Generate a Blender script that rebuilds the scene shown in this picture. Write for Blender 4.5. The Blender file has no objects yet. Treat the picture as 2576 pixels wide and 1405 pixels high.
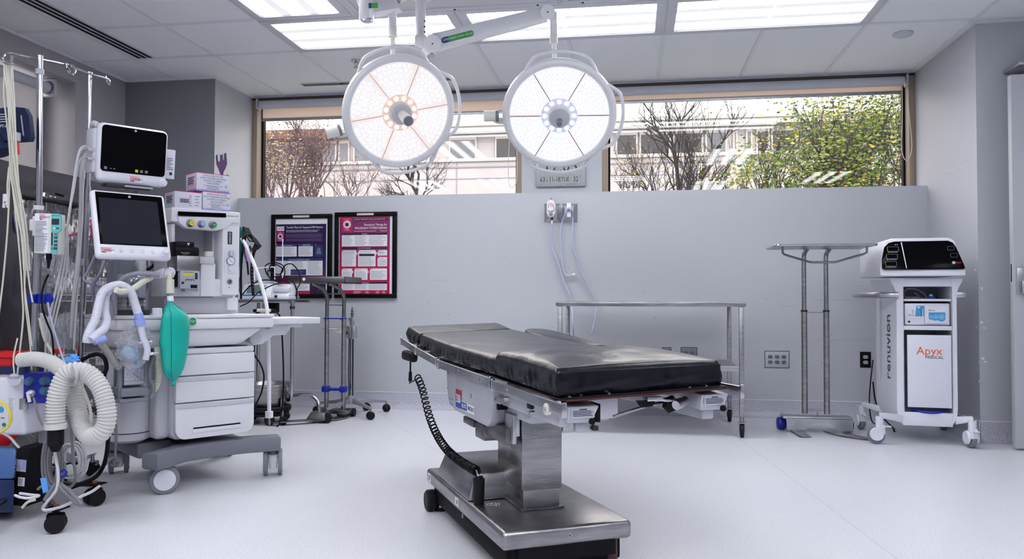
import bpy, bmesh, math, random
from mathutils import Vector as V, Matrix
from math import sin, cos, pi, radians as R
random.seed(7)
SC = bpy.context.scene
COL = SC.collection
# ------------------------------------------------------------------ camera model (real metres)
CF, YAW, PIT, ROL, CH = 1983.24, 0.1522, 0.0253, 0.0022, 0.8434
_f = V((-sin(YAW)*cos(PIT), cos(YAW)*cos(PIT), sin(PIT)))
_r = V((cos(YAW), sin(YAW), 0)); _u = _r.cross(_f)
_r2 = _r*cos(ROL)+_u*sin(ROL); _u2 = -_r*sin(ROL)+_u*cos(ROL)
CAMP = V((0, 0, CH))
def ray(x, y): return _f+_r2*((x-1288)/CF)-_u2*((y-702.5)/CF)
cd = bpy.data.cameras.new('camera'); cam = bpy.data.objects.new('camera', cd); COL.objects.link(cam)
cd.sensor_width = 36; cd.lens = CF*36/2576; cd.clip_start = .05; cd.clip_end = 300
cam.matrix_world = Matrix((( _r2.x, _u2.x, -_f.x, 0), (_r2.y, _u2.y, -_f.y, 0), (_r2.z, _u2.z, -_f.z, CH), (0, 0, 0, 1)))
SC.camera = cam

class Fr:
    """A local frame: origin on the floor and a heading; px() measures a point of the photograph on a plane of that frame."""
    def __init__(s, x, y, a, z=0):
        s.M = Matrix.Translation((x, y, z)) @ Matrix.Rotation(R(a), 4, 'Z'); s.I = s.M.inverted()
    def px(s, x, y, ax, v):
        d = s.I.to_3x3() @ ray(x, y); o = s.I @ CAMP
        return o+d*((v-o[ax])/d[ax])
W0 = Fr(0, 0, 0)
def at(x, y, Y): return W0.px(x, y, 1, Y)
def atz(x, y, Z): return W0.px(x, y, 2, Z)

# ------------------------------------------------------------------ materials
_M = {}
def mat(name, col=(.8, .8, .8), rough=.5, metal=0, bump=0, bscale=60, var=0, vscale=4, spec=.5, coat=0, emit=None, es=0, alpha=1, trans=0, stretch=None, ior=1.45, bdist=.002):
    if name in _M: return _M[name]
    m = bpy.data.materials.new(name); m.use_nodes = True; nt = m.node_tree; b = nt.nodes['Principled BSDF']
    b.inputs['Base Color'].default_value = (*col, 1); b.inputs['Roughness'].default_value = rough; b.inputs['Metallic'].default_value = metal
    b.inputs['Specular IOR Level'].default_value = spec; b.inputs['Coat Weight'].default_value = coat; b.inputs['Coat Roughness'].default_value = .15
    b.inputs['IOR'].default_value = ior
    if alpha < 1: b.inputs['Alpha'].default_value = alpha
    if trans: b.inputs['Transmission Weight'].default_value = trans
    if emit: b.inputs['Emission Color'].default_value = (*emit, 1); b.inputs['Emission Strength'].default_value = es
    if bump or var:
        tc = nt.nodes.new('ShaderNodeTexCoord'); mp = nt.nodes.new('ShaderNodeMapping'); nt.links.new(tc.outputs['Object'], mp.inputs[0])
        if stretch: mp.inputs['Scale'].default_value = stretch
    if var:
        n = nt.nodes.new('ShaderNodeTexNoise'); n.inputs['Scale'].default_value = vscale; n.inputs['Detail'].default_value = 6; nt.links.new(mp.outputs[0], n.inputs['Vector'])
        r = nt.nodes.new('ShaderNodeValToRGB'); r.color_ramp.elements[0].position = .3; r.color_ramp.elements[1].position = .7
        r.color_ramp.elements[0].color = (*[max(0, c*(1-var)) for c in col], 1); r.color_ramp.elements[1].color = (*[min(1, c*(1+var*.4)) for c in col], 1)
        nt.links.new(n.outputs[0], r.inputs[0]); nt.links.new(r.outputs[0], b.inputs['Base Color'])
    if bump:
        n = nt.nodes.new('ShaderNodeTexNoise'); n.inputs['Scale'].default_value = bscale; n.inputs['Detail'].default_value = 4; nt.links.new(mp.outputs[0], n.inputs['Vector'])
        bn = nt.nodes.new('ShaderNodeBump'); bn.inputs['Strength'].default_value = bump; bn.inputs['Distance'].default_value = bdist
        nt.links.new(n.outputs[0], bn.inputs['Height']); nt.links.new(bn.outputs[0], b.inputs['Normal'])
    _M[name] = m; return m
def glassmat(name, tint=(1, 1, 1), refl=.08, rough=.0, haze=0):
    if name in _M: return _M[name]
    m = bpy.data.materials.new(name); m.use_nodes = True; nt = m.node_tree; nt.nodes.clear()
    o = nt.nodes.new('ShaderNodeOutputMaterial'); t = nt.nodes.new('ShaderNodeBsdfTransparent'); g = nt.nodes.new('ShaderNodeBsdfGlossy'); mx = nt.nodes.new('ShaderNodeMixShader')
    t.inputs[0].default_value = (*tint, 1); g.inputs['Roughness'].default_value = rough
    lw = nt.nodes.new('ShaderNodeLayerWeight'); pw = nt.nodes.new('ShaderNodeMath'); pw.operation = 'POWER'; pw.inputs[1].default_value = 4; mt = nt.nodes.new('ShaderNodeMath'); mt.operation = 'MULTIPLY_ADD'; mt.inputs[1].default_value = .55; mt.inputs[2].default_value = refl
    nt.links.new(lw.outputs['Facing'], pw.inputs[0]); nt.links.new(pw.outputs[0], mt.inputs[0]); mt.use_clamp = True; nt.links.new(mt.outputs[0], mx.inputs[0]); nt.links.new(t.outputs[0], mx.inputs[1]); nt.links.new(g.outputs[0], mx.inputs[2])
    last = mx
    if haze:
        df = nt.nodes.new('ShaderNodeBsdfDiffuse'); df.inputs[0].default_value = (.8, .82, .9, 1); m2 = nt.nodes.new('ShaderNodeMixShader'); m2.inputs[0].default_value = haze
        nt.links.new(mx.outputs[0], m2.inputs[1]); nt.links.new(df.outputs[0], m2.inputs[2]); last = m2
    nt.links.new(last.outputs[0], o.inputs[0]); _M[name] = m; return m
def filmmat(name, bs, bd, base=.07, haze=.05, stretch=(1, 1, 1)):
    """crumpled clear film: mostly see-through, sharp glints off its creases"""
    m = glassmat(name, (.9, .9, .92), base, .06, haze); nt = m.node_tree; N = nt.nodes; tc = N.new('ShaderNodeTexCoord'); mp = N.new('ShaderNodeMapping'); mp.inputs['Scale'].default_value = stretch
    n = N.new('ShaderNodeTexNoise'); n.inputs['Scale'].default_value = bs; n.inputs['Detail'].default_value = 3; b = N.new('ShaderNodeBump'); b.inputs['Strength'].default_value = 1; b.inputs['Distance'].default_value = bd
    nt.links.new(tc.outputs['Object'], mp.inputs[0]); nt.links.new(mp.outputs[0], n.inputs[0]); nt.links.new(n.outputs[0], b.inputs['Height'])
    for k in N:
        if k.type in ('BSDF_GLOSSY', 'LAYER_WEIGHT'): nt.links.new(b.outputs[0], k.inputs['Normal'])
    return m
def ng(m):
    nt = m.node_tree; return nt, nt.nodes, nt.links

white = mat('white_enamel', (.72, .72, .75), .35, spec=.5)
cream = mat('cream_white_paint', (.74, .74, .76), .3)
warmwhite = mat('ivory_plastic', (.72, .71, .66), .4)
lgrey = mat('light_grey_plastic', (.42, .43, .49), .4)
mgrey = mat('mid_grey_plastic', (.18, .19, .23), .45)
dgrey = mat('dark_grey_plastic', (.035, .037, .05), .45, spec=.25)
black = mat('black_plastic', (.006, .006, .009), .3, spec=.18)
blackm = mat('black_matt_plastic', (.008, .008, .011), .6, spec=.12)
rubber = mat('black_rubber', (.010, .010, .013), .5, spec=.2)
chrome = mat('polished_steel', (.50, .50, .54), .14, 1)
steel = mat('brushed_steel', (.36, .355, .365), .3, 1, bump=.25, bscale=40, var=.25, vscale=9, stretch=(1, 1, 6))
steeld = mat('worn_dark_steel', (.20, .195, .205), .33, 1, bump=.2, bscale=30, var=.35, vscale=5)
alu = mat('satin_aluminium', (.5, .5, .54), .32, 1, var=.15, vscale=12)
castalu = mat('cast_aluminium_paint', (.48, .49, .54), .35, .3, var=.1, vscale=8)
silverpaint = mat('silver_grey_paint', (.36, .37, .42), .4, .2)
vinyl = mat('black_vinyl', (.003, .003, .008), .27, coat=.10, bump=.8, bscale=7, spec=.3, bdist=.008)
screenm = mat('dark_glass_screen', (.002, .002, .003), .15, spec=.06)
screen2 = mat('switched_off_lcd', (.008, .010, .018), .1, spec=.5)
lcd = mat('grey_green_lcd', (.10, .13, .12), .25)
teal = mat('teal_rubber', (.0, .42, .34), .4, bump=.4, bscale=10, var=.12, vscale=7, bdist=.004)
tealp = mat('teal_panel', (.12, .5, .5), .4)
tealh = mat('dark_teal_hose', (.0, .11, .1), .4)
purple = mat('purple_hose', (.24, .05, .3), .4)
purplep = mat('purple_plastic', (.045, .008, .10), .5, spec=.2)
bluep = mat('royal_blue_plastic', (.006, .018, .3), .35)
navy = mat('navy_fabric', (.006, .016, .06), .8, bump=.3, bscale=80)
navyd = mat('deep_navy_plastic', (.008, .022, .09), .3, coat=.2)
lblue = mat('light_blue_plastic', (.28, .36, .75), .4)
skyb = mat('sky_blue_print', (.05, .32, .58), .45)
tapeb = mat('blue_tape', (.1, .32, .75), .55)
red = mat('bright_red_plastic', (.7, .015, .02), .35)
redm = mat('red_print', (.55, .03, .06), .5)
crimson = mat('crimson_print', (.5, .01, .09), .4)
pink = mat('magenta_cord', (.65, .01, .16), .5)
yellow = mat('yellow_plastic', (.75, .62, .02), .4)
green = mat('green_plastic', (.0, .25, .07), .4)
greens = mat('green_sticker', (.05, .33, .07), .45)
orange = mat('orange_print', (.75, .13, .02), .5)
ink = mat('dark_ink', (.015, .02, .05), .5)
inkg = mat('grey_ink', (.2, .2, .25), .5)
inkb = mat('blue_ink', (.16, .2, .6), .5)
paper = mat('white_paper', (.74, .74, .8), .6)
hosew = mat('white_fabric_hose', (.54, .54, .53), .7)
hosec = mat('cream_corrugated_hose', (.62, .62, .52), .5)
hosel = mat('translucent_white_hose', (.58, .59, .68), .35)
cableg = mat('grey_cable', (.17, .17, .19), .5)
cablel = mat('light_grey_cable', (.5, .5, .53), .5)
cablec = mat('cream_cable', (.6, .58, .5), .45)
tubing = mat('clear_blue_tubing', (.47, .49, .66), .25)
clearp = glassmat('clear_plastic_film', (.95, .95, .97), .3, .06, .10)
clearj = glassmat('tinted_clear_plastic', (.80, .80, .90), .2, .03, .04)
cover = mat('dark_grey_cover_fabric', (.048, .045, .054), .8, spec=.15, bump=.25, bscale=6, bdist=.02)
wire = mat('chromed_wire', (.45, .45, .5), .25, 1)
maroon = mat('maroon_laminate_edge', (.05, .012, .012), .4)

# ------------------------------------------------------------------ mesh builder
def catmull(pts, k=6):
    pts = [V(p) for p in pts]
    if len(pts) < 3: return pts
    out = []
    for i in range(len(pts)-1):
        p0 = pts[i-1] if i else pts[0]*2-pts[1]; p1, p2 = pts[i], pts[i+1]; p3 = pts[i+2] if i+2 < len(pts) else pts[-1]*2-pts[-2]
        for j in range(k):
            t = j/k; out.append(.5*((2*p1)+(p2-p0)*t+(2*p0-5*p1+4*p2-p3)*t*t+(3*p1-p0-3*p2+p3)*t**3))
    out.append(pts[-1]); return out
def axes(d):
    d = V(d).normalized(); a = V((0, 0, 1)) if abs(d.z) < .9 else V((1, 0, 0))
    x = a.cross(d).normalized(); return x, d.cross(x)
def rrect(x0, y0, x1, y1, r, n=5):
    out = []
    for cx, cy, a in ((x1-r, y1-r, 0), (x0+r, y1-r, 90), (x0+r, y0+r, 180), (x1-r, y0+r, 270)):
        for i in range(n+1): t = R(a+90*i/n); out.append((cx+r*cos(t), cy+r*sin(t)))
    return out
def basis(o, x, y):
    """matrix whose local x,y lie along the given world vectors"""
    x = V(x).normalized(); z = x.cross(V(y)).normalized(); y = z.cross(x)
    m = Matrix((x, y, z)).transposed().to_4x4(); m.translation = V(o); return m
_fontcache = {}
class MB:
    def __init__(s): s.v = []; s.f = []; s.mi = []; s.mats = []; s.T = None
    def m(s, mt):
        if mt not in s.mats: s.mats.append(mt)
        return s.mats.index(mt)
    def add(s, vs, fs, mt, M=None):
        b = len(s.v); i = s.m(mt)
        if M is not None: vs = [M @ V(v) for v in vs]
        if s.T is not None: vs = [s.T @ V(v) for v in vs]
        s.v.extend([tuple(v) for v in vs])
        for f in fs: s.f.append(tuple(b+k for k in f)); s.mi.append(i)
        return s
    def bm(s, bm, mt, M=None):
        bm.verts.index_update(); s.add([v.co.copy() for v in bm.verts], [[v.index for v in f.verts] for f in bm.faces], mt, M); bm.free(); return s
    def box(s, a, b, mt, bev=0, M=None, seg=2):
        (x0, y0, z0), (x1, y1, z1) = a, b
        x0, x1 = min(x0, x1), max(x0, x1); y0, y1 = min(y0, y1), max(y0, y1); z0, z1 = min(z0, z1), max(z0, z1)
        if not bev:
            return s.add([(x0, y0, z0), (x1, y0, z0), (x1, y1, z0), (x0, y1, z0), (x0, y0, z1), (x1, y0, z1), (x1, y1, z1), (x0, y1, z1)],
                         [(0, 3, 2, 1), (4, 5, 6, 7), (0, 1, 5, 4), (1, 2, 6, 5), (2, 3, 7, 6), (3, 0, 4, 7)], mt, M)
        bm = bmesh.new(); bmesh.ops.create_cube(bm, size=1)
        for v in bm.verts: v.co = V(((x0+x1)/2+v.co.x*(x1-x0), (y0+y1)/2+v.co.y*(y1-y0), (z0+z1)/2+v.co.z*(z1-z0)))
        bev = min(bev, .49*min(x1-x0, y1-y0, z1-z0))
        bmesh.ops.bevel(bm, geom=list(bm.edges), offset=bev, segments=seg, affect='EDGES', profile=.5)
        return s.bm(bm, mt, M)
    def hexa(s, b4, t4, mt, bev=0):
        """a six-sided solid from bottom and top quads"""
        bm = bmesh.new(); vs = [bm.verts.new(V(p)) for p in list(b4)+list(t4)]
        for f in [(3, 2, 1, 0), (4, 5, 6, 7), (0, 1, 5, 4), (1, 2, 6, 5), (2, 3, 7, 6), (3, 0, 4, 7)]: bm.faces.new([vs[k] for k in f])
        bmesh.ops.recalc_face_normals(bm, faces=bm.faces)
        if bev: bmesh.ops.bevel(bm, geom=list(bm.edges), offset=bev, segments=2, affect='EDGES', profile=.5)
        return s.bm(bm, mt)
    def prism(s, poly, d, mt, M=None, bev=0):
        """2-D outline in local xy pushed d along local z"""
        bm = bmesh.new(); a = [bm.verts.new((p[0], p[1], 0)) for p in poly]; b = [bm.verts.new((p[0], p[1], d)) for p in poly]; n = len(poly)
        bm.faces.new(a[::-1]); bm.faces.new(b)
        for i in range(n): bm.faces.new((a[i], a[(i+1) % n], b[(i+1) % n], b[i]))
        bmesh.ops.recalc_face_normals(bm, faces=bm.faces)
        if bev:
            e = [e for e in bm.edges if abs(e.verts[0].co.z-e.verts[1].co.z) < 1e-9]
            bmesh.ops.bevel(bm, geom=e, offset=bev, segments=2, affect='EDGES', profile=.5)
        bmesh.ops.triangulate(bm, faces=[f for f in bm.faces if len(f.verts) > 4])
        return s.bm(bm, mt, M)
    def cyl(s, p, q, r, mt, r2=None, n=20, cap=True, M=None):
        p, q = V(p), V(q); x, y = axes(q-p); r2 = r if r2 is None else r2
        vs = [p+(x*cos(2*pi*i/n)+y*sin(2*pi*i/n))*r for i in range(n)]+[q+(x*cos(2*pi*i/n)+y*sin(2*pi*i/n))*r2 for i in range(n)]
        fs = [(i, (i+1) % n, n+(i+1) % n, n+i) for i in range(n)]
        if cap: fs += [tuple(range(n-1, -1, -1)), tuple(range(n, 2*n))]
        return s.add(vs, fs, mt, M)
    def tube(s, pts, r, mt, n=8, k=6, smooth=True, closed=False, M=None):
        P = catmull(pts, k) if smooth else [V(p) for p in pts]
        if len(P) < 2: return s
        rr = (lambda t: r) if not callable(r) else r
        vs = []; fs = []; x = None
        for i, p in enumerate(P):
            d = (P[min(i+1, len(P)-1)]-P[max(i-1, 0)])
            if d.length < 1e-9: d = V((0, 0, 1))
            d.normalize()
            if x is None: x = axes(d)[0]
            else:
                x = x-d*x.dot(d); x = axes(d)[0] if x.length < 1e-6 else x.normalized()
            y = d.cross(x); rad = rr(i/(len(P)-1))
            vs += [p+(x*cos(2*pi*j/n)+y*sin(2*pi*j/n))*rad for j in range(n)]
        for i in range(len(P)-1):
            for j in range(n): fs.append((i*n+j, i*n+(j+1) % n, (i+1)*n+(j+1) % n, (i+1)*n+j))
        fs += [tuple(range(n-1, -1, -1)), tuple((len(P)-1)*n+j for j in range(n))]
        return s.add(vs, fs, mt, M)
    def ribbed(s, pts, r, mt, pitch=.012, depth=.12, n=14, M=None):
        """corrugated hose: the radius swings along an even walk of the path"""
        P = catmull(pts, 24); L = [0]
        for a, b in zip(P, P[1:]): L.append(L[-1]+(b-a).length)
        step = pitch/4; q = []; j = 0; tot = L[-1]; N = max(8, int(tot/step))
        for i in range(N+1):
            t = tot*i/N
            while j < len(L)-2 and L[j+1] < t: j += 1
            u = (t-L[j])/max(1e-9, L[j+1]-L[j]); q.append(P[j].lerp(P[j+1], u))
        return s.tube(q, lambda t: r*(1+depth*sin(t*N*pi/2)), mt, n=n, smooth=False, M=M)
    def lathe(s, prof, mt, M=None, n=28):
        vs = []; fs = []; k = len(prof)
        for i in range(n):
            a = 2*pi*i/n; vs += [(r*cos(a), r*sin(a), z) for r, z in prof]
        for i in range(n):
            for j in range(k-1): fs.append((i*k+j, ((i+1) % n)*k+j, ((i+1) % n)*k+j+1, i*k+j+1))
        return s.add(vs, fs, mt, M)
    def ball(s, c, r, mt, sc=(1, 1, 1), u=14, M=None):
        bm = bmesh.new(); bmesh.ops.create_uvsphere(bm, u_segments=u, v_segments=max(6, u//2), radius=r)
        for v in bm.verts: v.co = V((v.co.x*sc[0]+c[0], v.co.y*sc[1]+c[1], v.co.z*sc[2]+c[2]))
        return s.bm(bm, mt, M)
    def text(s, t, size, M, mt, ext=.0006, al='CENTER', sx=1):
        key = (t, al)
        if key not in _fontcache:
            c = bpy.data.curves.new('t', 'FONT'); c.body = t; c.size = 1; c.align_x = al; c.align_y = 'CENTER'; c.extrude = .02; c.resolution_u = 2
            o = bpy.data.objects.new('t', c); COL.objects.link(o); dg = bpy.context.evaluated_depsgraph_get(); dg.update()
            me = bpy.data.meshes.new_from_object(o.evaluated_get(dg)); _fontcache[key] = ([v.co.copy() for v in me.vertices], [tuple(p.vertices) for p in me.polygons])
            bpy.data.objects.remove(o); bpy.data.curves.remove(c); bpy.data.meshes.remove(me)
        vs, fs = _fontcache[key]
        return s.add([(v.x*size*sx, v.y*size, v.z*ext*50) for v in vs], fs, mt, M)
    def lines(s, x0, y0, x1, y1, pitch, mt, M, th=.4, z=.0006, rag=.35):
        """rows of fine print too small to read: thin bars of uneven length"""
        y = y1
        while y > y0+pitch*.5:
            s.box((x0, y-pitch*th, 0), (x1-(x1-x0)*rag*random.random(), y, z), mt, M=M); y -= pitch
        return s
    def build(s, name, parent=None, M=None, smooth=38, label=None):
        me = bpy.data.meshes.new(name); me.from_pydata(s.v, [], s.f)
        for mt in s.mats: me.materials.append(mt)
        me.polygons.foreach_set('material_index', s.mi)
        bm = bmesh.new(); bm.from_mesh(me); bmesh.ops.recalc_face_normals(bm, faces=bm.faces); bm.to_mesh(me); bm.free()
        me.polygons.foreach_set('use_smooth', [True]*len(me.polygons)); me.set_sharp_from_angle(angle=R(smooth)); me.update()
        o = bpy.data.objects.new(name, me); COL.objects.link(o)
        if parent is not None: o.parent = parent
        if M is not None: o.matrix_local = M
        if label: o['label'] = label
        return o

def thing(name, label, cat, fr=None, group=None):
    o = bpy.data.objects.new(name, None); COL.objects.link(o); o.empty_display_size = .05
    if fr is not None: o.matrix_world = fr.M if isinstance(fr, Fr) else fr
    o['label'] = label; o['category'] = cat
    if group: o['group'] = group
    return o
def tag(o, label, cat, group=None, kind=None):
    o['label'] = label; o['category'] = cat
    if group: o['group'] = group
    if kind: o['kind'] = kind
    return o
def struct(name, mb, label=None, parent=None, smooth=38):
    o = mb.build(name, parent, smooth=smooth)
    if parent is None: o['kind'] = 'structure'
    if label: o['label'] = label
    return o
def dup(root, M, label=None, parent=None):
    r = root.copy(); COL.objects.link(r)
    if parent is None: r.matrix_world = M
    else: r.parent = parent; r.matrix_local = M
    if label: r['label'] = label
    for ch in list(root.children):
        c = ch.copy(); COL.objects.link(c); c.parent = r; c.matrix_local = ch.matrix_local.copy()
        for g in ch.children:
            d = g.copy(); COL.objects.link(d); d.parent = c; d.matrix_local = g.matrix_local.copy()
    return r
def TR(x, y, z, a=0): return Matrix.Translation((x, y, z)) @ Matrix.Rotation(R(a), 4, 'Z')
# ================================================================== ROOM
XL, XR, YB, YL, ZC, ZL = -3.88, 2.05, 6.13, 5.92, 2.526, 1.652
def paint(name, col, sc=1.2):
    m = mat(name, col, .55, bump=.12, bscale=160, bdist=.0015); nt, N, L = ng(m); b = N['Principled BSDF']
    tc = N.new('ShaderNodeTexCoord'); n1 = N.new('ShaderNodeTexNoise'); n1.inputs['Scale'].default_value = sc; n1.inputs['Detail'].default_value = 3
    mp = N.new('ShaderNodeMapping'); mp.inputs['Scale'].default_value = (1.5, 1.5, 9); n2 = N.new('ShaderNodeTexNoise'); n2.inputs['Scale'].default_value = 3.5; n2.inputs['Detail'].default_value = 8
    r1 = N.new('ShaderNodeValToRGB'); r1.color_ramp.elements[0].color = (*[c*.93 for c in col], 1); r1.color_ramp.elements[1].color = (*col, 1)
    r2 = N.new('ShaderNodeValToRGB'); r2.color_ramp.elements[0].position = .22; r2.color_ramp.elements[1].position = .27; r2.color_ramp.elements[0].color = (.8, .8, .8, 1); r2.color_ramp.elements[1].color = (1, 1, 1, 1)
    mx = N.new('ShaderNodeMixRGB'); mx.blend_type = 'MULTIPLY'; mx.inputs[0].default_value = .6
    L.new(tc.outputs['Object'], n1.inputs[0]); L.new(tc.outputs['Object'], mp.inputs[0]); L.new(mp.outputs[0], n2.inputs[0]); L.new(n1.outputs[0], r1.inputs[0]); L.new(n2.outputs[0], r2.inputs[0])
    L.new(r1.outputs[0], mx.inputs[1]); L.new(r2.outputs[0], mx.inputs[2]); L.new(mx.outputs[0], b.inputs['Base Color']); return m
wallp = paint('grey_wall_paint', (.47, .482, .525)); walld = paint('dark_grey_wall', (.21, .22, .25)); wallw = paint('taupe_wall_paint', (.36, .35, .38))
def speck(name, col, dark, rough, bump):
    m = mat(name, col, rough, spec=.5); nt, N, L = ng(m); b = N['Principled BSDF']
    tc = N.new('ShaderNodeTexCoord'); n1 = N.new('ShaderNodeTexNoise'); n1.inputs['Scale'].default_value = 150; n1.inputs['Detail'].default_value = 1
    r1 = N.new('ShaderNodeValToRGB'); r1.color_ramp.elements[0].position = .36; r1.color_ramp.elements[1].position = .5; r1.color_ramp.elements[0].color = (*dark, 1); r1.color_ramp.elements[1].color = (*col, 1)
    n2 = N.new('ShaderNodeTexNoise'); n2.inputs['Scale'].default_value = 1.1; n2.inputs['Detail'].default_value = 5; r2 = N.new('ShaderNodeValToRGB')
    r2.color_ramp.elements[0].position = .2; r2.color_ramp.elements[1].position = .8; r2.color_ramp.elements[0].color = (.94, .94, .945, 1); r2.color_ramp.elements[1].color = (1, 1, 1, 1)
    mx = N.new('ShaderNodeMixRGB'); mx.blend_type = 'MULTIPLY'; mx.inputs[0].default_value = 1
    L.new(tc.outputs['Object'], n1.inputs[0]); L.new(tc.outputs['Object'], n2.inputs[0]); L.new(n1.outputs[0], r1.inputs[0]); L.new(n2.outputs[0], r2.inputs[0])
    L.new(r1.outputs[0], mx.inputs[1]); L.new(r2.outputs[0], mx.inputs[2]); L.new(mx.outputs[0], b.inputs['Base Color'])
    n3 = N.new('ShaderNodeTexNoise'); n3.inputs['Scale'].default_value = 3; n3.inputs['Detail'].default_value = 6; mr = N.new('ShaderNodeMapRange'); mr.inputs[3].default_value = rough*.9; mr.inputs[4].default_value = rough*1.1
    L.new(tc.outputs['Object'], n3.inputs[0]); L.new(n3.outputs[0], mr.inputs[0]); L.new(mr.outputs[0], b.inputs['Roughness'])
    bn = N.new('ShaderNodeBump'); bn.inputs['Strength'].default_value = bump; bn.inputs['Distance'].default_value = .001; L.new(n1.outputs[0], bn.inputs['Height']); L.new(bn.outputs[0], b.inputs['Normal'])
    return m
floorm = speck('speckled_vinyl_floor', (.70, .705, .755), (.60, .605, .655), .30, .12)
cove = speck('speckled_cove_base', (.50, .50, .58), (.34, .34, .41), .45, .2)
tile = mat('ceiling_tile', (.82, .83, .87), .9, bump=.5, bscale=220, bdist=.002)
tbar = mat('ceiling_grid_paint', (.72, .73, .78), .5)
tan = mat('tan_window_frame', (.32, .25, .19), .5, var=.1, vscale=3)
browns = mat('dark_brown_head_trim', (.07, .05, .04), .5)
seam = mat('floor_seam', (.46, .46, .54), .5)

m = MB().box((-3.9, -2.5, -.05), (3.6, 6.4, 0), floorm)
for a, b in (((-.1, 2.6), (-2.0, 5.9)), ((-.75, 3.9), (.0, 5.9)), ((1.0, 1.2), (.55, 5.9))):
    a = V((*a, .0004)); b = V((*b, .0004)); d = (b-a).normalized(); n_ = V((-d.y, d.x, 0))*.0012
    m.add([a-n_, b-n_, b+n_, a+n_], [(0, 1, 2, 3)], seam)
struct('floor', m)
# ceiling tiles with a real grid
GX = [-2.851+.6096*k for k in range(-2, 11)]
m = MB().box((-3.9, -2.5, ZC+.004), (3.6, 6.4, ZC+.08), tile)
struct('ceiling', m)
m = MB()
for x in GX:
    if XL < x < 3.6: m.box((x-.012, 5.039, ZC-.004), (x+.012, YB if x < XR else 5.1, ZC+.004), tbar)
    if XL < x < 3.6: m.box((x-.012, -2.5, ZC-.004), (x+.012, 5.039, ZC+.004), tbar)
for y in (5.039, 4.429, 3.21, 1.99, .77, -.45, -1.67): m.box((XL, y-.012, ZC-.0045), (3.6, y+.012, ZC+.004), tbar)
struct('trim_1', m, 'painted metal grid holding the ceiling tiles')
m = MB()   # wall angle where ceiling meets wall
for a, b in (((XL, -2.5), (XL+.02, 5.54)), ((XL, 5.52), (-3.135, 5.54)), ((-3.135, 5.54), (-3.115, 6.13)), ((XR-.02, 5.1), (XR, 6.13)), ((XR, 5.08), (3.6, 5.1))):
    m.box((*a, ZC-.012), (*b, ZC+.003), tbar)
struct('trim_2', m, 'wall angle strip around the ceiling edge')
# walls
struct('wall_back', MB().box((-3.135, YL, 0), (XR, 6.34, ZL), wallp).box((-.865, YB, ZL), (-.235, 6.34, ZC+.004), wallp).box((-3.135, YB+.0, ZC-.012), (XR, 6.34, ZC+.004), wallp))
m = MB()
m.box((XL-.3, -2.5, 0), (XL, 3.3, ZC+.004), wallw).box((XL-.3, 3.3, 0), (XL, 4.99, .95), wallw).box((XL-.3, 3.3, 2.365), (XL, 4.99, ZC+.004), wallw).box((XL-.3, 4.99, 0), (XL, 6.34, ZC+.004), wallw)
struct('wall_left', m)
struct('wall_column', MB().box((XL, 5.54, 0), (-3.1352, 6.34, ZC+.004), walld), 'boxed-out grey column in the left corner')  # column front is given a darker grey than its side face
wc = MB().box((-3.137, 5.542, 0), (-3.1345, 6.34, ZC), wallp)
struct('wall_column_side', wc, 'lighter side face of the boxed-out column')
struct('wall_right', MB().box((XR, 5.1003, 0), (XR+.3, 6.34, ZC+.004), wallp))
struct('wall_right_return', MB().box((XR, 5.1, 0), (3.6, 5.1003, ZC+.004), wallp).box((XR+.3, 5.1003, 0), (3.6, 5.3, ZC+.004), wallp))
struct('wall_far_right', MB().box((3.6, -2.5, 0), (3.75, 5.3, ZC+.004), wallp))
struct('wall_front', MB().box((-3.9, -2.65, 0), (3.75, -2.5, ZC+.004), wallp))
# cove bases with a curved foot
def covebase(name, a, b, out):
    a, b, out = V(a), V(b), V(out); d = (b-a); L = d.length; x = V((0, 0, 1)); m = MB()
    prof = [(.122, 0), (.122, .006), (.05, .007), (.03, .011), (.013, .022), (.004, .04), (0, .06), (0, 0)]
    vs = [a+V((0, 0, 1))*z+out*o for z, o in prof]+[b+V((0, 0, 1))*z+out*o for z, o in prof]; n = len(prof)
    m.add(vs, [(i, (i+1) % n, n+(i+1) % n, n+i) for i in range(n)]+[tuple(range(n)), tuple(range(2*n-1, n-1, -1))], cove)
    m.add([v+out*.0 for v in [a+V((0, 0, .122)), a+V((0, 0, .122))+out*.008, b+V((0, 0, .122))+out*.008, b+V((0, 0, .122)), a+V((0, 0, .126)), a+V((0, 0, .126))+out*.008, b+V((0, 0, .126))+out*.008, b+V((0, 0, .126))]],
          [(0, 1, 2, 3), (4, 5, 6, 7), (0, 1, 5, 4), (1, 2, 6, 5), (2, 3, 7, 6)], tbar)
    return struct(name, m, smooth=60)
covebase('baseboard_back', (-3.135, YL-.0005, 0), (XR, YL-.0005, 0), (0, -1, 0))
covebase('baseboard_right', (XR-.0005, YL, 0), (XR-.0005, 5.1, 0), (-1, 0, 0))
covebase('baseboard_right_return', (XR, 5.0995, 0), (3.6, 5.0995, 0), (0, -1, 0))
covebase('baseboard_column', (XL, 5.5395, 0), (-3.135, 5.5395, 0), (0, -1, 0))
covebase('baseboard_left', (XL+.0005, 5.54, 0), (XL+.0005, -2.5, 0), (1, 0, 0))
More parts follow.
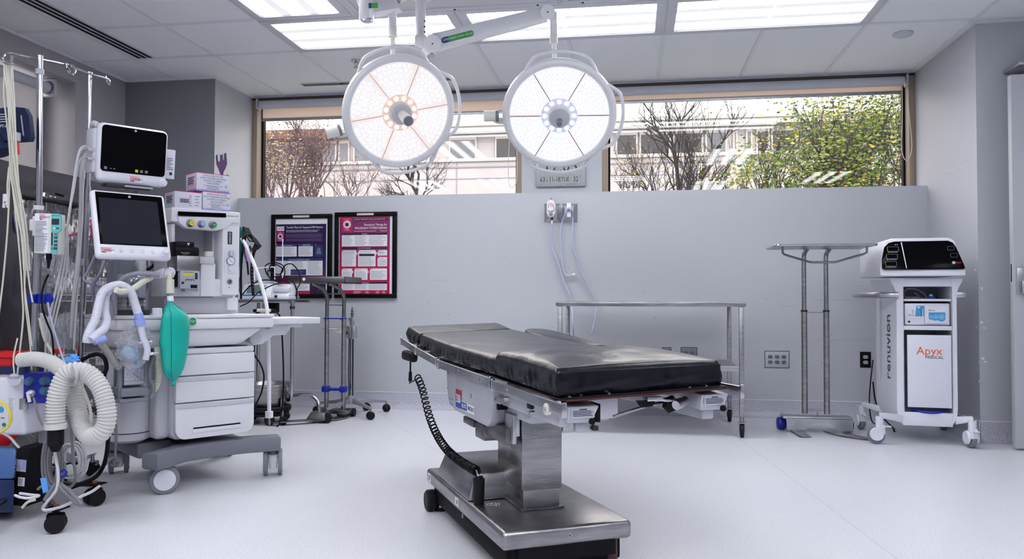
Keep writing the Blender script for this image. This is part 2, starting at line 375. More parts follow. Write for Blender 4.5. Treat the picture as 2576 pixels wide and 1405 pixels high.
# windows
paneg = glassmat('window_glass', (.97, .97, .99), .045, .0)
def window(i, x0, x1):
    m = MB(); fy0, fy1 = 6.15, 6.27
    m.box((x0, fy0-.02, ZL), (x0+.045, fy1, 2.505), tan, .004).box((x1-.045, fy0-.02, ZL), (x1, fy1, 2.505), tan, .004)
    m.box((x0, fy0-.02, 2.49), (x1, fy1, 2.515), browns, .004).box((x0+.045, 6.2, ZL), (x1-.045, fy1, ZL+.02), tan, .003)
    m.box((x0+.045, 6.215, ZL), (x0+.06, fy1-.01, 2.49), blackm).box((x1-.06, 6.215, ZL), (x1-.045, fy1-.01, 2.49), blackm)
    w = struct('window_%d' % i, m, 'long horizontal clerestory window in a tan frame')
    MB().add([(x0+.055, 6.243, ZL+.01), (x1-.055, 6.243, ZL+.01), (x1-.055, 6.243, 2.5), (x0+.055, 6.243, 2.5)], [(0, 1, 2, 3)], paneg).build('window_pane', w)
    return w
window(1, -3.135, -.865); window(2, -.235, XR)
m = MB(); m.box((-4.17, 3.3, .95), (-4.12, 3.36, 2.365), mgrey).box((-4.17, 4.84, .95), (-4.12, 4.99, 2.365), mgrey).box((-4.17, 3.36, .95), (-4.12, 4.84, 1.0), mgrey)
w3 = struct('window_3', m, 'recessed window in the left wall behind a lowered blind')
MB().box((-4.15, 3.36, 1.0), (-4.144, 4.84, 2.365), paneg).build('window_pane', w3)
# roller blinds
clothm = mat('beige_blind_cloth', (.62, .50, .42), .8, bump=.3, bscale=300); clothm.node_tree.nodes['Principled BSDF'].inputs['Transmission Weight'].default_value = .0
rollm = mat('pale_grey_blind_tube', (.50, .51, .57), .6)
def translucent(name, col):
    m_ = bpy.data.materials.new(name); m_.use_nodes = True; nt = m_.node_tree; nt.nodes.clear(); o = nt.nodes.new('ShaderNodeOutputMaterial'); d = nt.nodes.new('ShaderNodeBsdfDiffuse'); t = nt.nodes.new('ShaderNodeBsdfTranslucent'); x = nt.nodes.new('ShaderNodeMixShader')
    d.inputs[0].default_value = (*col, 1); t.inputs[0].default_value = (*col, 1); x.inputs[0].default_value = .65; nt.links.new(d.outputs[0], x.inputs[1]); nt.links.new(t.outputs[0], x.inputs[2]); nt.links.new(x.outputs[0], o.inputs[0]); return m_
blindcloth = translucent('beige_translucent_cloth', (.93, .82, .75)); blindgrey = translucent('grey_blind_cloth', (.46, .45, .46))
def blind(x0, x1, zb, label, cx):
    t = thing('roller_blind', label, 'blind', W0, 'rolled-up blinds over the clerestory windows')
    MB().cyl((x0+.03, 6.13, 2.455), (x1-.03, 6.13, 2.455), .034, rollm, n=28).build('blind_tube', t)
    MB().box((x0+.035, 6.158, zb+.012), (x1-.035, 6.1605, 2.44), blindcloth).build('blind_cloth', t)
    MB().box((x0+.03, 6.153, zb-.012), (x1-.03, 6.167, zb+.013), alu, .004).build('bottom_bar', t)
    MB().box((x0+.006, 6.09, 2.415), (x0+.016, 6.17, 2.5), lgrey, .003).build('bracket', t); MB().box((x1-.016, 6.09, 2.415), (x1-.006, 6.17, 2.5), lgrey, .003).build('bracket', t)
    s = 1 if cx > 0 else -1
    zb2 = 1.86 if cx > 0 else 1.72
    MB().tube([(cx-.03*1, 6.11, 2.46), (cx-.035, 6.1, 2.2), (cx-.045, 6.09, zb2+.08), (cx-.01, 6.085, zb2), (cx+.025, 6.09, zb2+.1), (cx+.012, 6.1, 2.2), (cx, 6.11, 2.46)], .003, cablec, n=6).build('pull_chain', t)
    return t
blind(-3.09, -.91, 2.335, 'roller blind above the window left of the wall clock', -.92)
blind(-.19, 2.0, 2.378, 'roller blind above the long window right of the wall clock', 1.985)
t = thing('roller_blind', 'lowered grey roller blind in the recess of the left wall', 'blind', W0)
MB().cyl((-4.0, 3.32, 2.30), (-4.0, 4.86, 2.30), .036, rollm, n=24).build('blind_tube', t)
MB().box((-4.036, 3.34, 1.0), (-4.034, 4.83, 2.30), blindgrey).build('blind_cloth', t)
m = MB().box((-4.05, 4.87, 2.24), (-3.95, 4.9, 2.36), lgrey, .004)
for k in range(14): a = 2*pi*k/14; m.box((-4.0+.042*cos(a)-.006, 4.862, 2.3+.042*sin(a)-.006), (-4.0+.042*cos(a)+.006, 4.868, 2.3+.042*sin(a)+.006), mgrey)
m.build('bracket', t)
# ceiling light fixtures (fluorescent, recessed)
def tubes(name, axis, S):
    m_ = bpy.data.materials.new(name); m_.use_nodes = True; nt, N, L = ng(m_); b = N['Principled BSDF']; b.inputs['Base Color'].default_value = (.8, .8, .82, 1); b.inputs['Roughness'].default_value = .25
    tc = N.new('ShaderNodeTexCoord'); mp = N.new('ShaderNodeMapping'); sx = N.new('ShaderNodeSeparateXYZ'); L.new(tc.outputs['Object'], mp.inputs[0]); L.new(mp.outputs[0], sx.inputs[0])
    c = sx.outputs[axis]; w = N.new('ShaderNodeMath'); w.operation = 'MULTIPLY'; w.inputs[1].default_value = 2*pi*3/.52; L.new(c, w.inputs[0])
    co = N.new('ShaderNodeMath'); co.operation = 'COSINE'; L.new(w.outputs[0], co.inputs[0])
    n = N.new('ShaderNodeTexNoise'); n.inputs['Scale'].default_value = 18; mp2 = N.new('ShaderNodeMapping'); mp2.inputs['Scale'].default_value = (.12, 1, 1) if axis == 1 else (1, .12, 1); L.new(tc.outputs['Object'], mp2.inputs[0]); L.new(mp2.outputs[0], n.inputs[0])
    ad = N.new('ShaderNodeMath'); ad.operation = 'ADD'; L.new(co.outputs[0], ad.inputs[0]); L.new(n.outputs[0], ad.inputs[1])
    mr = N.new('ShaderNodeMapRange'); mr.inputs[1].default_value = -.1; mr.inputs[2].default_value = 1.35; mr.inputs[3].default_value = .3; mr.inputs[4].default_value = S; L.new(ad.outputs[0], mr.inputs[0])
    b.inputs['Emission Color'].default_value = (.96, .975, 1, 1); L.new(mr.outputs[0], b.inputs['Emission Strength']); return m_
LSTR = 11
difX = tubes('fluorescent_tubes_across', 1, LSTR); difY = tubes('fluorescent_tubes_along', 0, LSTR)
framew = mat('fixture_frame_enamel', (.55, .56, .62), .4)
def fixture(x, y, along, label):
    """2 x 4 ft recessed light, long side along X (along=0) or Y (along=1), x,y its centre"""
    t = thing('ceiling_light', label, 'ceiling light', TR(x, y, ZC), 'recessed fluorescent ceiling lights')
    a, b = (.605, .30) if not along else (.30, .605); m = MB(); w = .055; z0, z1 = -.012, .004
    m.box((-a, -b, z0), (a, -b+w, z1), framew, .003).box((-a, b-w, z0), (a, b, z1), framew, .003).box((-a, -b+w, z0), (-a+w, b-w, z1), framew, .003).box((a-w, -b+w, z0), (a, b-w, z1), framew, .003)
    m.build('fixture_frame', t)
    m = MB(); dm = difY if along else difX
    m.box((-a+w, -b+w, -.004), (a-w, b-w, .003), dm); m.build('diffuser', t)
    return t
yc = (5.039+4.429)/2
fixture(-1.632, yc, 0, 'lit ceiling panel above the warm-toned surgical lamp')
fixture(-.413, yc, 0, 'lit ceiling panel above the bluish surgical lamp, crossed by the white arm')
fixture(.806, yc, 0, 'lit ceiling panel nearest the smoke detector')
fixture(-1.937, 3.82, 1, 'lit ceiling panel turned lengthwise at the top left of the lamps')
for x, y, al in ((1.11, 3.0, 1), (-1.937, 1.2, 1), (1.11, .6, 1), (-.4, -.9, 0), (-.4, .3, 0), (-.4, 1.5, 0), (1.11, -1.5, 1), (-1.9, -1.2, 1), (-3.0, 1.2, 1), (2.6, 1.2, 1)):
    fixture(x, y, al, 'lit ceiling panel over the front part of the room')
# perforated supply-air panels
perf = bpy.data.materials.new('perforated_metal'); perf.use_nodes = True; nt, N, L = ng(perf); b = N['Principled BSDF']; b.inputs['Roughness'].default_value = .5
tc = N.new('ShaderNodeTexCoord'); vo = N.new('ShaderNodeTexVoronoi'); vo.inputs['Scale'].default_value = 110; vo.inputs['Randomness'].default_value = 0; rp = N.new('ShaderNodeValToRGB'); rp.color_ramp.elements[0].position = .28; rp.color_ramp.elements[1].position = .34
rp.color_ramp.elements[0].color = (.12, .12, .14, 1); rp.color_ramp.elements[1].color = (.55, .56, .6, 1); L.new(tc.outputs['Object'], vo.inputs[0]); L.new(vo.outputs[0], rp.inputs[0]); L.new(rp.outputs[0], b.inputs['Base Color'])
for i, (x0, x1, lb) in enumerate(((-1.615, -.41, 'perforated air supply panel behind the lamp column'), (-.395, .8, 'perforated air supply panel above the end of the white lamp arm'))):
    t = thing('air_supply_panel', lb, 'air vent', TR((x0+x1)/2, 3.82, ZC), 'perforated air supply panels'); h_ = (x1-x0)/2
    m = MB().box((-h_, -.6, -.006), (h_, .6, .003), perf); m.build('perforated_plate', t)
    m = MB().box((-h_, -.6, -.014), (h_, -.56, .003), framew, .003).box((-h_, .56, -.014), (h_, .6, .003), framew, .003).box((-h_, -.56, -.014), (-h_+.04, .56, .003), framew, .003).box((h_-.04, -.56, -.014), (h_, .56, .003), framew, .003)
    for k in (-.4, 0, .4): m.cyl((k*h_*2, .58, -.018), (k*h_*2, .58, -.012), .007, dgrey, n=10)
    m.build('frame', t)
# slot vents
def slotvent(x0, y0, x1, y1, n, label):
    t = thing('slot_vent', label, 'air vent', TR((x0+x1)/2, (y0+y1)/2, ZC)); a, b = (x1-x0)/2, (y1-y0)/2; m = MB().box((-a, -b, -.004), (a, b, .003), framew)
    m.build('vent_frame', t); m = MB()
    for k in range(n):
        if a < b: c = -a+2*a*(k+.5)/n; m.box((c-a/n*.55, -b+.01, -.0055), (c+a/n*.55, b-.01, -.0035), blackm)
        else: c = -b+2*b*(k+.5)/n; m.box((-a+.01, c-b/n*.5, -.0055), (a-.01, c+b/n*.5, -.0035), blackm)
    m.build('slots', t)
slotvent(-3.425, 2.6, -3.30, 5.02, 3, 'long three-slot linear vent in the ceiling along the left wall')
slotvent(-2.57, 5.81, -1.35, 5.87, 2, 'two-slot linear vent in the ceiling above the left window')
t = thing('smoke_detector', 'small white disc in the ceiling near the right corner', 'smoke detector', TR(1.69, 5.26, ZC))
MB().lathe([(0, -.02), (.035, -.02), (.055, -.012), (.06, -.004), (.06, .002)], framew).build('housing', t)
t = thing('sprinkler_head', 'small sprinkler in the ceiling just left of the warm lamp', 'sprinkler', TR(-1.93, 5.3, ZC))
MB().lathe([(0, -.03), (.012, -.03), (.014, -.012), (.035, -.006), (.037, .002)], chrome).build('escutcheon', t); MB().cyl((0, 0, -.05), (0, 0, -.045), .018, steel).cyl((0, 0, -.046), (0, 0, -.02), .004, steel).build('deflector', t)
# door leaf folded back against the return wall
doorm = mat('pale_grey_door_paint', (.42, .43, .47), .45)
m = MB().box((2.13, 4.84, .012), (3.05, 4.885, 2.13), doorm, .003)
d1 = struct('door_1', m, 'open pale grey door leaf at the right edge')
MB().box((2.144, 4.832, .88), (2.235, 4.84, 1.03), alu, .003).box((2.152, 4.79, .885), (2.20, 4.832, .955), alu, .006).cyl((2.18, 4.8, .92), (2.18, 4.77, .92), .02, chrome).box((2.165, 4.765, .905), (2.30, 4.785, .93), chrome, .006).build('door_handle', d1)
MB().box((2.1302, 4.86, .95), (2.1285, 4.87, 1.05), blackm).build('latch_plate', d1)
m = MB().box((2.2, 4.9, 2.2), (2.6, 5.099, 2.225), alu, .004); tag(m.build('door_closer'), 'flat metal door closer bracket above the open door', 'door closer')
# scrapes on the wall corner (chipped paint, real flecks of plaster)
chip = mat('chipped_plaster', (.75, .75, .78), .8)
rnd = random.Random(3); m = MB()
for k in range(13):
    z = .3+rnd.random()*.8; y = 5.098; x = XR+.0+rnd.random()*.03
    if rnd.random() < .5: m.box((x-.006, y-.001, z), (x+.004+rnd.random()*.01, y+.001, z+.004+rnd.random()*.015), chip)
    else: m.box((XR-.0012, 5.1+rnd.random()*.03, z), (XR+.001, 5.11+rnd.random()*.04, z+.004+rnd.random()*.008), chip)
for k in range(30):
    u = k/30; p = W0.px(2352+95*u, 440-32*u+rnd.random()*3, 0, XR); m.box((XR-.0012, p.y-.008, p.z-.0015), (XR+.001, p.y+.008, p.z+.0015), chip)
tag(struct('trim_3', m), 'chipped plaster marks on the right wall corner', 'wall marks', kind='structure')
scuff = mat('wall_scuff', (.22, .22, .26), .8); m = MB(); rnd = random.Random(8)
for k in range(46):
    x, z = rnd.uniform(-1.8, 1.9), rnd.uniform(.2, 1.2); w_, h_ = (rnd.uniform(.003, .008),)*2 if rnd.random() < .6 else (rnd.uniform(.02, .07), .0012); m.box((x, YL-.0006, z), (x+w_, YL+.001, z+h_), scuff)
for x0_, x1_, z in ((1.28, 1.62, .845), (1.05, 1.14, .80), (1.3, 1.9, .56), (-1.55, -1.38, .99)): m.box((x0_, YL-.0005, z), (x1_, YL+.001, z+.0012), scuff)
tag(struct('trim_4', m), 'small scuffs and pencil-thin scrapes on the back wall', 'wall marks', kind='structure')
# ================================================================== OUTSIDE
conc = mat('pale_precast_concrete', (.36, .34, .355), .85, var=.08, vscale=.6); fascia = mat('white_fascia', (.42, .41, .41), .7)
bglass = mat('dark_building_glass', (.02, .02, .026), .12, spec=.6, var=.5, vscale=.5); bglass2 = mat('grey_building_glass', (.12, .125, .15), .15, var=.4, vscale=.7); brown = mat('brown_eave', (.14, .075, .055), .7)
brick = mat('pink_grey_siding', (.26, .21, .23), .8)
mull = mat('white_mullion', (.42, .40, .40), .6)
YBD = 30.
bld = thing('office_building', 'long pale office building with a band of dark windows across the street', 'building', W0)
def BX(x, y=400): return at(x, y, YBD)
zt = BX(1600, 302).z; zb1 = BX(1600, 322).z; zb0 = BX(1600, 393).z; zs = BX(1600, 404).z
MB().box((-34, YBD, -4), (34, YBD+8, zb0), conc).box((-34, YBD+.3, zb0), (34, YBD+8, zb1), conc).build('facade', bld)
m = MB().box((-12, YBD-.25, zb1), (34, YBD+8, zt), fascia).box((-12, YBD-.35, zt-.1), (34, YBD-.2, zt+.03), mull); m.build('roof_fascia', bld)
m = MB().box((-34, YBD-.5, zb1-.1), (-12, YBD+8, zb1+.25), brown); m.build('brown_eave', bld)
m = MB().box((-34, YBD-.1, zb0-.05), (34, YBD+.3, zb0+.07), mull); m.box((-34, YBD-.04, zs-.12), (34, YBD+.02, zs-.06), inkg)
for z in (BX(1050, 452).z, BX(1050, 480).z-.4): m.box((-34, YBD-.02, z-.02), (34, YBD+.01, z+.02), inkg)
m.build('sill_band', bld)
for i in range(19):
    x = -32+i*3.6; 
    MB().box((x-.02, YBD-.015, -2), (x+.02, YBD+.01, zb0-.06), inkg).build('panel_joint', bld)
for a, b, g in ((652, 708, 1), (712, 770, 1), (774, 841, 1), (846, 874, 1), (884, 960, 1), (962, 1040, 0), (1126, 1196, 1), (1243, 1312, 0), (1330, 1420, 0), (1440, 1512, 0), (1549, 1604, 0), (1609, 1687, 0), (1693, 1770, 0), (1776, 1831, 1), (1846, 1858, 1), (1879, 1895, 1), (1905, 1939, 0), (1943, 2010, 0), (2016, 2090, 0), (2096, 2170, 0), (2178, 2250, 0), (2256, 2330, 0)):
    xa, xb = BX(a).x, BX(b).x
    w = MB().box((xa, YBD+.2, zb0+.07), (xb, YBD+.31, zb1-.1), mull).build('window_bay', bld)
    m = MB().box((xa+.06, YBD+.185, zb0+.12), (xb-.06, YBD+.2, zb1-.22), bglass2 if g else bglass); m.build('window_glass', w)
MB().box((-15.6, 14.0, -4), (-8.78, 14.3, 9), brick).build('siding_wall', None)
o = bpy.data.objects['siding_wall']; tag(o, 'edge of a pinkish sided wall just outside the left window', 'building wall', kind='structure')
mm = MB()
for k in range(30): mm.box((-15.6, 13.985, -2+k*.3), (-8.775, 14.0, -1.985+k*.3), inkg)
mm.build('siding_laps', o)
grass = mat('lawn_grass', (.12, .14, .08), .9); tag(MB().box((-60, 6.5, -3.2), (60, 60, -3.0), grass).build('ground_outside'), 'ground outside below the windows', 'ground', kind='structure')

barkd = mat('dark_bark', (.028, .023, .026), .9, var=.4, vscale=9); barkp = mat('purplish_bark', (.075, .05, .058), .9)
def leafm(n, c): return mat(n, c, .6)
lfg = [leafm('green_leaf', (.065, .13, .02)), leafm('olive_leaf', (.13, .16, .025)), leafm('yellow_leaf', (.36, .25, .025)), leafm('deep_green_leaf', (.022, .065, .012))]
lfr = [leafm('russet_leaf', (.20, .10, .065)), leafm('tan_leaf', (.30, .21, .14)), leafm('rose_brown_leaf', (.13, .07, .07)), leafm('straw_leaf', (.33, .28, .16))]
def grow(mb, lv, p, d, L, r, depth, rnd, bark, spread, tips, up=.12, kids=(1, 3), bend=.26):
    """a branch that bends, tapers and forks"""
    pts = [p]; q = p; dd = d.normalized()
    for k in range(3):
        dd = (dd+V((rnd.uniform(-1, 1), rnd.uniform(-1, 1), rnd.uniform(-.6, 1)))*bend+V((0, 0, up))).normalized(); q = q+dd*L/3; pts.append(q)
        if depth <= lv: tips.append((q, dd))
    mb.tube(pts, lambda t: r*(1-.45*t), bark, n=5 if depth > 1 else 4, smooth=False)
    if depth == 0: return
    for k in range(rnd.randint(*kids)+(1 if depth > 3 else 0)):
        a = pts[rnd.choice((1, 2, 3, 3))]; x, y = axes(dd); th = rnd.uniform(0, 2*pi); s_ = rnd.uniform(.5, 1)*spread
        grow(mb, lv, a, (dd+x*cos(th)*s_+y*sin(th)*s_), L*rnd.uniform(.6, .85), r*.62, depth-1, rnd, bark, spread, tips, up, kids, bend)
def tree(label, base, h, r, depth, seed, bark, leaves, nl, ls, spread=.7, lean=(0, 0), lv=2, name='tree', cat='tree', group=None, kids=(1, 3), scat=.25, first=None, up=.05):
    t = thing(name, label, cat, TR(*base), group); rnd = random.Random(seed); mb = MB(); tips = []
    if first:      # a visible trunk that forks into given main limbs
        for d, L, rr in first: grow(mb, lv, V((0, 0, 0)), V(d), L, rr, depth, rnd, bark, spread, tips, up, kids)
    else: grow(mb, lv, V((0, 0, 0)), V((lean[0], lean[1], 1)), h, r, depth, rnd, bark, spread, tips, up, kids)
    mb.cyl((0, 0, -3.0-base[2]), (0, 0, .03), r*1.25, bark, r2=r*.7, n=8); mb.build('branches', t)
    if nl and tips:
        m = MB()
        for k in range(nl):
            q, d = rnd.choice(tips); c = q+V((rnd.gauss(0, scat), rnd.gauss(0, scat), rnd.gauss(0, scat))); s_ = ls*rnd.uniform(.6, 1.3)
            n_ = V((rnd.uniform(-1, 1), rnd.uniform(-1, 1), rnd.uniform(-1, 1))).normalized(); x, y = axes(n_)
            k_ = abs(rnd.gauss(0, .7)+.9*sin(q.x*2.3+seed)+.8*cos(q.z*2.9+q.y)); m.add([c-x*s_, c+y*s_*.5, c+x*s_, c-y*s_*.5], [(0, 1, 2, 3)], leaves[min(len(leaves)-1, int(k_*1.25))])
        o = m.build('foliage', t, smooth=1); o['kind'] = 'stuff'
    return t
def tp(x, y, Y): return at(x, y, Y)
# dark bare tree with a few yellow leaves (two limbs from one stem)
p = tp(1712, 480, 15)
tree('dark bare forked tree with a few yellow leaves, left in the long window', (p.x, p.y, p.z-1.0), 1, .1, 6, 11, barkd, [lfg[2], lfg[1]], 330, .028, .62, first=[((.42, 0, 1), 1.0, .055), ((-.30, .1, 1), .95, .055), ((.12, -.2, 1), 1.1, .04), ((-.95, 0, .8), .95, .038), ((.8, .1, .7), .9, .035)], group=None, scat=.08, lv=3)
p = tp(1908, 476, 16)
tree('slim bare dark tree between the forked tree and the green one', (p.x, p.y, p.z-.5), 1, .08, 5, 21, barkd, [lfg[2]], 60, .03, .6, first=[((.35, 0, 1), .75, .045), ((.1, .1, 1), .8, .04), ((.9, 0, .8), .65, .03)], scat=.08)
p = tp(2165, 520, 13)
tree('big leafy green and yellow tree at the right of the long window', (p.x, p.y, p.z-1.2), 1, .1, 6, 5, barkd, [lfg[1], lfg[0], lfg[2], lfg[3]], 12500, .036, .62, first=[((-.55, 0, 1), 1.1, .045), ((-.2, .3, 1), 1.15, .05), ((.15, -.1, 1), 1.15, .045), ((.6, .2, 1), 1.05, .04), ((-.9, .1, .75), 1.0, .035), ((.9, -.1, .8), 1.0, .035), ((-.15, -.5, .7), .9, .05), ((.3, .4, .5), .9, .05), ((-.5, .1, .35), 1.0, .05)], scat=.17, lv=2)
p = tp(760, 520, 12)
tree('reddish-brown autumn tree in the left end of the left window', (p.x, p.y, p.z-.6), 1, .07, 6, 37, barkp, [lfr[0], lfr[2], lfr[1], lfr[3]], 2300, .017, .6, first=[((-.25, 0, 1), .9, .04), ((.2, .2, 1), .85, .04), ((-.6, 0, 1), .85, .035), ((.55, -.1, .9), .7, .03), ((-.9, .1, .9), .8, .03), ((0, -.2, 1), .8, .03)], scat=.09, lv=2)
p = tp(665, 505, 11)
tree('straw-coloured shrub low in the left corner of the left window', (p.x, p.y, p.z-.4), 1, .03, 5, 33, barkp, [lfr[3], lfr[1], lfg[2]], 900, .018, .6, first=[((0, 0, 1), .5, .02), ((.5, .2, .8), .5, .02), ((-.5, 0, .8), .5, .02), ((.9, 0, .7), .5, .02)], scat=.1, name='shrub', cat='shrub')
p = tp(1050, 500, 14)
tree('small thin bare tree below the warm lamp', (p.x, p.y, p.z-.1), 1, .03, 5, 41, barkd, [], 0, .02, .75, first=[((.02, 0, 1), .55, .035), ((-.7, .1, .45), .4, .02), ((.7, 0, .5), .4, .02), ((-.8, 0, .2), .4, .02)], name='sapling', cat='tree')
for i, (px, Y, s_, lb) in enumerate(((885, 13, 71, 'low twiggy bush under the warm lamp at the sill'), (1820, 15, 73, 'low grey twiggy bush between the two bare trees'), (1580, 14, 75, 'sprawling bare twigs at the left end of the long window'))):
    p = tp(px, 505, Y)
    tree(lb, (p.x, p.y, p.z-.1), 1, .02, 5, s_, barkp if i == 0 else barkd, lfr[:2] if i == 0 else [lfg[2]], 120, .02, .8, first=[((.3, 0, 1), .32, .014), ((-.4, 0, 1), .32, .014), ((.9, 0, .6), .34, .012), ((-.9, 0, .6), .34, .012), ((0, .2, 1), .35, .012)], name='bare_bush', cat='shrub', scat=.03)
# daylight
w = bpy.data.worlds.new('overcast_sky'); SC.world = w; w.use_nodes = True; bg = w.node_tree.nodes['Background']; bg.inputs[0].default_value = (1, .95, .91, 1); bg.inputs[1].default_value = 2.5
sd = bpy.data.lights.new('low_sun', 'SUN'); sd.energy = .8; sd.angle = .03; sd.color = (1, .86, .76); so = bpy.data.objects.new('low_sun', sd); COL.objects.link(so)
so.rotation_euler = (R(62), 0, R(28))
# ================================================================== SURGICAL LIGHTS
lensring = mat('lens_clear_rim', (.5, .5, .56), .2, emit=(.8, .82, .9), es=.3)
def leds(n, c, s): return mat(n, (.35, .35, .36), .25, emit=c, es=s)
ledc = leds('cool_led_lens', (.97, .98, 1), 1.5); ledface = leds('cool_led_reflector', (.9, .93, 1), .46)
ledw = leds('warm_led_lens', (1, .93, .87), 1.2); facew = leds('warm_led_reflector', (1, .90, .86), .40); amber = leds('amber_led_ring', (1, .60, .40), .36); bluering = leds('violet_led_ring', (.55, .60, .95), .36)
divw = mat('pinkish_divider', (.35, .2, .2), .4, emit=(.75, .5, .48), es=.22); divc = mat('dark_red_divider', (.2, .05, .08), .4, emit=(.5, .25, .32), es=.1)
def head(root, c, axis, upv, scale, warm, rot0, knob_a):
    """lamp head: c centre of the light face, axis the way it shines"""
    z = V(axis).normalized(); x = V(upv).cross(z).normalized(); y = z.cross(x); M = Matrix((x, y, z)).transposed().to_4x4(); M.translation = V(c); Ml = root.matrix_world.inverted() @ M @ Matrix.Scale(scale, 4)
    def mk(mb, n, par=root, label=None): return mb.build(n, par, Ml if par is root else None, label=label)
    m = MB(); m.lathe([(.262, .002), (.268, .012), (.285, .016), (.3, .006), (.304, -.012), (.296, -.04), (.26, -.062), (.16, -.078), (.0, -.082)], cream, n=72); body = mk(m, 'lamp_housing')
    # light face with reflector cells
    m = MB(); m.lathe([(0, -.004), (.085, -.004), (.264, .003)], facew if warm else ledface, n=72)
    lens = ledw if warm else ledc
    def cell(px_, py_, r_, mt):
        n = 10; vs = [(px_+r_*cos(2*pi*i/n), py_+r_*sin(2*pi*i/n), .0045) for i in range(n)]+[(px_+r_*.72*cos(2*pi*i/n), py_+r_*.72*sin(2*pi*i/n), .0075) for i in range(n)]
        m.add(vs, [(i, (i+1) % n, n+(i+1) % n, n+i) for i in range(n)], lensring); m.add(vs[n:], [tuple(range(n))], mt)
    for s_ in range(6):
        a0 = rot0+s_*60
        for ring, (rr, cnt) in enumerate(((.108, 3), (.136, 4), (.165, 5), (.194, 6), (.222, 7), (.249, 8))):
            for k in range(cnt):
                a = R(a0+5+50*(k+.5)/cnt+(3 if ring % 2 else -1)); cell(rr*cos(a), rr*sin(a), .0128, lens)
    mk(m, 'lens_panel')
    m = MB()
    for s_ in range(6): mk(MB().box((.097, -.0016, .004), (.262, .0016, .009), divw if warm else divc, M=Matrix.Rotation(R(rot0+s_*60), 4, 'Z')), 'divider')
    m = MB(); m.lathe([(.062, .004), (.092, .008), (.096, .004)], amber if warm else bluering, n=48)
    for k in range(12):
        a = 2*pi*k/12; cx, cy = .078*cos(a), .078*sin(a); n = 10
        m.add([(cx+.0125*cos(2*pi*i/n), cy+.0125*sin(2*pi*i/n), .009) for i in range(n)], [tuple(range(n))], lens); 
    mk(m, 'central_ring')
    m = MB().lathe([(.060, 0), (.058, .035), (.052, .042), (.03, .044), (0, .044)], mat('hub_grey', (.55, .55, .58), .4), n=40)
    mk(m, 'hub', label='grey hub' )
    m = MB()
    if warm:
        prof = []; vs = []; n = 48
        for i in range(n):
            a = 2*pi*i/n; w_ = 1+.06*(1 if (i//2) % 2 else -1)
            vs += [(.024*w_*cos(a), .024*w_*sin(a), .042), (.027*w_*cos(a), .027*w_*sin(a), .165)]
        m.add(vs, [(2*i, 2*((i+1) % n), 2*((i+1) % n)+1, 2*i+1) for i in range(n)], warmwhite); m.cyl((0, 0, .164), (0, 0, .171), .0275, chrome, n=32); m.cyl((0, 0, .1705), (0, 0, .172), .024, mgrey, n=32)
    else:
        m.cyl((0, 0, .04), (0, 0, .075), .018, lgrey, n=24); m.cyl((0, 0, .075), (0, 0, .12), .013, chrome, n=24); m.cyl((0, 0, .12), (0, 0, .125), .012, mgrey, n=24)
    mk(m, 'sterile_handle', label='ribbed ivory sterile handle' if warm else 'short chrome sterile handle')
    for a0 in ((112, 20, 292) if warm else (88, -5, 268)):      # three grab rails round the rim
        pts = []
        for k in range(13):
            t_ = k/12; a = R(a0+38-76*t_) if True else 0; e = min(1, min(t_, 1-t_)*5.5); pts.append(((.297+.040*e)*cos(a), (.297+.040*e)*sin(a), -.012))
        mk(MB().tube(pts, .0095, cream, n=8, k=3), 'grab_rail')
    a = R(knob_a); m = MB().tube([(.29*cos(a+.12), .29*sin(a+.12), -.02), (.33*cos(a+.1), .33*sin(a+.1), -.02), (.36*cos(a+.03), .36*sin(a+.03), -.02)], .018, warmwhite, n=10)
    d = V((cos(a), sin(a), 0)); kb = mk(m, 'control_arm'); o_ = d*.30
    MB().cyl(d*.335+V((0, 0, -.0)), d*.40, .029, warmwhite, n=24).build('control_knob', kb); MB().cyl(d*.322, d*.337, .031, mgrey, n=24).build('knob_collar', kb)
    return M
s1 = thing('surgical_light', 'surgical lamp with the warm glow, left of the two, ribbed handle', 'surgical light', TR(-1.1, 4.0, ZC))
s2 = thing('surgical_light', 'surgical lamp with the cool white glow, in front of the wall clock', 'surgical light', TR(-1.12, 4.0, ZC))
def toloc(root, p): return root.matrix_world.inverted() @ V(p)
bpy.context.view_layer.update()
c1 = at(1006, 283, 4.0); c2 = at(1407, 290, 4.0)
cam1 = (CAMP-c1).normalized(); cam2 = (CAMP-c2).normalized()
ax1 = (cam1+V((.33, 0, -.33))).normalized(); ax2 = (cam2+V((0, 0, -.45))).normalized()
head(s1, c1, ax1, (.12, 0, 1), 1.0, True, 22, 208); head(s2, c2, ax2, (0, 0, 1), .965, False, 0, 180)
# column, knuckles and arms of the cool lamp
def L2(x, y, Y=4.0): return toloc(s2, at(x, y, Y))
def L1(x, y, Y=4.0): return toloc(s1, at(x, y, Y))
col0 = L2(1058, 60, 4.1); ctop = V((col0.x, col0.y, .002))
MB().cyl(ctop, V((col0.x, col0.y, L2(1058, 92, 4.1).z)), .028, cream, n=28).lathe([(0, -.05), (.07, -.05), (.1, -.03), (.1, .002)], cream, Matrix.Translation((col0.x, col0.y, 0))).build('ceiling_column', s2)
m = MB()
for yy in (54, 68, 81): p = L2(1069, yy, 4.07); m.cyl(p, p+V((0, -.012, 0)), .004, dgrey, n=8)
m.build('screw', s2)
k0 = L2(1065, 112, 4.1); 
m = MB().hexa([L2(1043, 120, 4.12), L2(1088, 122, 4.12), L2(1088, 118, 4.02), L2(1043, 118, 4.02)], [L2(1043, 86, 4.12), L2(1066, 86, 4.12), L2(1072, 88, 4.02), L2(1043, 88, 4.02)], cream, .01)
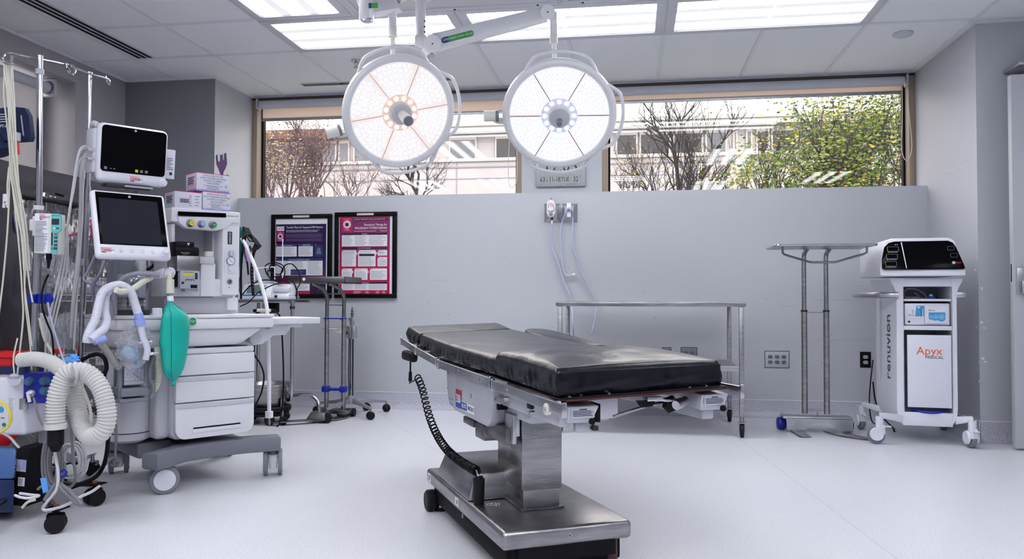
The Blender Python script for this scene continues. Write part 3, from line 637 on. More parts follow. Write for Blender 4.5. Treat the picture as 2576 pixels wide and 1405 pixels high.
m.cyl(L2(1088, 110, 4.1), L2(1088, 110, 4.0), .046, cream, n=36).cyl(L2(1088, 110, 4.0), L2(1088, 110, 3.998), .004, dgrey); m.cyl(L2(1072, 122, 4.07), L2(1085, 139, 4.07), .036, cream, n=24, r2=.02).cyl(L2(1084, 137, 4.07), L2(1086, 141, 4.07), .022, chrome)
m.build('elbow_joint', s2)
def armbox(root, a, b, ha, hb, dep, name, mt=cream, bev=.012):
    """a flat-sided arm from a to b (tapering heights ha, hb)"""
    a, b = V(a), V(b); d = (b-a).normalized(); n_ = V((0, 1, 0)); up = n_.cross(d).normalized()*-1; m = MB()
    m.hexa([a-up*ha-n_*dep, b-up*hb-n_*dep, b-up*hb+n_*dep, a-up*ha+n_*dep], [a+up*ha-n_*dep, b+up*hb-n_*dep, b+up*hb+n_*dep, a+up*ha+n_*dep], mt, bev); return m
a, b = L2(1092, 108, 4.06), L2(1375, 36, 4.06)
armo = armbox(s2, a, b, .043, .034, .035, 'arm').build('spring_arm', s2)
# brand strip on the arm
d = (b-a).normalized(); n_ = V((0, -1, 0)); up = V((-d.z, 0, d.x)); mid = L2(1155, 98, 4.06)+V((0, -.0355, 0))
Mx = Matrix((d, up, n_)).transposed().to_4x4(); Mx.translation = mid
m = MB().prism(rrect(-.088, -.0155, .088, .0155, .015), .0015, greens, Mx).prism(rrect(-.088, -.0155, -.045, .0155, .0135), .0019, mat('navy_sticker', (.01, .05, .16), .5), Mx)
m.text('DRE', .018, Mx @ Matrix.Translation((-.062, 0, .002)), paper); m.text('MAXX LUXX LED160', .0165, Mx @ Matrix.Translation((.02, 0, .002)), paper, sx=.83); m.build('brand_strip', armo)
m = MB().cyl(L2(1378, 30, 4.1), L2(1378, 30, 4.0), .037, cream, n=36).cyl(L2(1378, 30, 4.0), L2(1378, 30, 3.998), .004, dgrey)
m.hexa([L2(1384, 60, 4.08), L2(1401, 60, 4.08), L2(1401, 60, 4.02), L2(1384, 60, 4.02)], [L2(1380, 22, 4.08), L2(1401, 30, 4.08), L2(1401, 30, 4.02), L2(1380, 22, 4.02)], cream, .006); m.build('wrist_joint', s2)
m = MB().cyl(L2(1393, 50, 4.05), L2(1393, 86, 4.05), .0195, cream, n=24).cyl(L2(1393, 86, 4.05), L2(1393, 110, 4.05), .021, warmwhite, n=24).cyl(L2(1394, 108, 4.05), L2(1395, 150, 4.06), .012, warmwhite, n=16).cyl(L2(1395, 150, 4.06), toloc(s2, c2-ax2*.07+V((0, 0, .1))), .012, cream, n=12)
m.build('drop_tube', s2)
# arm and drop tube of the warm lamp
m = armbox(s1, L1(1000, 2, 4.0), L1(908, 22, 3.9), .06, .05, .04, 'arm'); aro = m.build('spring_arm', s1)
m = MB().box((-.033, -.04, -.075), (.033, .04, .16), cream, .02, M=Matrix.Translation(L1(922, 20, 3.85))); m.build('arm_end_cap', s1)
p = L1(924, 50, 3.82); MB().box((-.022, -.005, -.009), (.022, .006, .009), alu, .003, M=Matrix.Translation(p)).build('end_plate', s1)
p = L1(948, 24, 3.86); m = MB().box((-.024, -.002, -.013), (.024, 0, .013), greens, M=Matrix.Translation(p+V((.0, -.055, 0)))).box((-.024, -.003, -.013), (-.010, -.001, .013), mat('navy_sticker'), M=Matrix.Translation(p+V((0, -.055, 0)))); m.build('brand_strip', aro)
m = MB().hexa([L1(975, 42, 4.03), L1(997, 42, 4.03), L1(997, 42, 3.97), L1(975, 42, 3.97)], [L1(975, -8, 4.03), L1(999, -8, 4.03), L1(999, -8, 3.97), L1(975, -8, 3.97)], cream, .006); m.build('wrist_joint', s1)
m = MB().cyl(L1(987, 40, 4), L1(987, 68, 4), .0225, cream, n=24).cyl(L1(987, 68, 4), L1(988, 92, 4), .024, warmwhite, n=24).cyl(L1(988, 90, 4), L1(988, 140, 4.02), .013, warmwhite, n=16).cyl(L1(988, 140, 4.02), toloc(s1, c1-ax1*.07+V((0, 0, .12))), .013, cream, n=12); m.build('drop_tube', s1)
p = toloc(s1, V((-1.15, 4.05, ZC))); MB().tube([L1(999, -5, 4.0), L1(1040, -25, 4.06), V((0, .08, -.02))], .03, cream, n=12).build('ceiling_link', s1)
# ================================================================== THINGS ON THE BACK WALL
YW = YL
def wallM(x, y, Y, off=.0):      # frame on the wall facing the room: local x right, y up, z out of the wall
    p = at(x, y, Y-off); return basis(p, (1, 0, 0), (0, 0, 1))
posterdark = mat('framed_black_wood', (.004, .004, .005), .45, spec=.12)
def grad(name, c0, c1, ax, lo, hi):
    m_ = mat(name, c0, .25, coat=.15); nt, N, L = ng(m_); tc = N.new('ShaderNodeTexCoord'); sx = N.new('ShaderNodeSeparateXYZ'); mr = N.new('ShaderNodeMapRange'); rp = N.new('ShaderNodeValToRGB')
    L.new(tc.outputs['Object'], sx.inputs[0]); L.new(sx.outputs[ax], mr.inputs[0]); mr.inputs[1].default_value = lo; mr.inputs[2].default_value = hi; rp.color_ramp.elements[0].color = (*c0, 1); rp.color_ramp.elements[1].color = (*c1, 1)
    n = N.new('ShaderNodeTexNoise'); n.inputs['Scale'].default_value = 3; L.new(tc.outputs['Object'], n.inputs[0]); ad = N.new('ShaderNodeMath'); ad.operation = 'MULTIPLY_ADD'; L.new(n.outputs[0], ad.inputs[0]); ad.inputs[1].default_value = .25; L.new(mr.outputs[0], ad.inputs[2]); L.new(ad.outputs[0], rp.inputs[0]); L.new(rp.outputs[0], N['Principled BSDF'].inputs['Base Color']); return m_
pg1 = grad('poster_navy_to_crimson', (.32, .01, .09), (.022, .012, .07), 1, -.30, -.05); pg2 = grad('poster_magenta', (.5, .008, .07), (.20, .02, .12), 1, -.1, .25)
pnavy = mat('poster_navy', (.012, .03, .13), .4); pblack = mat('poster_black', (.008, .006, .03), .4); greek = mat('fine_print_grey', (.30, .30, .34), .6); greekd = mat('fine_print_purple', (.16, .09, .22), .6)
class Pp:
    def __init__(s, x0, y0, x1, y1, w, h_): s.a = (x0, y0, x1, y1, w, h_)
    def __call__(s, x, y): x0, y0, x1, y1, w, h_ = s.a; return ((x-x0)/(x1-x0)-.5)*w, (.5-(y-y0)/(y1-y0))*h_
def star(m, cx, cy, r, mt, z):
    for k in range(3): m.box((-r*.26, -r, 0), (r*.26, r, .0005), mt, M=Matrix.Translation((cx, cy, z)) @ Matrix.Rotation(R(60*k), 4, 'Z'))
def rb(m, c, x0, y0, x1, y1, z, mt, r=.004, th=.0005):
    a, b = c(x0, y1), c(x1, y0); m.prism(rrect(a[0], a[1], b[0], b[1], r, 3), th, mt, Matrix.Translation((0, 0, z)))
def pl(m, c, x0, y0, x1, y1, pitch, mt, z, rag=.3):
    a, b = c(x0, y1), c(x1, y0); m.lines(a[0], a[1], b[0], b[1], pitch, mt, Matrix.Translation((0, 0, z)), th=.38, z=.0004, rag=rag)
def tx(m, c, s_, x, y, hpx, mt, z, al='CENTER', sx=1, sc=None):
    p = c(x, y); m.text(s_, hpx, Matrix.Translation((p[0], p[1], z)), mt, .0003, al, sx)
def frame_thing(px, py, w, h_, label):
    t = thing('framed_poster', label, 'poster', wallM(px, py, YW, .016), 'framed emergency posters'); m = MB(); b = .034
    m.box((-w/2, -h_/2, -.012), (w/2, -h_/2+b, .012), posterdark, .003).box((-w/2, h_/2-b, -.012), (w/2, h_/2, .012), posterdark, .003).box((-w/2, -h_/2+b, -.012), (-w/2+b, h_/2-b, .012), posterdark, .003).box((w/2-b, -h_/2+b, -.012), (w/2, h_/2-b, .012), posterdark, .003)
    fr = m.build('poster_frame', t)
    m = MB().box((-.068, h_/2-.026, .012), (.068, h_/2-.010, .0135), paper).text('MALIGNANT HYPERTHERMIA', .0115, Matrix.Translation((0, h_/2-.018, .0138)), ink, .0002, sx=.9); m.build('frame_label', fr)
    return t
W1, H1 = .505, .664
t = frame_thing(758, 644, W1, H1, 'black framed poster headed Transfer Plans for Suspected MH Patients'); c = Pp(72, 65, 1000, 1328, W1, H1); z = .0
m = MB(); a, b = c(125, 1285), c(950, 110); m.box((a[0], a[1], -.004), (b[0], b[1], -.001), paper); rb(m, c, 142, 212, 912, 1275, -.001, pg1, .0005)
z = -.0002
rb(m, c, 155, 245, 268, 312, z, paper, .001); tx(m, c, 'ASF', 218, 281, .030, redm, z+.0006, sx=1.1)
rb(m, c, 155, 325, 268, 473, z, crimson, .001); p = c(210, 395); m.cyl((p[0], p[1], z), (p[0], p[1], z+.0008), .022, paper, n=28); star(m, p[0], p[1], .015, ink, z+.0008); tx(m, c, 'MHAUS', 210, 338, .006, paper, z+.0006); tx(m, c, '1981-2021', 210, 456, .006, paper, z+.0006)
tx(m, c, 'Transfer Plans for Suspected MH Patients', 302, 262, .0225, paper, z+.0005, 'LEFT', .80)
tx(m, c, 'Guidance for Ambulatory Surgical Centers (ASCs) with Regard to the Development of', 300, 306, .0098, paper, z+.0005, 'LEFT', .80)
tx(m, c, 'Emergent Malignant Hyperthermia (MH) Transfer Plans for Suspected MH Patients', 300, 327, .0098, paper, z+.0005, 'LEFT', .80)
pl(m, c, 293, 358, 865, 420, .0048, greekd, z, .1); pl(m, c, 293, 430, 865, 480, .0048, greekd, z, .1)
for x0, x1 in ((150, 465), (490, 712)):
    rb(m, c, x0, 512, x1, 700, z, pnavy); rb(m, c, x0, 548, x1, 700, z+.0004, paper); pl(m, c, x0+12, 560, x1-12, 684, .0052, greek, z+.0008)
tx(m, c, 'Recognition of Suspected MH', 310, 530, .0095, paper, z+.0006, sx=.8); tx(m, c, 'Determination of Capacity', 610, 522, .0075, paper, z+.0006, sx=.8); tx(m, c, 'Rapid Initiation of Transfer', 610, 537, .0075, paper, z+.0006, sx=.8)
rb(m, c, 740, 525, 862, 705, z, pnavy)
for k, s_ in enumerate(('Initiate', 'Emergent', 'Malignant', 'Hyperthermia', 'Transfer Plan')): tx(m, c, s_, 802, 578+k*20, .0088, paper, z+.0006, sx=.85)
rb(m, c, 150, 728, 862, 985, z, pnavy, .003); rb(m, c, 150, 765, 862, 985, z+.0004, paper, .001); tx(m, c, 'Patient Transfer Considerations and Capabilities', 505, 746, .0105, paper, z+.0006, sx=.85)
for x0, x1 in ((158, 365), (393, 600), (635, 850)): pl(m, c, x0, 772, x1, 885 if x0 == 393 else 975, .0056, greek, z+.0008)
rb(m, c, 375, 893, 612, 980, z+.0005, pnavy, .001); pl(m, c, 385, 905, 600, 970, .0055, greekd, z+.001)
rb(m, c, 370, 1012, 672, 1215, z, pnavy); rb(m, c, 375, 1070, 668, 1215, z+.0004, paper); pl(m, c, 395, 1085, 650, 1200, .0052, greek, z+.0008)
rb(m, c, 145, 1225, 670, 1275, z, crimson, .0005); rb(m, c, 680, 1095, 910, 1275, z, pblack, .0005)
for k in range(24): p = c(690+random.random()*210, 1100+random.random()*165); m.box((p[0]-.006, p[1]-.002, z+.0005), (p[0]+.006, p[1]+.002, z+.0008), random.choice((greekd, inkg, pnavy, redm)))
for x, y in ((160, 520), (502, 525), (752, 530), (157, 725), (380, 1020)): p = c(x, y); m.cyl((p[0], p[1], z+.0008), (p[0], p[1], z+.0014), .0072, crimson, n=14)
m.build('poster_print', t)
MB().add([(-W1/2+.034, -H1/2+.034, .006), (W1/2-.034, -H1/2+.034, .006), (W1/2-.034, H1/2-.034, .006), (-W1/2+.034, H1/2-.034, .006)], [(0, 1, 2, 3)], glassmat('poster_glazing', (1, 1, 1), .03)).build('glazing', t)
W2, H2 = .505, .672
t = frame_thing(919.5, 641, W2, H2, 'black framed magenta poster headed Emergency Therapy for Malignant Hyperthermia'); c = Pp(1045, 43, 1985, 1318, W2, H2)
m = MB(); a, b = c(1100, 1275), c(1930, 92); m.box((a[0], a[1], -.004), (b[0], b[1], -.001), paper); rb(m, c, 1116, 100, 1880, 1265, -.001, pg2, .0005)
rb(m, c, 1116, 98, 1878, 135, -.0006, crimson, .0005)
rb(m, c, 1158, 128, 1303, 333, z, crimson, .001); p = c(1231, 225); m.cyl((p[0], p[1], z), (p[0], p[1], z+.0008), .031, paper, n=32).cyl((p[0], p[1], z), (p[0], p[1], z+.0009), .027, ink, n=32).cyl((p[0], p[1], z), (p[0], p[1], z+.001), .0255, paper, n=32); star(m, p[0], p[1], .019, ink, z+.001); tx(m, c, 'Since 1981', 1230, 148, .007, paper, z+.0006); tx(m, c, 'MALIGNANT', 1230, 296, .006, paper, z+.0006); tx(m, c, 'HYPERTHERMIA', 1230, 310, .006, paper, z+.0006)
m.tube([(*c(1310, 200), z+.001), (*c(1450, 175), z+.001), (*c(1640, 160), z+.001), (*c(1870, 165), z+.001)], .0012, pblack, n=4)
rb(m, c, 1328, 133, 1842, 168, z, pblack, .001); tx(m, c, 'MH Hotline: 1-800-644-9737 \u2022 Outside the US: 001-209-417-3722', 1338, 151, .0118, paper, z+.0006, 'LEFT', .8)
tx(m, c, 'Emergency Therapy for', 1838, 232, .0245, paper, z+.0006, 'RIGHT', .8); tx(m, c, 'MALIGNANT HYPERTHERMIA', 1838, 282, .0250, paper, z+.0006, 'RIGHT', .8)
pl(m, c, 1336, 322, 1670, 334, .006, paper, z, .0); pl(m, c, 1735, 322, 1838, 334, .006, paper, z, 0)
def bar(y0, y1, s_): rb(m, c, 1155, y0, 1840, y1, z, pblack, .0015); tx(m, c, s_, 1497, (y0+y1)/2, .0095, paper, z+.0006, sx=.9)
bar(355, 381, 'DIAGNOSIS'); rb(m, c, 1155, 383, 1840, 550, z, paper, .002); bar(567, 591, 'ACUTE PHASE TREATMENT'); bar(1080, 1104, 'POST ACUTE PHASE'); rb(m, c, 1155, 1105, 1840, 1200, z, paper, .002)
for x0, x1 in ((1168, 1330), (1352, 1540), (1565, 1828)): pl(m, c, x0, 392, x1, 540, .0088, greek, z+.0005); pl(m, c, x0, 1112, x1, 1195, .0052, greek, z+.0005, .1)
for x0, y0, x1, y1 in ((1155, 608, 1372, 848), (1403, 608, 1668, 848), (1698, 608, 1840, 690), (1698, 710, 1840, 848), (1155, 880, 1312, 1048), (1347, 880, 1547, 1048), (1583, 880, 1840, 1048)):
    rb(m, c, x0, y0, x1, y1, z, paper); pl(m, c, x0+14, y0+42, x1-12, y1-12, .0056, greek, z+.0005)
    p = c(x0+2, y0+4); m.cyl((p[0], p[1], z+.0004), (p[0], p[1], z+.0012), .0075, crimson, n=14)
for s_, x, y in (('GET HELP. GET DANTROLENE', 1168, 625), ('Notify Surgeon, Call MH Hotline', 1168, 643), ('Dantrolene / Revonto / Ryanodex', 1418, 627), ('Bicarbonate for', 1712, 625), ('metabolic acidosis', 1712, 645), ('Cool the patient', 1712, 728), ('Dysrhythmias', 1170, 896), ('Hyperkalemia', 1372, 896), ('Follow:', 1600, 896)): tx(m, c, s_, x, y, .0088, ink, z+.0009, 'LEFT', .8)
rb(m, c, 1418, 665, 1652, 696, z+.0005, pblack, .0005)
for x, y in ((1376, 660), (1671, 655), (1315, 930), (1550, 930)):
    a = c(x, y-32); b = c(x, y+32); d_ = c(x+18, y); m.add([(a[0], a[1], z+.0005), (b[0], b[1], z+.0005), (d_[0], d_[1], z+.0005)], [(0, 1, 2)], paper)
for x0 in (1335, 1520, 1675, 1770): pl(m, c, x0, 1212, x0+(130 if x0 < 1500 else 60), 1258, .006, mat('pale_pink_print', (.7, .35, .4), .6), z, .4)
m.build('poster_print', t); MB().add([(-W2/2+.034, -H2/2+.034, .006), (W2/2-.034, -H2/2+.034, .006), (W2/2-.034, H2/2-.034, .006), (-W2/2+.034, H2/2-.034, .006)], [(0, 1, 2, 3)], glassmat('poster_glazing')).build('glazing', t)
# digital wall clock on the pier
t = thing('wall_clock', 'silver digital weather clock on the pier between the windows', 'clock', wallM(1410.5, 430, YB, .014)); ppm = CF/6.15
m = MB().box((-.194, -.122, -.012), (.194, .122, .012), silverpaint, .006); m.build('clock_case', t)
seg = mat('lcd_segments', (.01, .01, .012), .5); lcdg = mat('clock_lcd', (.33, .36, .36), .3)
m = MB().box((-.172, -.098, .011), (.172, .098, .0135), lcdg).box((-.17, -.040, .0135), (.17, -.0385, .014), inkg)
def lt(s_, x, y, sz, sx=.8): m.text(s_, sz, Matrix.Translation((x, y, .014)), seg, .0003, sx=sx)
lt('63', -.14, -.068, .054, .78); lt('.9', -.108, -.076, .03); lt('\u00b0F', -.108, -.052, .016); lt('11-18', -.045, -.068, .054, .7); lt('TUE', .036, -.068, .05, .68); lt('32', .118, -.068, .054, .75); lt('%', .153, -.052, .018); lt('12:05', 0, .032, .13, .95)
for x in (-.083, .002, .08): m.box((x-.001, -.093, .0135), (x+.001, -.044, .014), inkg)
m.build('lcd_display', t); m = MB().box((.04, -.108, .012), (.13, -.104, .0125), inkg).box((-.16, -.109, .012), (-.145, -.105, .0125), inkg).box((-.012, -.114, .012), (.012, -.110, .0125), inkg); m.build('bezel_print', t)
# medical gas outlets with a suction regulator
def gasplate(px, label):
    t = thing('gas_outlet', label, 'gas outlet', wallM(px, 535.5, YW, .0)); s_ = .063; h_ = .072; m = MB()
    m.hexa([(-s_, -h_, 0), (s_, -h_, 0), (s_, h_, 0), (-s_, h_, 0)], [(-s_*.52, -h_*.62, .028), (s_*.52, -h_*.62, .028), (s_*.52, h_*.7, .028), (-s_*.52, h_*.7, .028)], alu, .0015)
    m.build('bevelled_plate', t); MB().box((-.027, -.042, .028), (.027, .048, .033), lgrey, .003).build('outlet_body', t); return t
g1 = gasplate(1390, 'pyramid-shaped metal gas outlet plate behind the round gauge'); g2 = gasplate(1432, 'pyramid-shaped metal gas outlet plate behind the white adapter')
t = thing('suction_regulator', 'white suction regulator with a round red-ringed gauge on the wall', 'gauge', wallM(1387, 528, YW, .033))
out = [(-.032, .03), (-.026, .062), (-.01, .07), (0, .078), (.01, .07), (.026, .062), (.038, .03), (.036, -.02), (.022, -.052), (.0, -.06), (-.022, -.052), (-.034, -.02)]
m = MB().prism(out, .045, warmwhite, bev=.005); m.build('regulator_body', t)
m = MB().cyl((.002, .018, .045), (.002, .018, .054), .033, lgrey, n=32).cyl((.002, .018, .054), (.002, .018, .0545), .029, paper, n=32)
for k in range(24):
    a = R(-30+k*10); m.box((.0185, -.0022, 0), (.0225, .0022, .0006), redm, M=Matrix.Translation((.002, .018, .0545)) @ Matrix.Rotation(a, 4, 'Z'))
m.box((-.001, -.004, 0), (.001, .02, .001), ink, M=Matrix.Translation((.002, .018, .055)) @ Matrix.Rotation(R(-40), 4, 'Z')); m.build('gauge', t)
MB().cyl((.002, -.038, .045), (.002, -.038, .066), .014, chrome, n=20).build('control_knob', t); m = MB().cyl((.006, -.055, .02), (.006, -.078, .02), .009, dgrey).cyl((.006, -.076, .02), (.006, -.105, .02), .007, paper); m.build('hose_barb', t); MB().cyl((0, .074, .02), (0, .086, .02), .004, dgrey).build('pressure_screw', t)
t = thing('outlet_adapter', 'white plastic adapter plugged into the right-hand gas outlet', 'adapter', wallM(1432, 528, YW, .033)); MB().box((-.017, .0, 0), (.017, .05, .035), paper, .004).box((-.015, -.055, 0), (.015, .0, .03), paper, .004).box((-.02, -.004, .004), (.02, .012, .04), lgrey, .004).build('adapter_body', t)
def WT(pts, Y=YW-.03): return [at(x, y, Y if len(q) < 3 else q[2]) for q in pts for x, y in [q[:2]]]
m = MB().tube(WT([(1389, 568), (1384, 595), (1388, 620), (1402, 655), (1413, 690), (1424, 720), (1434, 740), (1438, 762), (1440, 800, 5.8), (1442, 850, 5.75)]), .006, tubing, n=8); tag(m.build('suction_tube'), 'clear tube hanging from the round gauge down behind the steel table', 'tube')
m = MB().tube(WT([(1432, 522, 5.85), (1424, 530, 5.84), (1414, 560), (1409, 590), (1411, 630), (1415, 670), (1420, 688), (1430, 694), (1441, 691)]), .0065, tubing, n=8).cyl(at(1440, 691.5, YW-.03), at(1447, 689, YW-.03), .0085, paper, n=12); tag(m.build('suction_tube'), 'short clear tube ending in a white tip at mid wall', 'tube')
m = MB().tube(WT([(1430, 524, 5.85), (1438, 528, 5.84), (1441, 545), (1440, 590), (1441, 625), (1452, 650), (1460, 680), (1476, 712), (1490, 740), (1497, 765), (1497, 800, 5.86), (1488, 840, 5.82)]), .006, tubing, n=8); tag(m.build('suction_tube'), 'clear tube curving right from the white adapter to behind the steel table', 'tube')
# power outlets
face = mat('outlet_face', (.14, .14, .16), .4)
def duplex(m, cx, cy, mt, dk):
    m.prism([(cx+.0165*cos(a)*1.0, cy+max(-.012, min(.012, .0165*sin(a)))) for a in [2*pi*k/20 for k in range(20)]], .003, mt, Matrix.Translation((0, 0, .004)))
    m.box((cx-.007, cy-.002, .007), (cx-.005, cy+.006, .0075), dk).box((cx+.005, cy-.002, .007), (cx+.007, cy+.006, .0075), dk).box((cx-.002, cy-.009, .007), (cx+.002, cy-.005, .0075), dk)
def outlet(px, py, w, h_, cols, label, plate, rec, border=True):
    t = thing('wall_outlet', label, 'outlet', wallM(px, py, YW, .0), None); m = MB()
    if border: m.box((-w/2-.004, -h_/2-.004, 0), (w/2+.004, h_/2+.004, .002), dgrey)
    m.box((-w/2, -h_/2, 0), (w/2, h_/2, .004), plate, .0015); pt = m.build('cover_plate', t)
    for k in range(cols):
        cx = (k-(cols-1)/2)*.047; m = MB(); duplex(m, cx, .019, rec, blackm); duplex(m, cx, -.019, rec, blackm); m.build('receptacle', t)
outlet(1954.5, 903.5, .165, .115, 3, 'steel plate with three double power outlets left of the tray stand post', lgrey, face)
outlet(2177, 904, .074, .112, 1, 'single black double outlet beside the white tower', blackm, lgrey, False)
outlet(1733, 893, .11, .11, 2, 'dark double-gang outlet seen behind the steel table, right one', mgrey, face)
outlet(1677, 893, .06, .11, 1, 'narrow outlet seen behind the steel table, left one', mgrey, lgrey)
# ================================================================== STEEL INSTRUMENT TABLE
t = thing('instrument_table', 'long stainless steel table with a lower shelf against the back wall', 'table', TR(.10, 5.33, 0)); zt = .832
x0, x1, y0, y1 = -.575, .575, -.33, .33
MB().box((x0-.01, y0-.01, zt-.03), (x1+.01, y1+.01, zt), steel, .004).build('tabletop', t)
m = MB().box((x0+.03, y0+.03, .425), (x1-.03, y1-.03, .432), steel).box((x0+.03, y0+.01, .405), (x1-.02, y0+.03, .435), alu, .002).box((x0+.03, y1-.03, .405), (x1-.02, y1-.01, .435), alu, .002)
m.build('lower_shelf', t)
def caster(parent, x, y, r, w, name='caster', forkm=steel, wheelm=rubber, hub=mgrey, yaw=0, top=None, twin=False):
    M_ = TR(x, y, 0, yaw); top = top or r*2.3; m = MB(); m.cyl((0, 0, r*2.05), (0, 0, top), r*.28, forkm, n=12)
    m.box((-r*.5, -w*.8, r*1.95), (r*.5, w*.8, r*2.1), forkm, .002)
    for s_ in (-1, 1): m.hexa([(-r*.1+.2*r, s_*w*.62-.0015, r*.85), (r*.25+.2*r, s_*w*.62-.0015, r*.85), (r*.25+.2*r, s_*w*.62+.0015, r*.85), (-r*.1+.2*r, s_*w*.62+.0015, r*.85)], [(-r*.5, s_*w*.62-.0015, r*2.0), (r*.5, s_*w*.62-.0015, r*2.0), (r*.5, s_*w*.62+.0015, r*2.0), (-r*.5, s_*w*.62+.0015, r*2.0)], forkm)
    c_ = m.build(name, parent, M_); o = r*.2
    m = MB().lathe([(0, -w*.42), (r*.8, -w*.45), (r*.97, -w*.32), (r, 0), (r*.97, w*.32), (r*.8, w*.45), (0, w*.42)], wheelm, Matrix.Translation((o, 0, r)) @ Matrix.Rotation(pi/2, 4, 'X'), n=28)
    for s_ in (-1, 1): m.cyl((o, s_*w*.44, r), (o, s_*w*.52, r), r*.55, hub, n=20)
    m.build('wheel', c_); return c_
for x, y, px in ((x0+.015, y0+.015, 1), (x1-.015, y0+.015, 1), (x0+.015, y1-.015, 1), (x1-.015, y1-.015, 1)):
    MB().box((x-.014, y-.014, .13), (x+.014, y+.014, zt-.03), steel, .003).build('leg', t)
    c_ = caster(t, x, y, .045, .028, yaw=80, top=.13); m = MB().box((-.03, -.004, .06), (.03, .0, .066), dgrey)
# ================================================================== STAND WITH TWO POSTS AND A TRAY (right)
t = thing('tray_stand', 'steel instrument tray stand on two posts in front of the right wall', 'tray stand', TR(1.17, 5.5, 0))
m = MB(); tw = [(-.335, -.42), (-.30, -.62), (.235, -.62), (.25, -.60), (.25, -.27), (-.30, -.27)]
zt = 1.165; A_, B_ = (-.30, -.60), (.245, -.27)
m.prism(rrect(-.325, -.62, .25, -.25, .03), .004, steel, Matrix.Translation((0, 0, zt))); m.tube([(*p, zt+.006) for p in rrect(-.325, -.62, .25, -.25, .03)]+[(.25, -.28, zt+.006)], .006, chrome, n=6, smooth=False); m.build('tray', t)
m = MB().tube([(-.27, -.52, zt), (-.27, -.52, zt-.035), (-.255, -.50, zt-.045), (-.10, -.42, zt-.085), (-.08, -.40, zt-.088), (.06, -.40, zt-.088), (.20, -.50, zt-.045), (.215, -.52, zt-.035), (.215, -.52, zt)], .007, steel, n=8, smooth=False); m.build('tray_bracket', t)
for x in (-.078, .058):
    m = MB().tube([(x, -.40, zt), (x, -.40, zt-.03), (x, -.32, zt-.10), (x, -.30, .80), (x, -.30, .78)] if False else [(x, -.18, .77), (x, -.18, zt-.05), (x, -.20, zt-.02), (x, -.27, zt)], .0145, steel, n=14, smooth=False); m.cyl((x, -.18, .768), (x, -.18, .78), .021, dgrey, n=20); m.build('inner_post', t)
    MB().cyl((x, -.18, .115), (x, -.18, .772), .0185, steel, n=24).build('outer_post', t)
MB().cyl((-.078, -.18, .14), (.058, -.18, .14), .005, steel).cyl((-.078, -.18, .765), (.058, -.18, .765), .004, steel).build('crossbar', t)
m = MB().box((-.22, -.23, .085), (.205, -.11, .10), alu, .004); m.prism([(-.20, .09), (-.20, .0), (-.20, .018), (-.09, .018), (-.06, .05), (-.03, .065), (.055, .065), (.085, .05), (.11, .018), (.20, .018), (.20, .09)], .008, alu, basis((0, -.235, 0), (1, 0, 0), (0, 0, 1))); m.build('base', t)
for pts in (((-.17, -.20), (-.10, -.20), (-.09, -.42), (-.15, -.42), (-.16, -.40)), ((.03, -.20), (.14, -.20), (.19, -.30), (.27, -.46), (.21, -.46), (.10, -.36))): MB().prism(pts, .006, steel, Matrix.Translation((0, 0, .004)), .002).build('foot', t)
for s_, x in ((-1, -.215), (1, .20)):
    M_ = Matrix.Translation((x, -.13, .042)) @ Matrix.Rotation(pi/2, 4, 'Y'); MB().lathe([(0, -.028), (.03, -.028), (.04, -.02), (.042, 0), (.04, .02), (.03, .028), (0, .028)], bluep, M_, n=24).build('caster', t, label='blue caster wheel')
MB().cyl((-.005, -.2, .10), (-.005, -.2, .125), .004, steel).cyl((-.014, -.2, .125), (.006, -.2, .125), .003, steel).build('lock_pin', t)
# ================================================================== WHITE TOWER
TW = Fr(1.43, 4.92, -7)
t = thing('electrosurgical_tower', 'tall white wheeled tower with a slanted black control console and logo door', 'medical tower', TW)
wh = mat('glossy_white_moulding', (.70, .70, .78), .25, coat=.2)
yf, yr = .08, .50
# body: front frame with two openings, side and back panels
def bodyx(z, left=True):
    u = max(0, min(1, (z-.86)/.10)); e = .035*u*u; v_ = max(0, min(1, (.20-z)/.10)); i = .045*v_*v_
    return (.113-e+i*.9-.006*(1-z)) if left else (.432+e-i*.9+.0*(1-z))
zs_ = [.105, .115, .14, .17, .21, .4, .6, .8, .86, .89, .92, .95, .972]
outl = [(bodyx(z), z) for z in zs_]; outr = [(bodyx(z, False), z) for z in zs_]
vs = []; fs = []
def shell(y, dx): return [(x+dx*(-1), y, z) for x, z in outl], [(x, y, z) for x, z in outr]
m = MB(); lf, rf_ = shell(yf+.0, 0); lr, rr_ = shell(yr, .045); n = len(zs_)
lr = [(x-.0, y, z) for x, y, z in lr]
m.add(lf+lr, [(i, i+1, n+i+1, n+i) for i in range(n-1)], wh); m.add(rf_+rr_, [(i, i+1, n+i+1, n+i) for i in range(n-1)], wh)
m.add([lf[0], rf_[0], rr_[0], lr[0]], [(0, 1, 2, 3)], wh); m.add([lf[-1], rf_[-1], rr_[-1], lr[-1]], [(0, 1, 2, 3)], wh); m.add(lr+rr_, [tuple(list(range(n))+list(range(2*n-1, n-1, -1)))], wh)
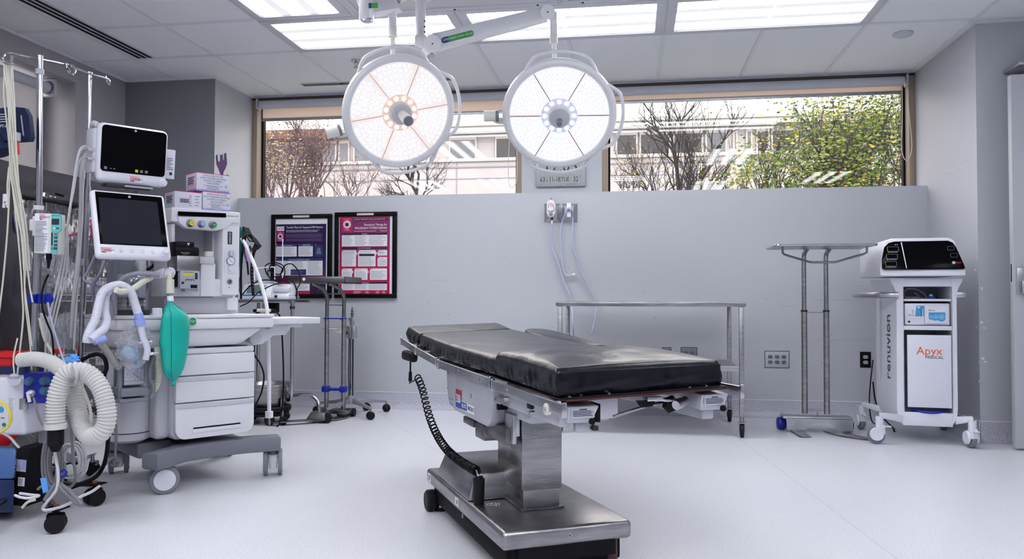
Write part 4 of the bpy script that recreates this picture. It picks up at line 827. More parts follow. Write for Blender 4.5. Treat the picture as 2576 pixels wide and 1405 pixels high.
# front face ring pieces: columns and rails around the openings
oL, oR = .150, .405; zb_, zm0, zm1, zt_ = .185, .668, .694, .925
for i in range(n-1):
    z0_, z1_ = zs_[i], zs_[i+1]; 
    m.add([(bodyx(z0_), yf, z0_), (oL, yf, z0_), (oL, yf, z1_), (bodyx(z1_), yf, z1_)], [(0, 1, 2, 3)], wh); m.add([(oR, yf, z0_), (bodyx(z0_, False), yf, z0_), (bodyx(z1_, False), yf, z1_), (oR, yf, z1_)], [(0, 1, 2, 3)], wh)
for a, b in ((.105, zb_), (zm0, zm1), (zt_, .972)): m.box((oL-.001, yf-.002, a), (oR+.001, yf+.02, b), wh, .004)
m.box((oL-.004, yf, zb_), (oL, yr-.02, zt_), wh).box((oR, yf, zb_), (oR+.004, yr-.02, zt_), wh).box((oL, yr-.05, zb_), (oR, yr-.045, zt_), lgrey).box((oL, yf, zb_-.003), (oR, yr-.05, zb_), wh).box((oL, yf, zt_), (oR, yr-.05, zt_+.003), wh).box((oL, yf+.01, zm0), (oR, yr-.05, zm0+.01), wh)
body = m.build('tower_body', t, smooth=50)
MB().box((oL, yf+.005, .838), (oR, yr-.06, .852), wh, .003).build('shelf', t)
m = MB().box((.166, yf-.010, .215), (.400, yf+.006, .640), wh, .003); dr = m.build('tower_door', t)
m = MB(); Md = basis((.283, yf-.0105, .545), (1, 0, 0), (0, 0, 1)); m.text('Apyx', .066, Md, orange, .0004, sx=1.0).text('MEDICAL', .024, Md @ Matrix.Translation((.026, -.036, 0)), ink, .0004); m.build('logo', dr)
m = MB().tube([(.19, yf+.03, .198), (.25, yf+.0, .188), (.33, yf+.0, .188), (.38, yf+.03, .2)], .008, bluep, n=8); m.build('blue_cable', t)
# side lettering and pattern on the left flank
sx0 = lf[5]; sM = None
pA = V((bodyx(.5), yf, .5)); pB = V((bodyx(.5)-.045, yr, .5)); hv = (pA-pB).normalized()
Ms = basis(pB.lerp(pA, .62)+V((-.0015, 0, .06)), (0, 0, 1), -hv*-1 if False else pB-pA); MB().text('renuvion', .125, Ms, ink, .0004, sx=.90).build('side_lettering', body); m = MB()
sideM = basis(pB.lerp(pA, .25)+V((-.0012, 0, 0)), hv, (0, 0, 1)); pat = mat('pale_teal_pattern', (.40, .50, .55), .5)
for k in range(46):
    z_ = .36-k*.0135; s_ = .032*(1-max(0, (k-30)/18)); m.box((-s_, -.0012, 0), (0, .0012, .0005), pat, M=sideM @ Matrix.Translation((0, z_, 0)) @ Matrix.Rotation(R(-38), 4, 'Z')); m.box((0, -.0012, 0), (s_, .0012, .0005), pat, M=sideM @ Matrix.Translation((0, z_, 0)) @ Matrix.Rotation(R(38), 4, 'Z'))
m.build('side_print', body)
m = MB().tube([(.12, yf-.01, .872), (.06, yf+.0, .872), (.0, yf+.06, .872), (-.06, yf+.2, .872), (-.07, yr-.1, .872)], .020, alu, n=10); 
for v_ in range(len(m.v)): x_, y_, z_ = m.v[v_]; m.v[v_] = (x_, y_, .875+(z_-.872)*.95)
m.build('side_handle', t); MB().box((.43, yf+.02, .855), (.49, yf+.09, .895), alu, .012).build('side_handle', t)
# console, slanted front
cf = [(.012, -.005, .985), (.462, -.005, .985), (.462, .0, 1.02), (.420, .062, 1.195), (.395, .075, 1.212), (.085, .075, 1.212), (.045, .062, 1.195), (.010, .0, 1.02)]
bk = [(x*1.0-.04, .50, z) for x, y, z in cf]; bk[5] = (.03, .5, 1.205); bk[6] = (-.03, .5, 1.17)
m = MB(); bm_ = bmesh.new(); a = [bm_.verts.new(p) for p in cf]; b = [bm_.verts.new(p) for p in bk]; bm_.faces.new(a); bm_.faces.new(b[::-1])
for i in range(8): bm_.faces.new((a[i], b[i], b[(i+1) % 8], a[(i+1) % 8]))
bmesh.ops.recalc_face_normals(bm_, faces=bm_.faces); bmesh.ops.bevel(bm_, geom=[e for e in bm_.edges], offset=.009, segments=3, affect='EDGES', profile=.5); m.bm(bm_, wh); con = m.build('console_housing', t)
cM = basis((.2375, -.0075+.028, 1.09), (1, 0, 0), V((0, .062, .175))); cM.translation = V((.2365, .0315-.007, 1.105))
pan = [(-.205, -.088), (-.216, -.078), (-.214, -.02), (-.196, .055), (-.170, .082), (-.140, .091), (.148, .091), (.172, .078), (.186, .05), (.217, -.06), (.221, -.080), (.214, -.088)]
m = MB().prism(pan, .004, screenm, cM, .001); p_ = m.build('console_screen', t)
m = MB()
def cq(x, y, w, h_, mt, r=.004, z=.0042):
    k_ = MB().prism(rrect(x-w/2, y-h_/2, x+w/2, y+h_/2, r, 3), .0006, mt, cM @ Matrix.Translation((0, 0, z))); k_.build('key_outline' if w > .02 and mt is inkg else 'display_key', p_)
for k in range(3):
    x = -.158+k*-.006+.004*k; y = .042-k*.047; x = -.163+.0*k-(.006*k if False else -.004*k)*-1; cq(-.150-.008*k+.0, y, .062, .030, inkg); cq(-.150-.008*k, y, .057, .026, screenm, .003, .005)
    m.box((-.178-.008*k, y-.022, .0045), (-.172-.008*k, y-.018, .005), yellow, M=cM).box((-.168-.008*k, y-.0215, .0045), (-.125-.008*k, y-.019, .005), lgrey, M=cM)
cq(-.135, .070, .006, .004, paper, .0015); cq(-.125, .070, .006, .004, paper, .0015)
for y in (.042, -.002): cq(.158+(.012 if y < 0 else 0), y, .036, .026, inkg, .004); cq(.158+(.012 if y < 0 else 0), y, .033, .023, screenm, .003, .005)
m.prism([(-.105, .084), (-.099, .084), (-.083, -.080), (-.087, -.080)], .0008, paper, cM @ Matrix.Translation((0, 0, .0042)))
m.cyl((.165, -.048, .004), (.165, -.048, .005), .009, lgrey, n=20, M=cM); m.text('Apyx', .016, cM @ Matrix.Translation((.19, -.047, .0045)), redm, .0003, sx=.9); m.build('console_print', p_)
# legs and casters
for i, (px, py, wx, wy) in enumerate(((2213, 1115, .14, .10), (2447, 1127, .42, .10), (2168, 1080, .10, .46), (2374, 1082, .42, .46))):
    p = TW.I @ atz(px, py, 0); m = MB(); top = .165
    c_ = V((p.x, p.y, top)); b_ = V((wx, wy, .155)); d = (c_-b_).normalized(); m.hexa([b_+V((0, -.02, -.035)), c_+V((0, -.022, -.012)), c_+V((0, .022, -.012)), b_+V((0, .02, -.035))], [b_+V((0, -.02, .01)), c_+V((0, -.022, .018)), c_+V((0, .022, .018)), b_+V((0, .02, .01))], wh, .005); m.cyl((p.x, p.y, top-.005), (p.x, p.y, .1), .022, wh, n=20); m.build('outrigger_leg', t)
    yaw = (185, 100, 100, 90)[i]; M_ = TR(p.x, p.y, 0, yaw); r = .05; m = MB()
    for s_ in (-1, 1): m.lathe([(0, -.01), (r*.72, -.012), (r*.8, .0), (r*.72, .003), (0, .002)], wh, Matrix.Translation((.02, s_*.019, r+.008)) @ Matrix.Rotation(pi/2*s_, 4, 'X') @ Matrix.Scale(1, 4), n=28)
    m.hexa([(-.03, -.018, .055), (.03, -.018, .055), (.03, .018, .055), (-.03, .018, .055)], [(-.026, -.02, .115), (.02, -.02, .112), (.02, .02, .112), (-.026, .02, .115)], wh, .006); m.box((-.065, -.012, .098), (-.01, .012, .106), wh, .003); c2_ = m.build('caster', t, M_)
    MB().lathe([(r*.6, -.013), (r*.95, -.013), (r, -.008), (r, .008), (r*.95, .013), (r*.6, .013)], mgrey, Matrix.Translation((.02, 0, r)) @ Matrix.Rotation(pi/2, 4, 'X'), n=28).build('wheel', c2_)
# units inside the tower
t = thing('electrosurgical_unit', 'small white unit with light blue dial panel inside the tower niche', 'medical device', TW)
m = MB().box((.158, yf+.012, .696), (.40, yf+.3, .826), wh, .008); m.build('unit_housing', t)
Mq = basis((.28, yf+.011, .765), (1, 0, 0), (0, 0, 1)); m = MB().box((.262, yf-.004, .705), (.392, yf+.012, .815), wh, .007); cv = m.build('tilted_cover', t)
m = MB()
m.prism([(.0, .0), (.088, .0), (.088, -.042), (.075, -.052), (.06, -.052), (.05, -.045), (.04, -.048), (.028, -.048), (.02, -.042), (.008, -.044), (0, -.036)], .0006, skyb, Mq @ Matrix.Translation((.003, .008, .0155))); m.box((.003, .009, .0155), (.091, .030, .016), paper, M=Mq).text('Bovie', .015, Mq @ Matrix.Translation((.02, .02, .0162)), ink, .0002)
for x, r_ in ((.017, .009), (.041, .012), (.07, .015)): m.lathe([(r_*.75, 0), (r_*.75, .0006), (r_, .0006), (r_, 0)], mat('pale_dial', (.3, .6, .75), .5), Mq @ Matrix.Translation((x, -.018, .016))); m.cyl((x, -.018, .0161), (x, -.018, .0168), r_*.3, paper, M=Mq, n=10)
m.build('dial_print', cv); m = MB().prism([(-.058, .047), (-.018, .047), (-.018, -.016), (-.066, -.016), (-.064, .0)], .0006, skyb, Mq @ Matrix.Translation((0, 0, .0))).box((-.108, -.016, 0), (-.067, .047, .0005), paper, M=Mq).text('Bovie', .014, Mq @ Matrix.Translation((-.087, -.009, .0006)), ink, .0002)
m.box((-.053, .032, .0006), (-.042, .043, .001), paper, M=Mq)
for k in range(5): m.box((-.036, .02-k*.009, .0006), (-.031, .025-k*.009, .001), ink, M=Mq).box((-.028, .02-k*.009, .0006), (-.022, .025-k*.009, .001), paper, M=Mq).box((-.085, .02-k*.005, .0006), (-.075, .022-k*.005, .001), inkg, M=Mq)
m.cyl((-.1, -.048, 0), (-.1, -.048, .002), .006, blackm, M=Mq, n=16).box((-.118, -.032, 0), (-.018, -.0315, .0006), lgrey, M=Mq); m.build('unit_print', t)
m = MB().tube([TW.I @ at(x, y, 5.16) for x, y in ((2276, 748), (2300, 747), (2330, 750), (2320, 735), (2300, 726), (2280, 728), (2274, 742), (2290, 752), (2310, 745), (2300, 735))], .004, cablel, n=6); o = m.build('coiled_lead', None, TW.M); tag(o, 'grey lead lying coiled on the tower upper shelf', 'cable')
o = MB().lathe([(0, 0), (.022, 0), (.024, .008), (.014, .014), (0, .015)], mat('blue_valve_plastic', (.02, .06, .25), .3), TR(.31, yf+.06, .853)).lathe([(.008, 0), (.012, .008), (.008, .018), (0, .018)], lblue, TR(.31, yf+.06, .862)).build('blue_valve', None, TW.M); tag(o, 'small round blue valve on the tower upper shelf', 'valve')
m = MB()
m.tube([at(2196, 905, 5.8), at(2190, 960, 5.7), at(2187, 1010, 5.65), at(2192, 1055, 5.55), at(2205, 1068, 5.5)], .004, blackm, n=6).tube([at(2196, 960, 5.7), at(2203, 1010, 5.6), at(2222, 1050, 5.45), at(2246, 1075, 5.3), at(2250, 1085, 5.25)], .005, blackm, n=6); tag(m.build('power_cord'), 'black power cords dropping behind the white tower to the floor', 'cable')
# ================================================================== OPERATING TABLE
OT = Fr(-.38, 2.30, 28.5)
t = thing('operating_table', 'steel operating table with black vinyl pads on a column base, centre of the room', 'operating table', OT)
XA, XB = .083, .613
m = MB().box((-.002, -.012, .105), (.422, .935, .162), steel, .014, seg=3); base = m.build('base_cover', t)
MB().box((.02, .02, .035), (.40, .90, .106), blackm, .01).box((.05, -.002, .06), (.37, .03, .106), blackm).build('base_underside', t)
MB().cyl((.21, -.0125, .135), (.21, -.0145, .135), .006, alu).cyl((.21, -.0145, .135), (.21, -.015, .135), .003, dgrey).box((-.0035, .46, .122), (-.0015, .50, .148), paper).box((-.0038, .465, .127), (-.0034, .485, .143), inkg).box((-.0035, .86, .118), (-.0015, .90, .15), paper).box((-.0038, .866, .125), (-.0034, .886, .145), inkg).box((-.0045, .40, .098), (-.001, .41, .112), alu).build('base_labels', base)
for x, y in ((.37, .03), (.05, .03), (.05, .89), (.37, .89)):
    m = MB().cyl((x, y, .03), (x, y, .10), .02, maroon if (x, y) == (.37, .03) else blackm).cyl((x, y, .012), (x, y, .032), .024, chrome).cyl((x, y, .0), (x, y, .014), .028, rubber); m.build('levelling_foot', t)
for x, y in ((.02, .80), (.40, .80), (.06, .10), (.36, .12)):
    MB().lathe([(0, -.02), (.035, -.02), (.042, -.012), (.042, .012), (.035, .02), (0, .02)], rubber, Matrix.Translation((x+(-.015 if y > .5 and x < .1 else 0), y+.09 if y > .5 else y, .042)) @ Matrix.Rotation(pi/2, 4, 'Y'), n=24).build('caster', t)
m = MB().hexa([(.002, .36, .162), (.30, .36, .162), (.30, .80, .162), (.002, .80, .162)], [(.03, .375, .252), (.28, .375, .252), (.28, .765, .252), (.03, .765, .252)], steel, .010); m.build('motor_housing', t)
m = MB().box((.14, .198, .16), (.267, .428, .24), steel, .002).box((.128, .186, .16), (.279, .44, .169), steeld, .002); m.build('lower_column', t)
m = MB().box((.133, .191, .226), (.273, .434, .50), steel, .003); m.cyl((.1325, .33, .34), (.134, .33, .34), .03, alu); m.build('column_sleeve', t)
# head of the column and side gearbox
m = MB().box((.12, .09, .455), (.40, .45, .50), castalu, .01).box((.14, .10, .49), (.40, .44, .565), castalu, .008); m.build('tilt_yoke', t)
gx = .066; prof = [(q.y, q.z) for q in [OT.px(x, y, 0, gx) for x, y in ((1122, 918), (1123, 950), (1126, 1000), (1131, 1018), (1143, 1032), (1222, 1073), (1229, 1071), (1233, 1060), (1236, 1000), (1241, 988), (1251, 978), (1252, 960))]]
m = MB().prism(prof, .075, castalu, basis((gx, 0, 0), (0, 1, 0), (0, 0, 1)), .009); gb = m.build('gearbox_cover', t)
# basis((..),(y),(z)) pushes along +x
m = MB(); bq = OT.px(1154, 1002, 0, gx); Mb = basis((gx-.0008, bq.y, bq.z), (0, -1, 0), (0, 0, 1)) @ Matrix.Diagonal((1.35, .95, 1, 1))
m.box((-.028, -.036, 0), (.028, .036, .0006), mat('badge_navy', (.02, .05, .3), .4), M=Mb).box((-.028, .0, .0006), (.028, .036, .0009), mat('badge_red', (.35, .02, .06), .4), M=Mb).box((.028, -.036, 0), (.155, -.004, .0006), paper, M=Mb).box((.029, -.034, .0004), (.085, -.006, .0008), mat('badge_navy'), M=Mb).box((.150, -.032, .0005), (.153, -.008, .0009), redm, M=Mb)
m.text('3500', .048, Mb @ Matrix.Translation((0, -.002, .001)), paper, .0003, sx=.46).text('ELITE', .022, Mb @ Matrix.Translation((.057, -.020, .001)), paper, .0003, sx=.85).text('HERCULES', .022, Mb @ Matrix.Translation((.118, -.020, .001)), ink, .0003, sx=.5)
m.build('model_badge', gb); m = MB()
for x, y in ((1126, 975), (1132, 1002), (1138, 1004), (1132, 1014), (1138, 1016), (1185, 992), (1185, 998), (1128, 938), (1186, 955)): q = OT.px(x, y, 0, gx); m.cyl((gx+.001, q.y, q.z), (gx-.0012, q.y, q.z), .003, dgrey, n=10)
m.build('screw', gb)
q = OT.px(1236, 1000, 0, gx); MB().box((.085, q.y-.012, .475), (.122, q.y+.004, .520), blackm, .003).build('gearbox_window', gb)
qa, qb_, qc_, qd_ = OT.px(1165, 1050, 0, .085), OT.px(1190, 1082, 0, .085), OT.px(1218, 1115, 0, .085), OT.px(1196, 1060, 0, .085); m = MB().box((.085, qb_.y, qb_.z+.01), (.20, qa.y, .40), steeld, .004).box((.083, qc_.y, qc_.z+.008), (.20, qd_.y, .40), steeld, .006); m.build('actuator_box', t)
qa, qb_ = OT.px(1232, 1085, 0, .09), OT.px(1272, 1120, 0, .09); m = MB().box((.09, qb_.y, qb_.z), (.15, qa.y+.05, qb_.z+.055), steeld, .004); qa = OT.px(1262, 1000, 1, .22); m.cyl((qa.x-.004, .25, qa.z-.008), (qa.x-.004, .22, qa.z-.008), .013, steel, n=24).cyl((qa.x, .24, qa.z-.008), (qa.x+.035, .23, qa.z-.008), .009, steel).box((.115, .20, .40), (.130, .33, .47), alu, .003).box((.105, .20, .375), (.118, .28, .47), alu, .003); m.build('linkage', t)
m = MB().box((.30, .0, .475), (.385, .22, .545), wh, .015); m.build('end_motor_cover', t)
m = MB().box((.10, -.19, .49), (.135, .44, .53), castalu, .006).box((.56, -.19, .49), (.60, .44, .53), castalu, .006).tube([(.30, -.12, .50), (.40, -.14, .53), (.55, -.12, .545)], .005, steel, n=8); m.build('side_frame', t)
def ztilt(x, y): return .018*(x-XA)/.53*.9
# leg board with maroon laminated edge
m = MB(); b4 = [(.100, -.238), (.620, -.238), (.620, .56), (.100, .56)]; 
m.hexa([(x, y, .566+.03*(x-.1)/.52*.55) for x, y in b4], [(x, y, .572+.03*(x-.1)/.52*.55) for x, y in b4], maroon, .001).hexa([(x+(.002 if x < .3 else -.002), y+.002, .572+.03*(x-.1)/.52*.55) for x, y in b4], [(x+(.002 if x < .3 else -.002), y+.002, .575+.03*(x-.1)/.52*.55) for x, y in b4], blackm, .001)
for x, y in ((.12, -.215), (.16, -.20), (.24, -.215), (.5, -.215), (.56, -.21)): m.cyl((x, y, .57+.03*(x-.1)/.52*.55), (x, y, .579+.03*(x-.1)/.52*.55), .006, chrome, n=12)
m.build('leg_board', t)
m = MB().hexa([(.09, .56, .577), (.61, .56, .585), (.61, 1.45, .588), (.09, 1.45, .583)], [(.09, .56, .592), (.61, .56, .60), (.61, 1.45, .603), (.09, 1.45, .598)], blackm, .002).hexa([(.09, 1.45, .583), (.61, 1.45, .588), (.61, 1.82, .66), (.09, 1.70, .632)], [(.09, 1.45, .60), (.61, 1.45, .605), (.61, 1.82, .675), (.09, 1.70, .645)], blackm, .002); m.build('back_board', t)
def pad(name, yl0, yl1, yr0, yr1, zt_, zb_, puff=.008, rad=.014, wr=0, nx=30, ny=40, seed=1):
    """an upholstered cushion: soft edges, slight crown, shallow creases"""
    rnd = random.Random(seed); m = MB(); pts = {}; ph = [rnd.uniform(0, 6) for _ in range(6)]
    prof_u = [0, .0, .012, .035] + [.035+.93*k/nx for k in range(1, nx)] + [.965, .988, 1, 1]
    prof_v = [0, .0, .012, .035] + [.035+.93*k/ny for k in range(1, ny)] + [.965, .988, 1, 1]
    def drop(u, W_):
        d = min(u, 1-u)*W_; return 0 if d >= rad else rad-math.sqrt(max(0, rad*rad-(rad-d)**2))
    def P(u, v, top):
        x = XA+.53*u; y0 = yl0+(yr0-yl0)*u; y1 = yl1+(yr1-yl1)*u; y = y0+(y1-y0)*v; yy = yl0+(yl1-yl0)*v
        z = (zt_(v) if top else zb_(v))+.018*u*.6
        if top:
            z -= max(drop(u, .53), drop(v, yl1-yl0)); z += puff*(16*u*(1-u)*v*(1-v))**.5*.8
            z += wr*(sin(7*u+ph[0]+3*sin(4*v+ph[1]))*sin(9*v+ph[2])*.5+sin(23*u+ph[3]+5*v)*.18*sin(5*v+ph[4]))*min(1, 8*min(u, 1-u, v, 1-v))
        return V((x, y, z))
    U, Vv = prof_u[1:-1], prof_v[1:-1]; nu, nv = len(U), len(Vv); vs = [P(u, v, True) for v in Vv for u in U]; fs = [(j*nu+i, j*nu+i+1, (j+1)*nu+i+1, (j+1)*nu+i) for j in range(nv-1) for i in range(nu-1)]
    m.add(vs, fs, vinyl)
    ring = [(i, 0) for i in range(nu)]+[(nu-1, j) for j in range(1, nv)]+[(i, nv-1) for i in range(nu-2, -1, -1)]+[(0, j) for j in range(nv-2, 0, -1)]
    K = 7; vs = []; N_ = len(ring)
    for k in range(K+1):
        for q, (i, j) in enumerate(ring):
            u, v = U[i], Vv[j]; a, b = P(u, v, True), P(u, v, False); p = a.lerp(b, k/K); c_ = V((XA+.265, (yl0+yl1+yr0+yr1)/4, p.z)); out = V((0 if 0 < i < nu-1 else (-1 if i == 0 else 1), 0 if 0 < j < nv-1 else (-1 if j == 0 else 1), 0))
            f_ = k/K; w_ = sin(pi*f_)*(.004+wr*1.0*sin(q*1.9+ph[5])*(.5+.5*sin(q*.37)))+.002*sin(q*.5+f_*5)*sin(pi*f_); vs.append(p+out*w_)
    fs = [(k*N_+q, k*N_+(q+1) % N_, (k+1)*N_+(q+1) % N_, (k+1)*N_+q) for k in range(K) for q in range(N_)]; fs.append(tuple(K*N_+q for q in range(N_))); m.add(vs, fs, vinyl)
    return m.build(name, t, smooth=70)
lerp = lambda a, b, v: a+(b-a)*v
pad('leg_pad', -.212, .30, -.204, .30, lambda v: lerp(.652, .667, v), lambda v: lerp(.580, .592, v), .026, .010, .0045, seed=4)
pad('seat_pad', .312, 1.43, .312, 1.60, lambda v: .648+.012*v+.022*v**3, lambda v: .592+.010*v**2, .012, .018, .003, ny=60, seed=2)
pad('head_pad', 1.44, 1.70, 1.615, 1.85, lambda v: lerp(.682, .708, v), lambda v: lerp(.604, .645, v), .005, .014, .0018, seed=3)
def bar(name, pts, w=.010, h_=.029, mt=alu):
    m = MB()
    for (x0, y0, z0), (x1, y1, z1) in zip(pts, pts[1:]): m.hexa([(x0-w/2, y0, z0-h_/2), (x0+w/2, y0, z0-h_/2), (x1+w/2, y1, z1-h_/2), (x1-w/2, y1, z1-h_/2)], [(x0-w/2, y0, z0+h_/2), (x0+w/2, y0, z0+h_/2), (x1+w/2, y1, z1+h_/2), (x1-w/2, y1, z1+h_/2)], mt, .0015)
    return m
def rail(p, q, posts):
    p, q = V(p), V(q); m = bar('r', [p, q], .010, .031)
    for u in posts:
        c_ = p.lerp(q, u); m.cyl(c_, c_+V((.038, 0, 0)), .010, alu, n=14); m.cyl(c_-V((.006, 0, 0)), c_, .005, chrome, n=10)
    m.box((p.x-.007, p.y-.004, p.z-.02), (p.x+.007, p.y+.002, p.z+.02), chrome, .002); m.box((q.x-.007, q.y-.002, q.z-.02), (q.x+.007, q.y+.004, q.z+.02), chrome, .002)
    return m.build('side_rail', t)
rail((.053, -.33, .558), (.053, .25, .564), (.2, .75)); rail((.053, .275, .569), (.053, .955, .578), (.15, .55, .9)); rail((.053, .985, .583), (.053, 1.36, .607), (.2, .8)); rail((.053, 1.38, .609), (.053, 1.69, .636), (.4,))
rail((.655, -.25, .575), (.655, .30, .58), (.3, .7)); rail((.655, .35, .585), (.655, 1.4, .60), (.3, .7))
for xl, w_ in ((.112, .095), (.535, .095)):
    m = MB(); zz = .563 if xl < .3 else .58; m.hexa([(xl, -.215, zz-.06), (xl+w_*.8, -.215, zz-.06), (xl+w_*.8, -.08, zz-.05), (xl, -.08, zz-.05)], [(xl, -.225, zz-.012), (xl+w_, -.225, zz-.012), (xl+w_, -.06, zz), (xl, -.06, zz)], castalu, .006)
    b_ = m.build('corner_bracket', t); m = MB(); Mf = basis((xl+w_*.45, -.2262, zz-.03), (1, 0, 0), (0, .1, 1)); m.box((-.035, -.014, 0), (.035, .014, .0006), lgrey, M=Mf); m.lines(-.030, -.011, .030, .006, .0042, ink, Mf, .45, .0012, .1).box((-.01, .008, .0006), (.012, .011, .001), ink, M=Mf).cyl((.025, -.024, 0), (.025, -.024, .006), .009, blackm, M=Mf, n=16); m.build('warning_label', b_)
m = MB().box((.21, -.20, .50), (.222, -.14, .552), blackm, .003).box((.15, -.19, .475), (.20, -.17, .505), alu, .002).box((.20, -.20, .478), (.215, -.16, .49), dgrey); m.build('latch_lever', t)
m = MB().lathe([(0, 0), (.022, 0), (.026, .006), (.026, .016), (.018, .022), (0, .022)], rubber, basis((.47, -.17, .535), (1, 0, .3), (.3, 0, -1)), n=6).cyl((.47, -.19, .535), (.515, -.17, .545), .014, alu); m.build('locking_knob', t)
m = MB().cyl((.056, -.225, .548), (.044, -.225, .548), .016, warmwhite, n=24).cyl((.052, -.225, .548), (.034, -.225, .548), .006, chrome).box((.048, -.10, .53), (.062, -.07, .55), rubber, .004).cyl((.045, -.1, .522), (.06, -.1, .522), .006, chrome); m.build('rail_roller', t)
m = MB().box((.335, -.262, .560), (.385, -.232, .572), chrome, .003).hexa([(.32, -.25, .545), (.36, -.25, .545), (.35, -.235, .54), (.33, -.235, .54)], [(.31, -.25, .562), (.37, -.25, .562), (.37, -.235, .562), (.31, -.235, .562)], blackm, .002).tube([(.38, -.245, .562), (.42, -.24, .558), (.46, -.2, .556)], .004, chrome); m.build('spring_clip', t)
# arm board: its own lift-off accessory
ab = thing('arm_board', 'narrow black padded arm board clipped beyond the far side of the operating table', 'arm board', OT)
def brd(z_, th): return [(.640, .925), (.800, .915), (.800, 1.50), (.785, 1.58), (.745, 1.62), (.69, 1.61), (.655, 1.55), (.640, 1.47)]
bmv = MB(); poly = brd(0, 0); zf = lambda y: .646+(y-.92)*.068; n = len(poly)
for (dz0, dz1, mt, nm) in ((-.034, 0, vinyl, 'arm_pad'), (-.045, -.0345, blackm, 'arm_plate')):
    bm_ = bmesh.new(); a = [bm_.verts.new((x, y, zf(y)+dz0)) for x, y in poly]; b = [bm_.verts.new((x, y, zf(y)+dz1)) for x, y in poly]; bm_.faces.new(a[::-1]); bm_.faces.new(b)
    for i in range(n): bm_.faces.new((a[i], a[(i+1) % n], b[(i+1) % n], b[i]))
    bmesh.ops.bevel(bm_, geom=list(bm_.edges), offset=.006, segments=3, affect='EDGES', profile=.5); MB().bm(bm_, mt).build(nm, ab, smooth=60)
MB().box((.655, 1.0, .575), (.72, 1.08, .612), castalu, .004).build('rail_clamp', ab)
# hand control with coiled cord
hc = thing('hand_control', 'black hand control under the side rail with its coiled cord plugged into the base', 'remote control', OT)
m = MB().box((.035, 1.42, .548), (.075, 1.62, .595), rubber, .014); m.build('pendant', hc); m = MB().cyl((.055, 1.50, .55), (.055, 1.50, .49), .004, rubber).cyl((.055, 1.50, .50), (.055, 1.50, .455), .007, rubber, r2=.0095); m.build('strain_relief', hc)
path = [OT.px(x, y, 0, .03+.0*i) for i, (x, y) in enumerate(((1050, 948), (1058, 965), (1066, 990), (1073, 1020), (1083, 1055), (1098, 1090), (1120, 1125), (1148, 1152), (1178, 1172), (1198, 1183)))]
P_ = catmull(path, 40); L = [0]
for a, b in zip(P_, P_[1:]): L.append(L[-1]+(b-a).length)
pts = []; turns = 46; N_ = turns*10; j = 0; x_ = None
for i in range(N_+1):
    s_ = i/N_; s2 = s_**.62 if False else (s_*.55+ .45*(1-(1-s_)**1.6)); s2 = 1-(1-s_)**1.35; tt = L[-1]*s2
    while j < len(L)-2 and L[j+1] < tt: j += 1
    q = P_[j].lerp(P_[j+1], (tt-L[j])/max(1e-9, L[j+1]-L[j])); d = (P_[min(j+1, len(P_)-1)]-P_[max(j-1, 0)]).normalized()
    if x_ is None: x_ = axes(d)[0]
    else: x_ = (x_-d*x_.dot(d)).normalized()
    y_ = d.cross(x_); a = 2*pi*turns*s_; pts.append(q+(x_*cos(a)+y_*sin(a))*.0145)
pts = [V((.055, 1.50, .458)), V((.05, 1.495, .445))]+pts
MB().tube(pts, .0032, black, n=6, smooth=False).build('coiled_cord', hc)
e = path[-1]; m = MB().tube([e, e+V((0, -.02, -.012)), e+V((.0, -.03, -.03))], .005, chrome, n=8); m.cyl(e+V((0, -.03, -.02)), e+V((0, -.03, -.12)), .020, rubber, n=24, r2=.017).cyl(e+V((0, -.03, -.012)), e+V((0, -.03, -.022)), .014, rubber); m.build('plug', hc)
m = MB()
for k in range(22): a = k*.5; m.ball((e.x+.03+.018*cos(a)+.001*k, e.y-.07+.014*sin(a), .166), .0028, chrome, u=6)
m.build('bead_chain', hc)
# ================================================================== BETWEEN THE WHITE MACHINE AND THE OPERATING TABLE
t = thing('tray_stand', 'steel tray stand standing in front of the two posters', 'tray stand', TR(-2.11, 5.4, 0))
m = MB(); m.box((-.285, -.17, .955), (.135, .17, .960), steel).box((-.285, -.17, .955), (.135, -.165, 1.0), steeld, .002).box((-.285, .165, .955), (.135, .17, 1.0), steeld).box((-.285, -.17, .955), (-.280, .17, 1.0), steeld).box((.130, -.17, .955), (.135, .17, 1.0), steeld); tr = m.build('tray', t)
MB().cyl((-.165, -.170, .982), (-.165, -.1725, .982), .011, paper, n=20).build('round_sticker', tr)
for x in (-.062, .065):
    m = MB().tube([(x-.065, -.13, .952), (x-.04, -.10, .94), (x-.012, -.03, .905), (x, .0, .85), (x, .0, .80), (x, .0, .70)], .0135, steeld, n=12); m.build('inner_post', t); MB().cyl((x, 0, .06), (x, 0, .712), .0165, steel, n=20).build('outer_post', t)
m = MB().cyl((-.062, 0, .80), (.065, 0, .80), .004, steel).cyl((-.062, 0, .882), (.065, 0, .882), .005, steel); m.build('crossbar', t)
MB().box((-.082, -.02, .70), (.085, .02, .708), bluep, .002).build('collar', t, label='dark blue plastic collar'); MB().box((-.085, -.024, .19), (.088, .024, .208), bluep, .004).box((-.09, -.026, .18), (-.04, .026, .222), bluep, .006).box((.042, -.026, .18), (.09, .026, .222), bluep, .006).build('collar', t, label='dark blue plastic collar')
MB().box((-.10, -.06, .03), (.12, .07, .06), steeld, .006).build('base', t); MB().prism([(.02, .0), (.10, .0), (.115, -.03), (.09, -.16), (.03, -.20), (.01, -.19)], .006, steel, Matrix.Translation((0, 0, .006)), .002).box((.03, -.03, .006), (.10, .03, .032), steeld).build('foot', t)
for s_ in (-1, 1): MB().cyl((s_*.10, .06, .03), (s_*.13, .06, .03), .03, rubber, n=20).build('caster', t)
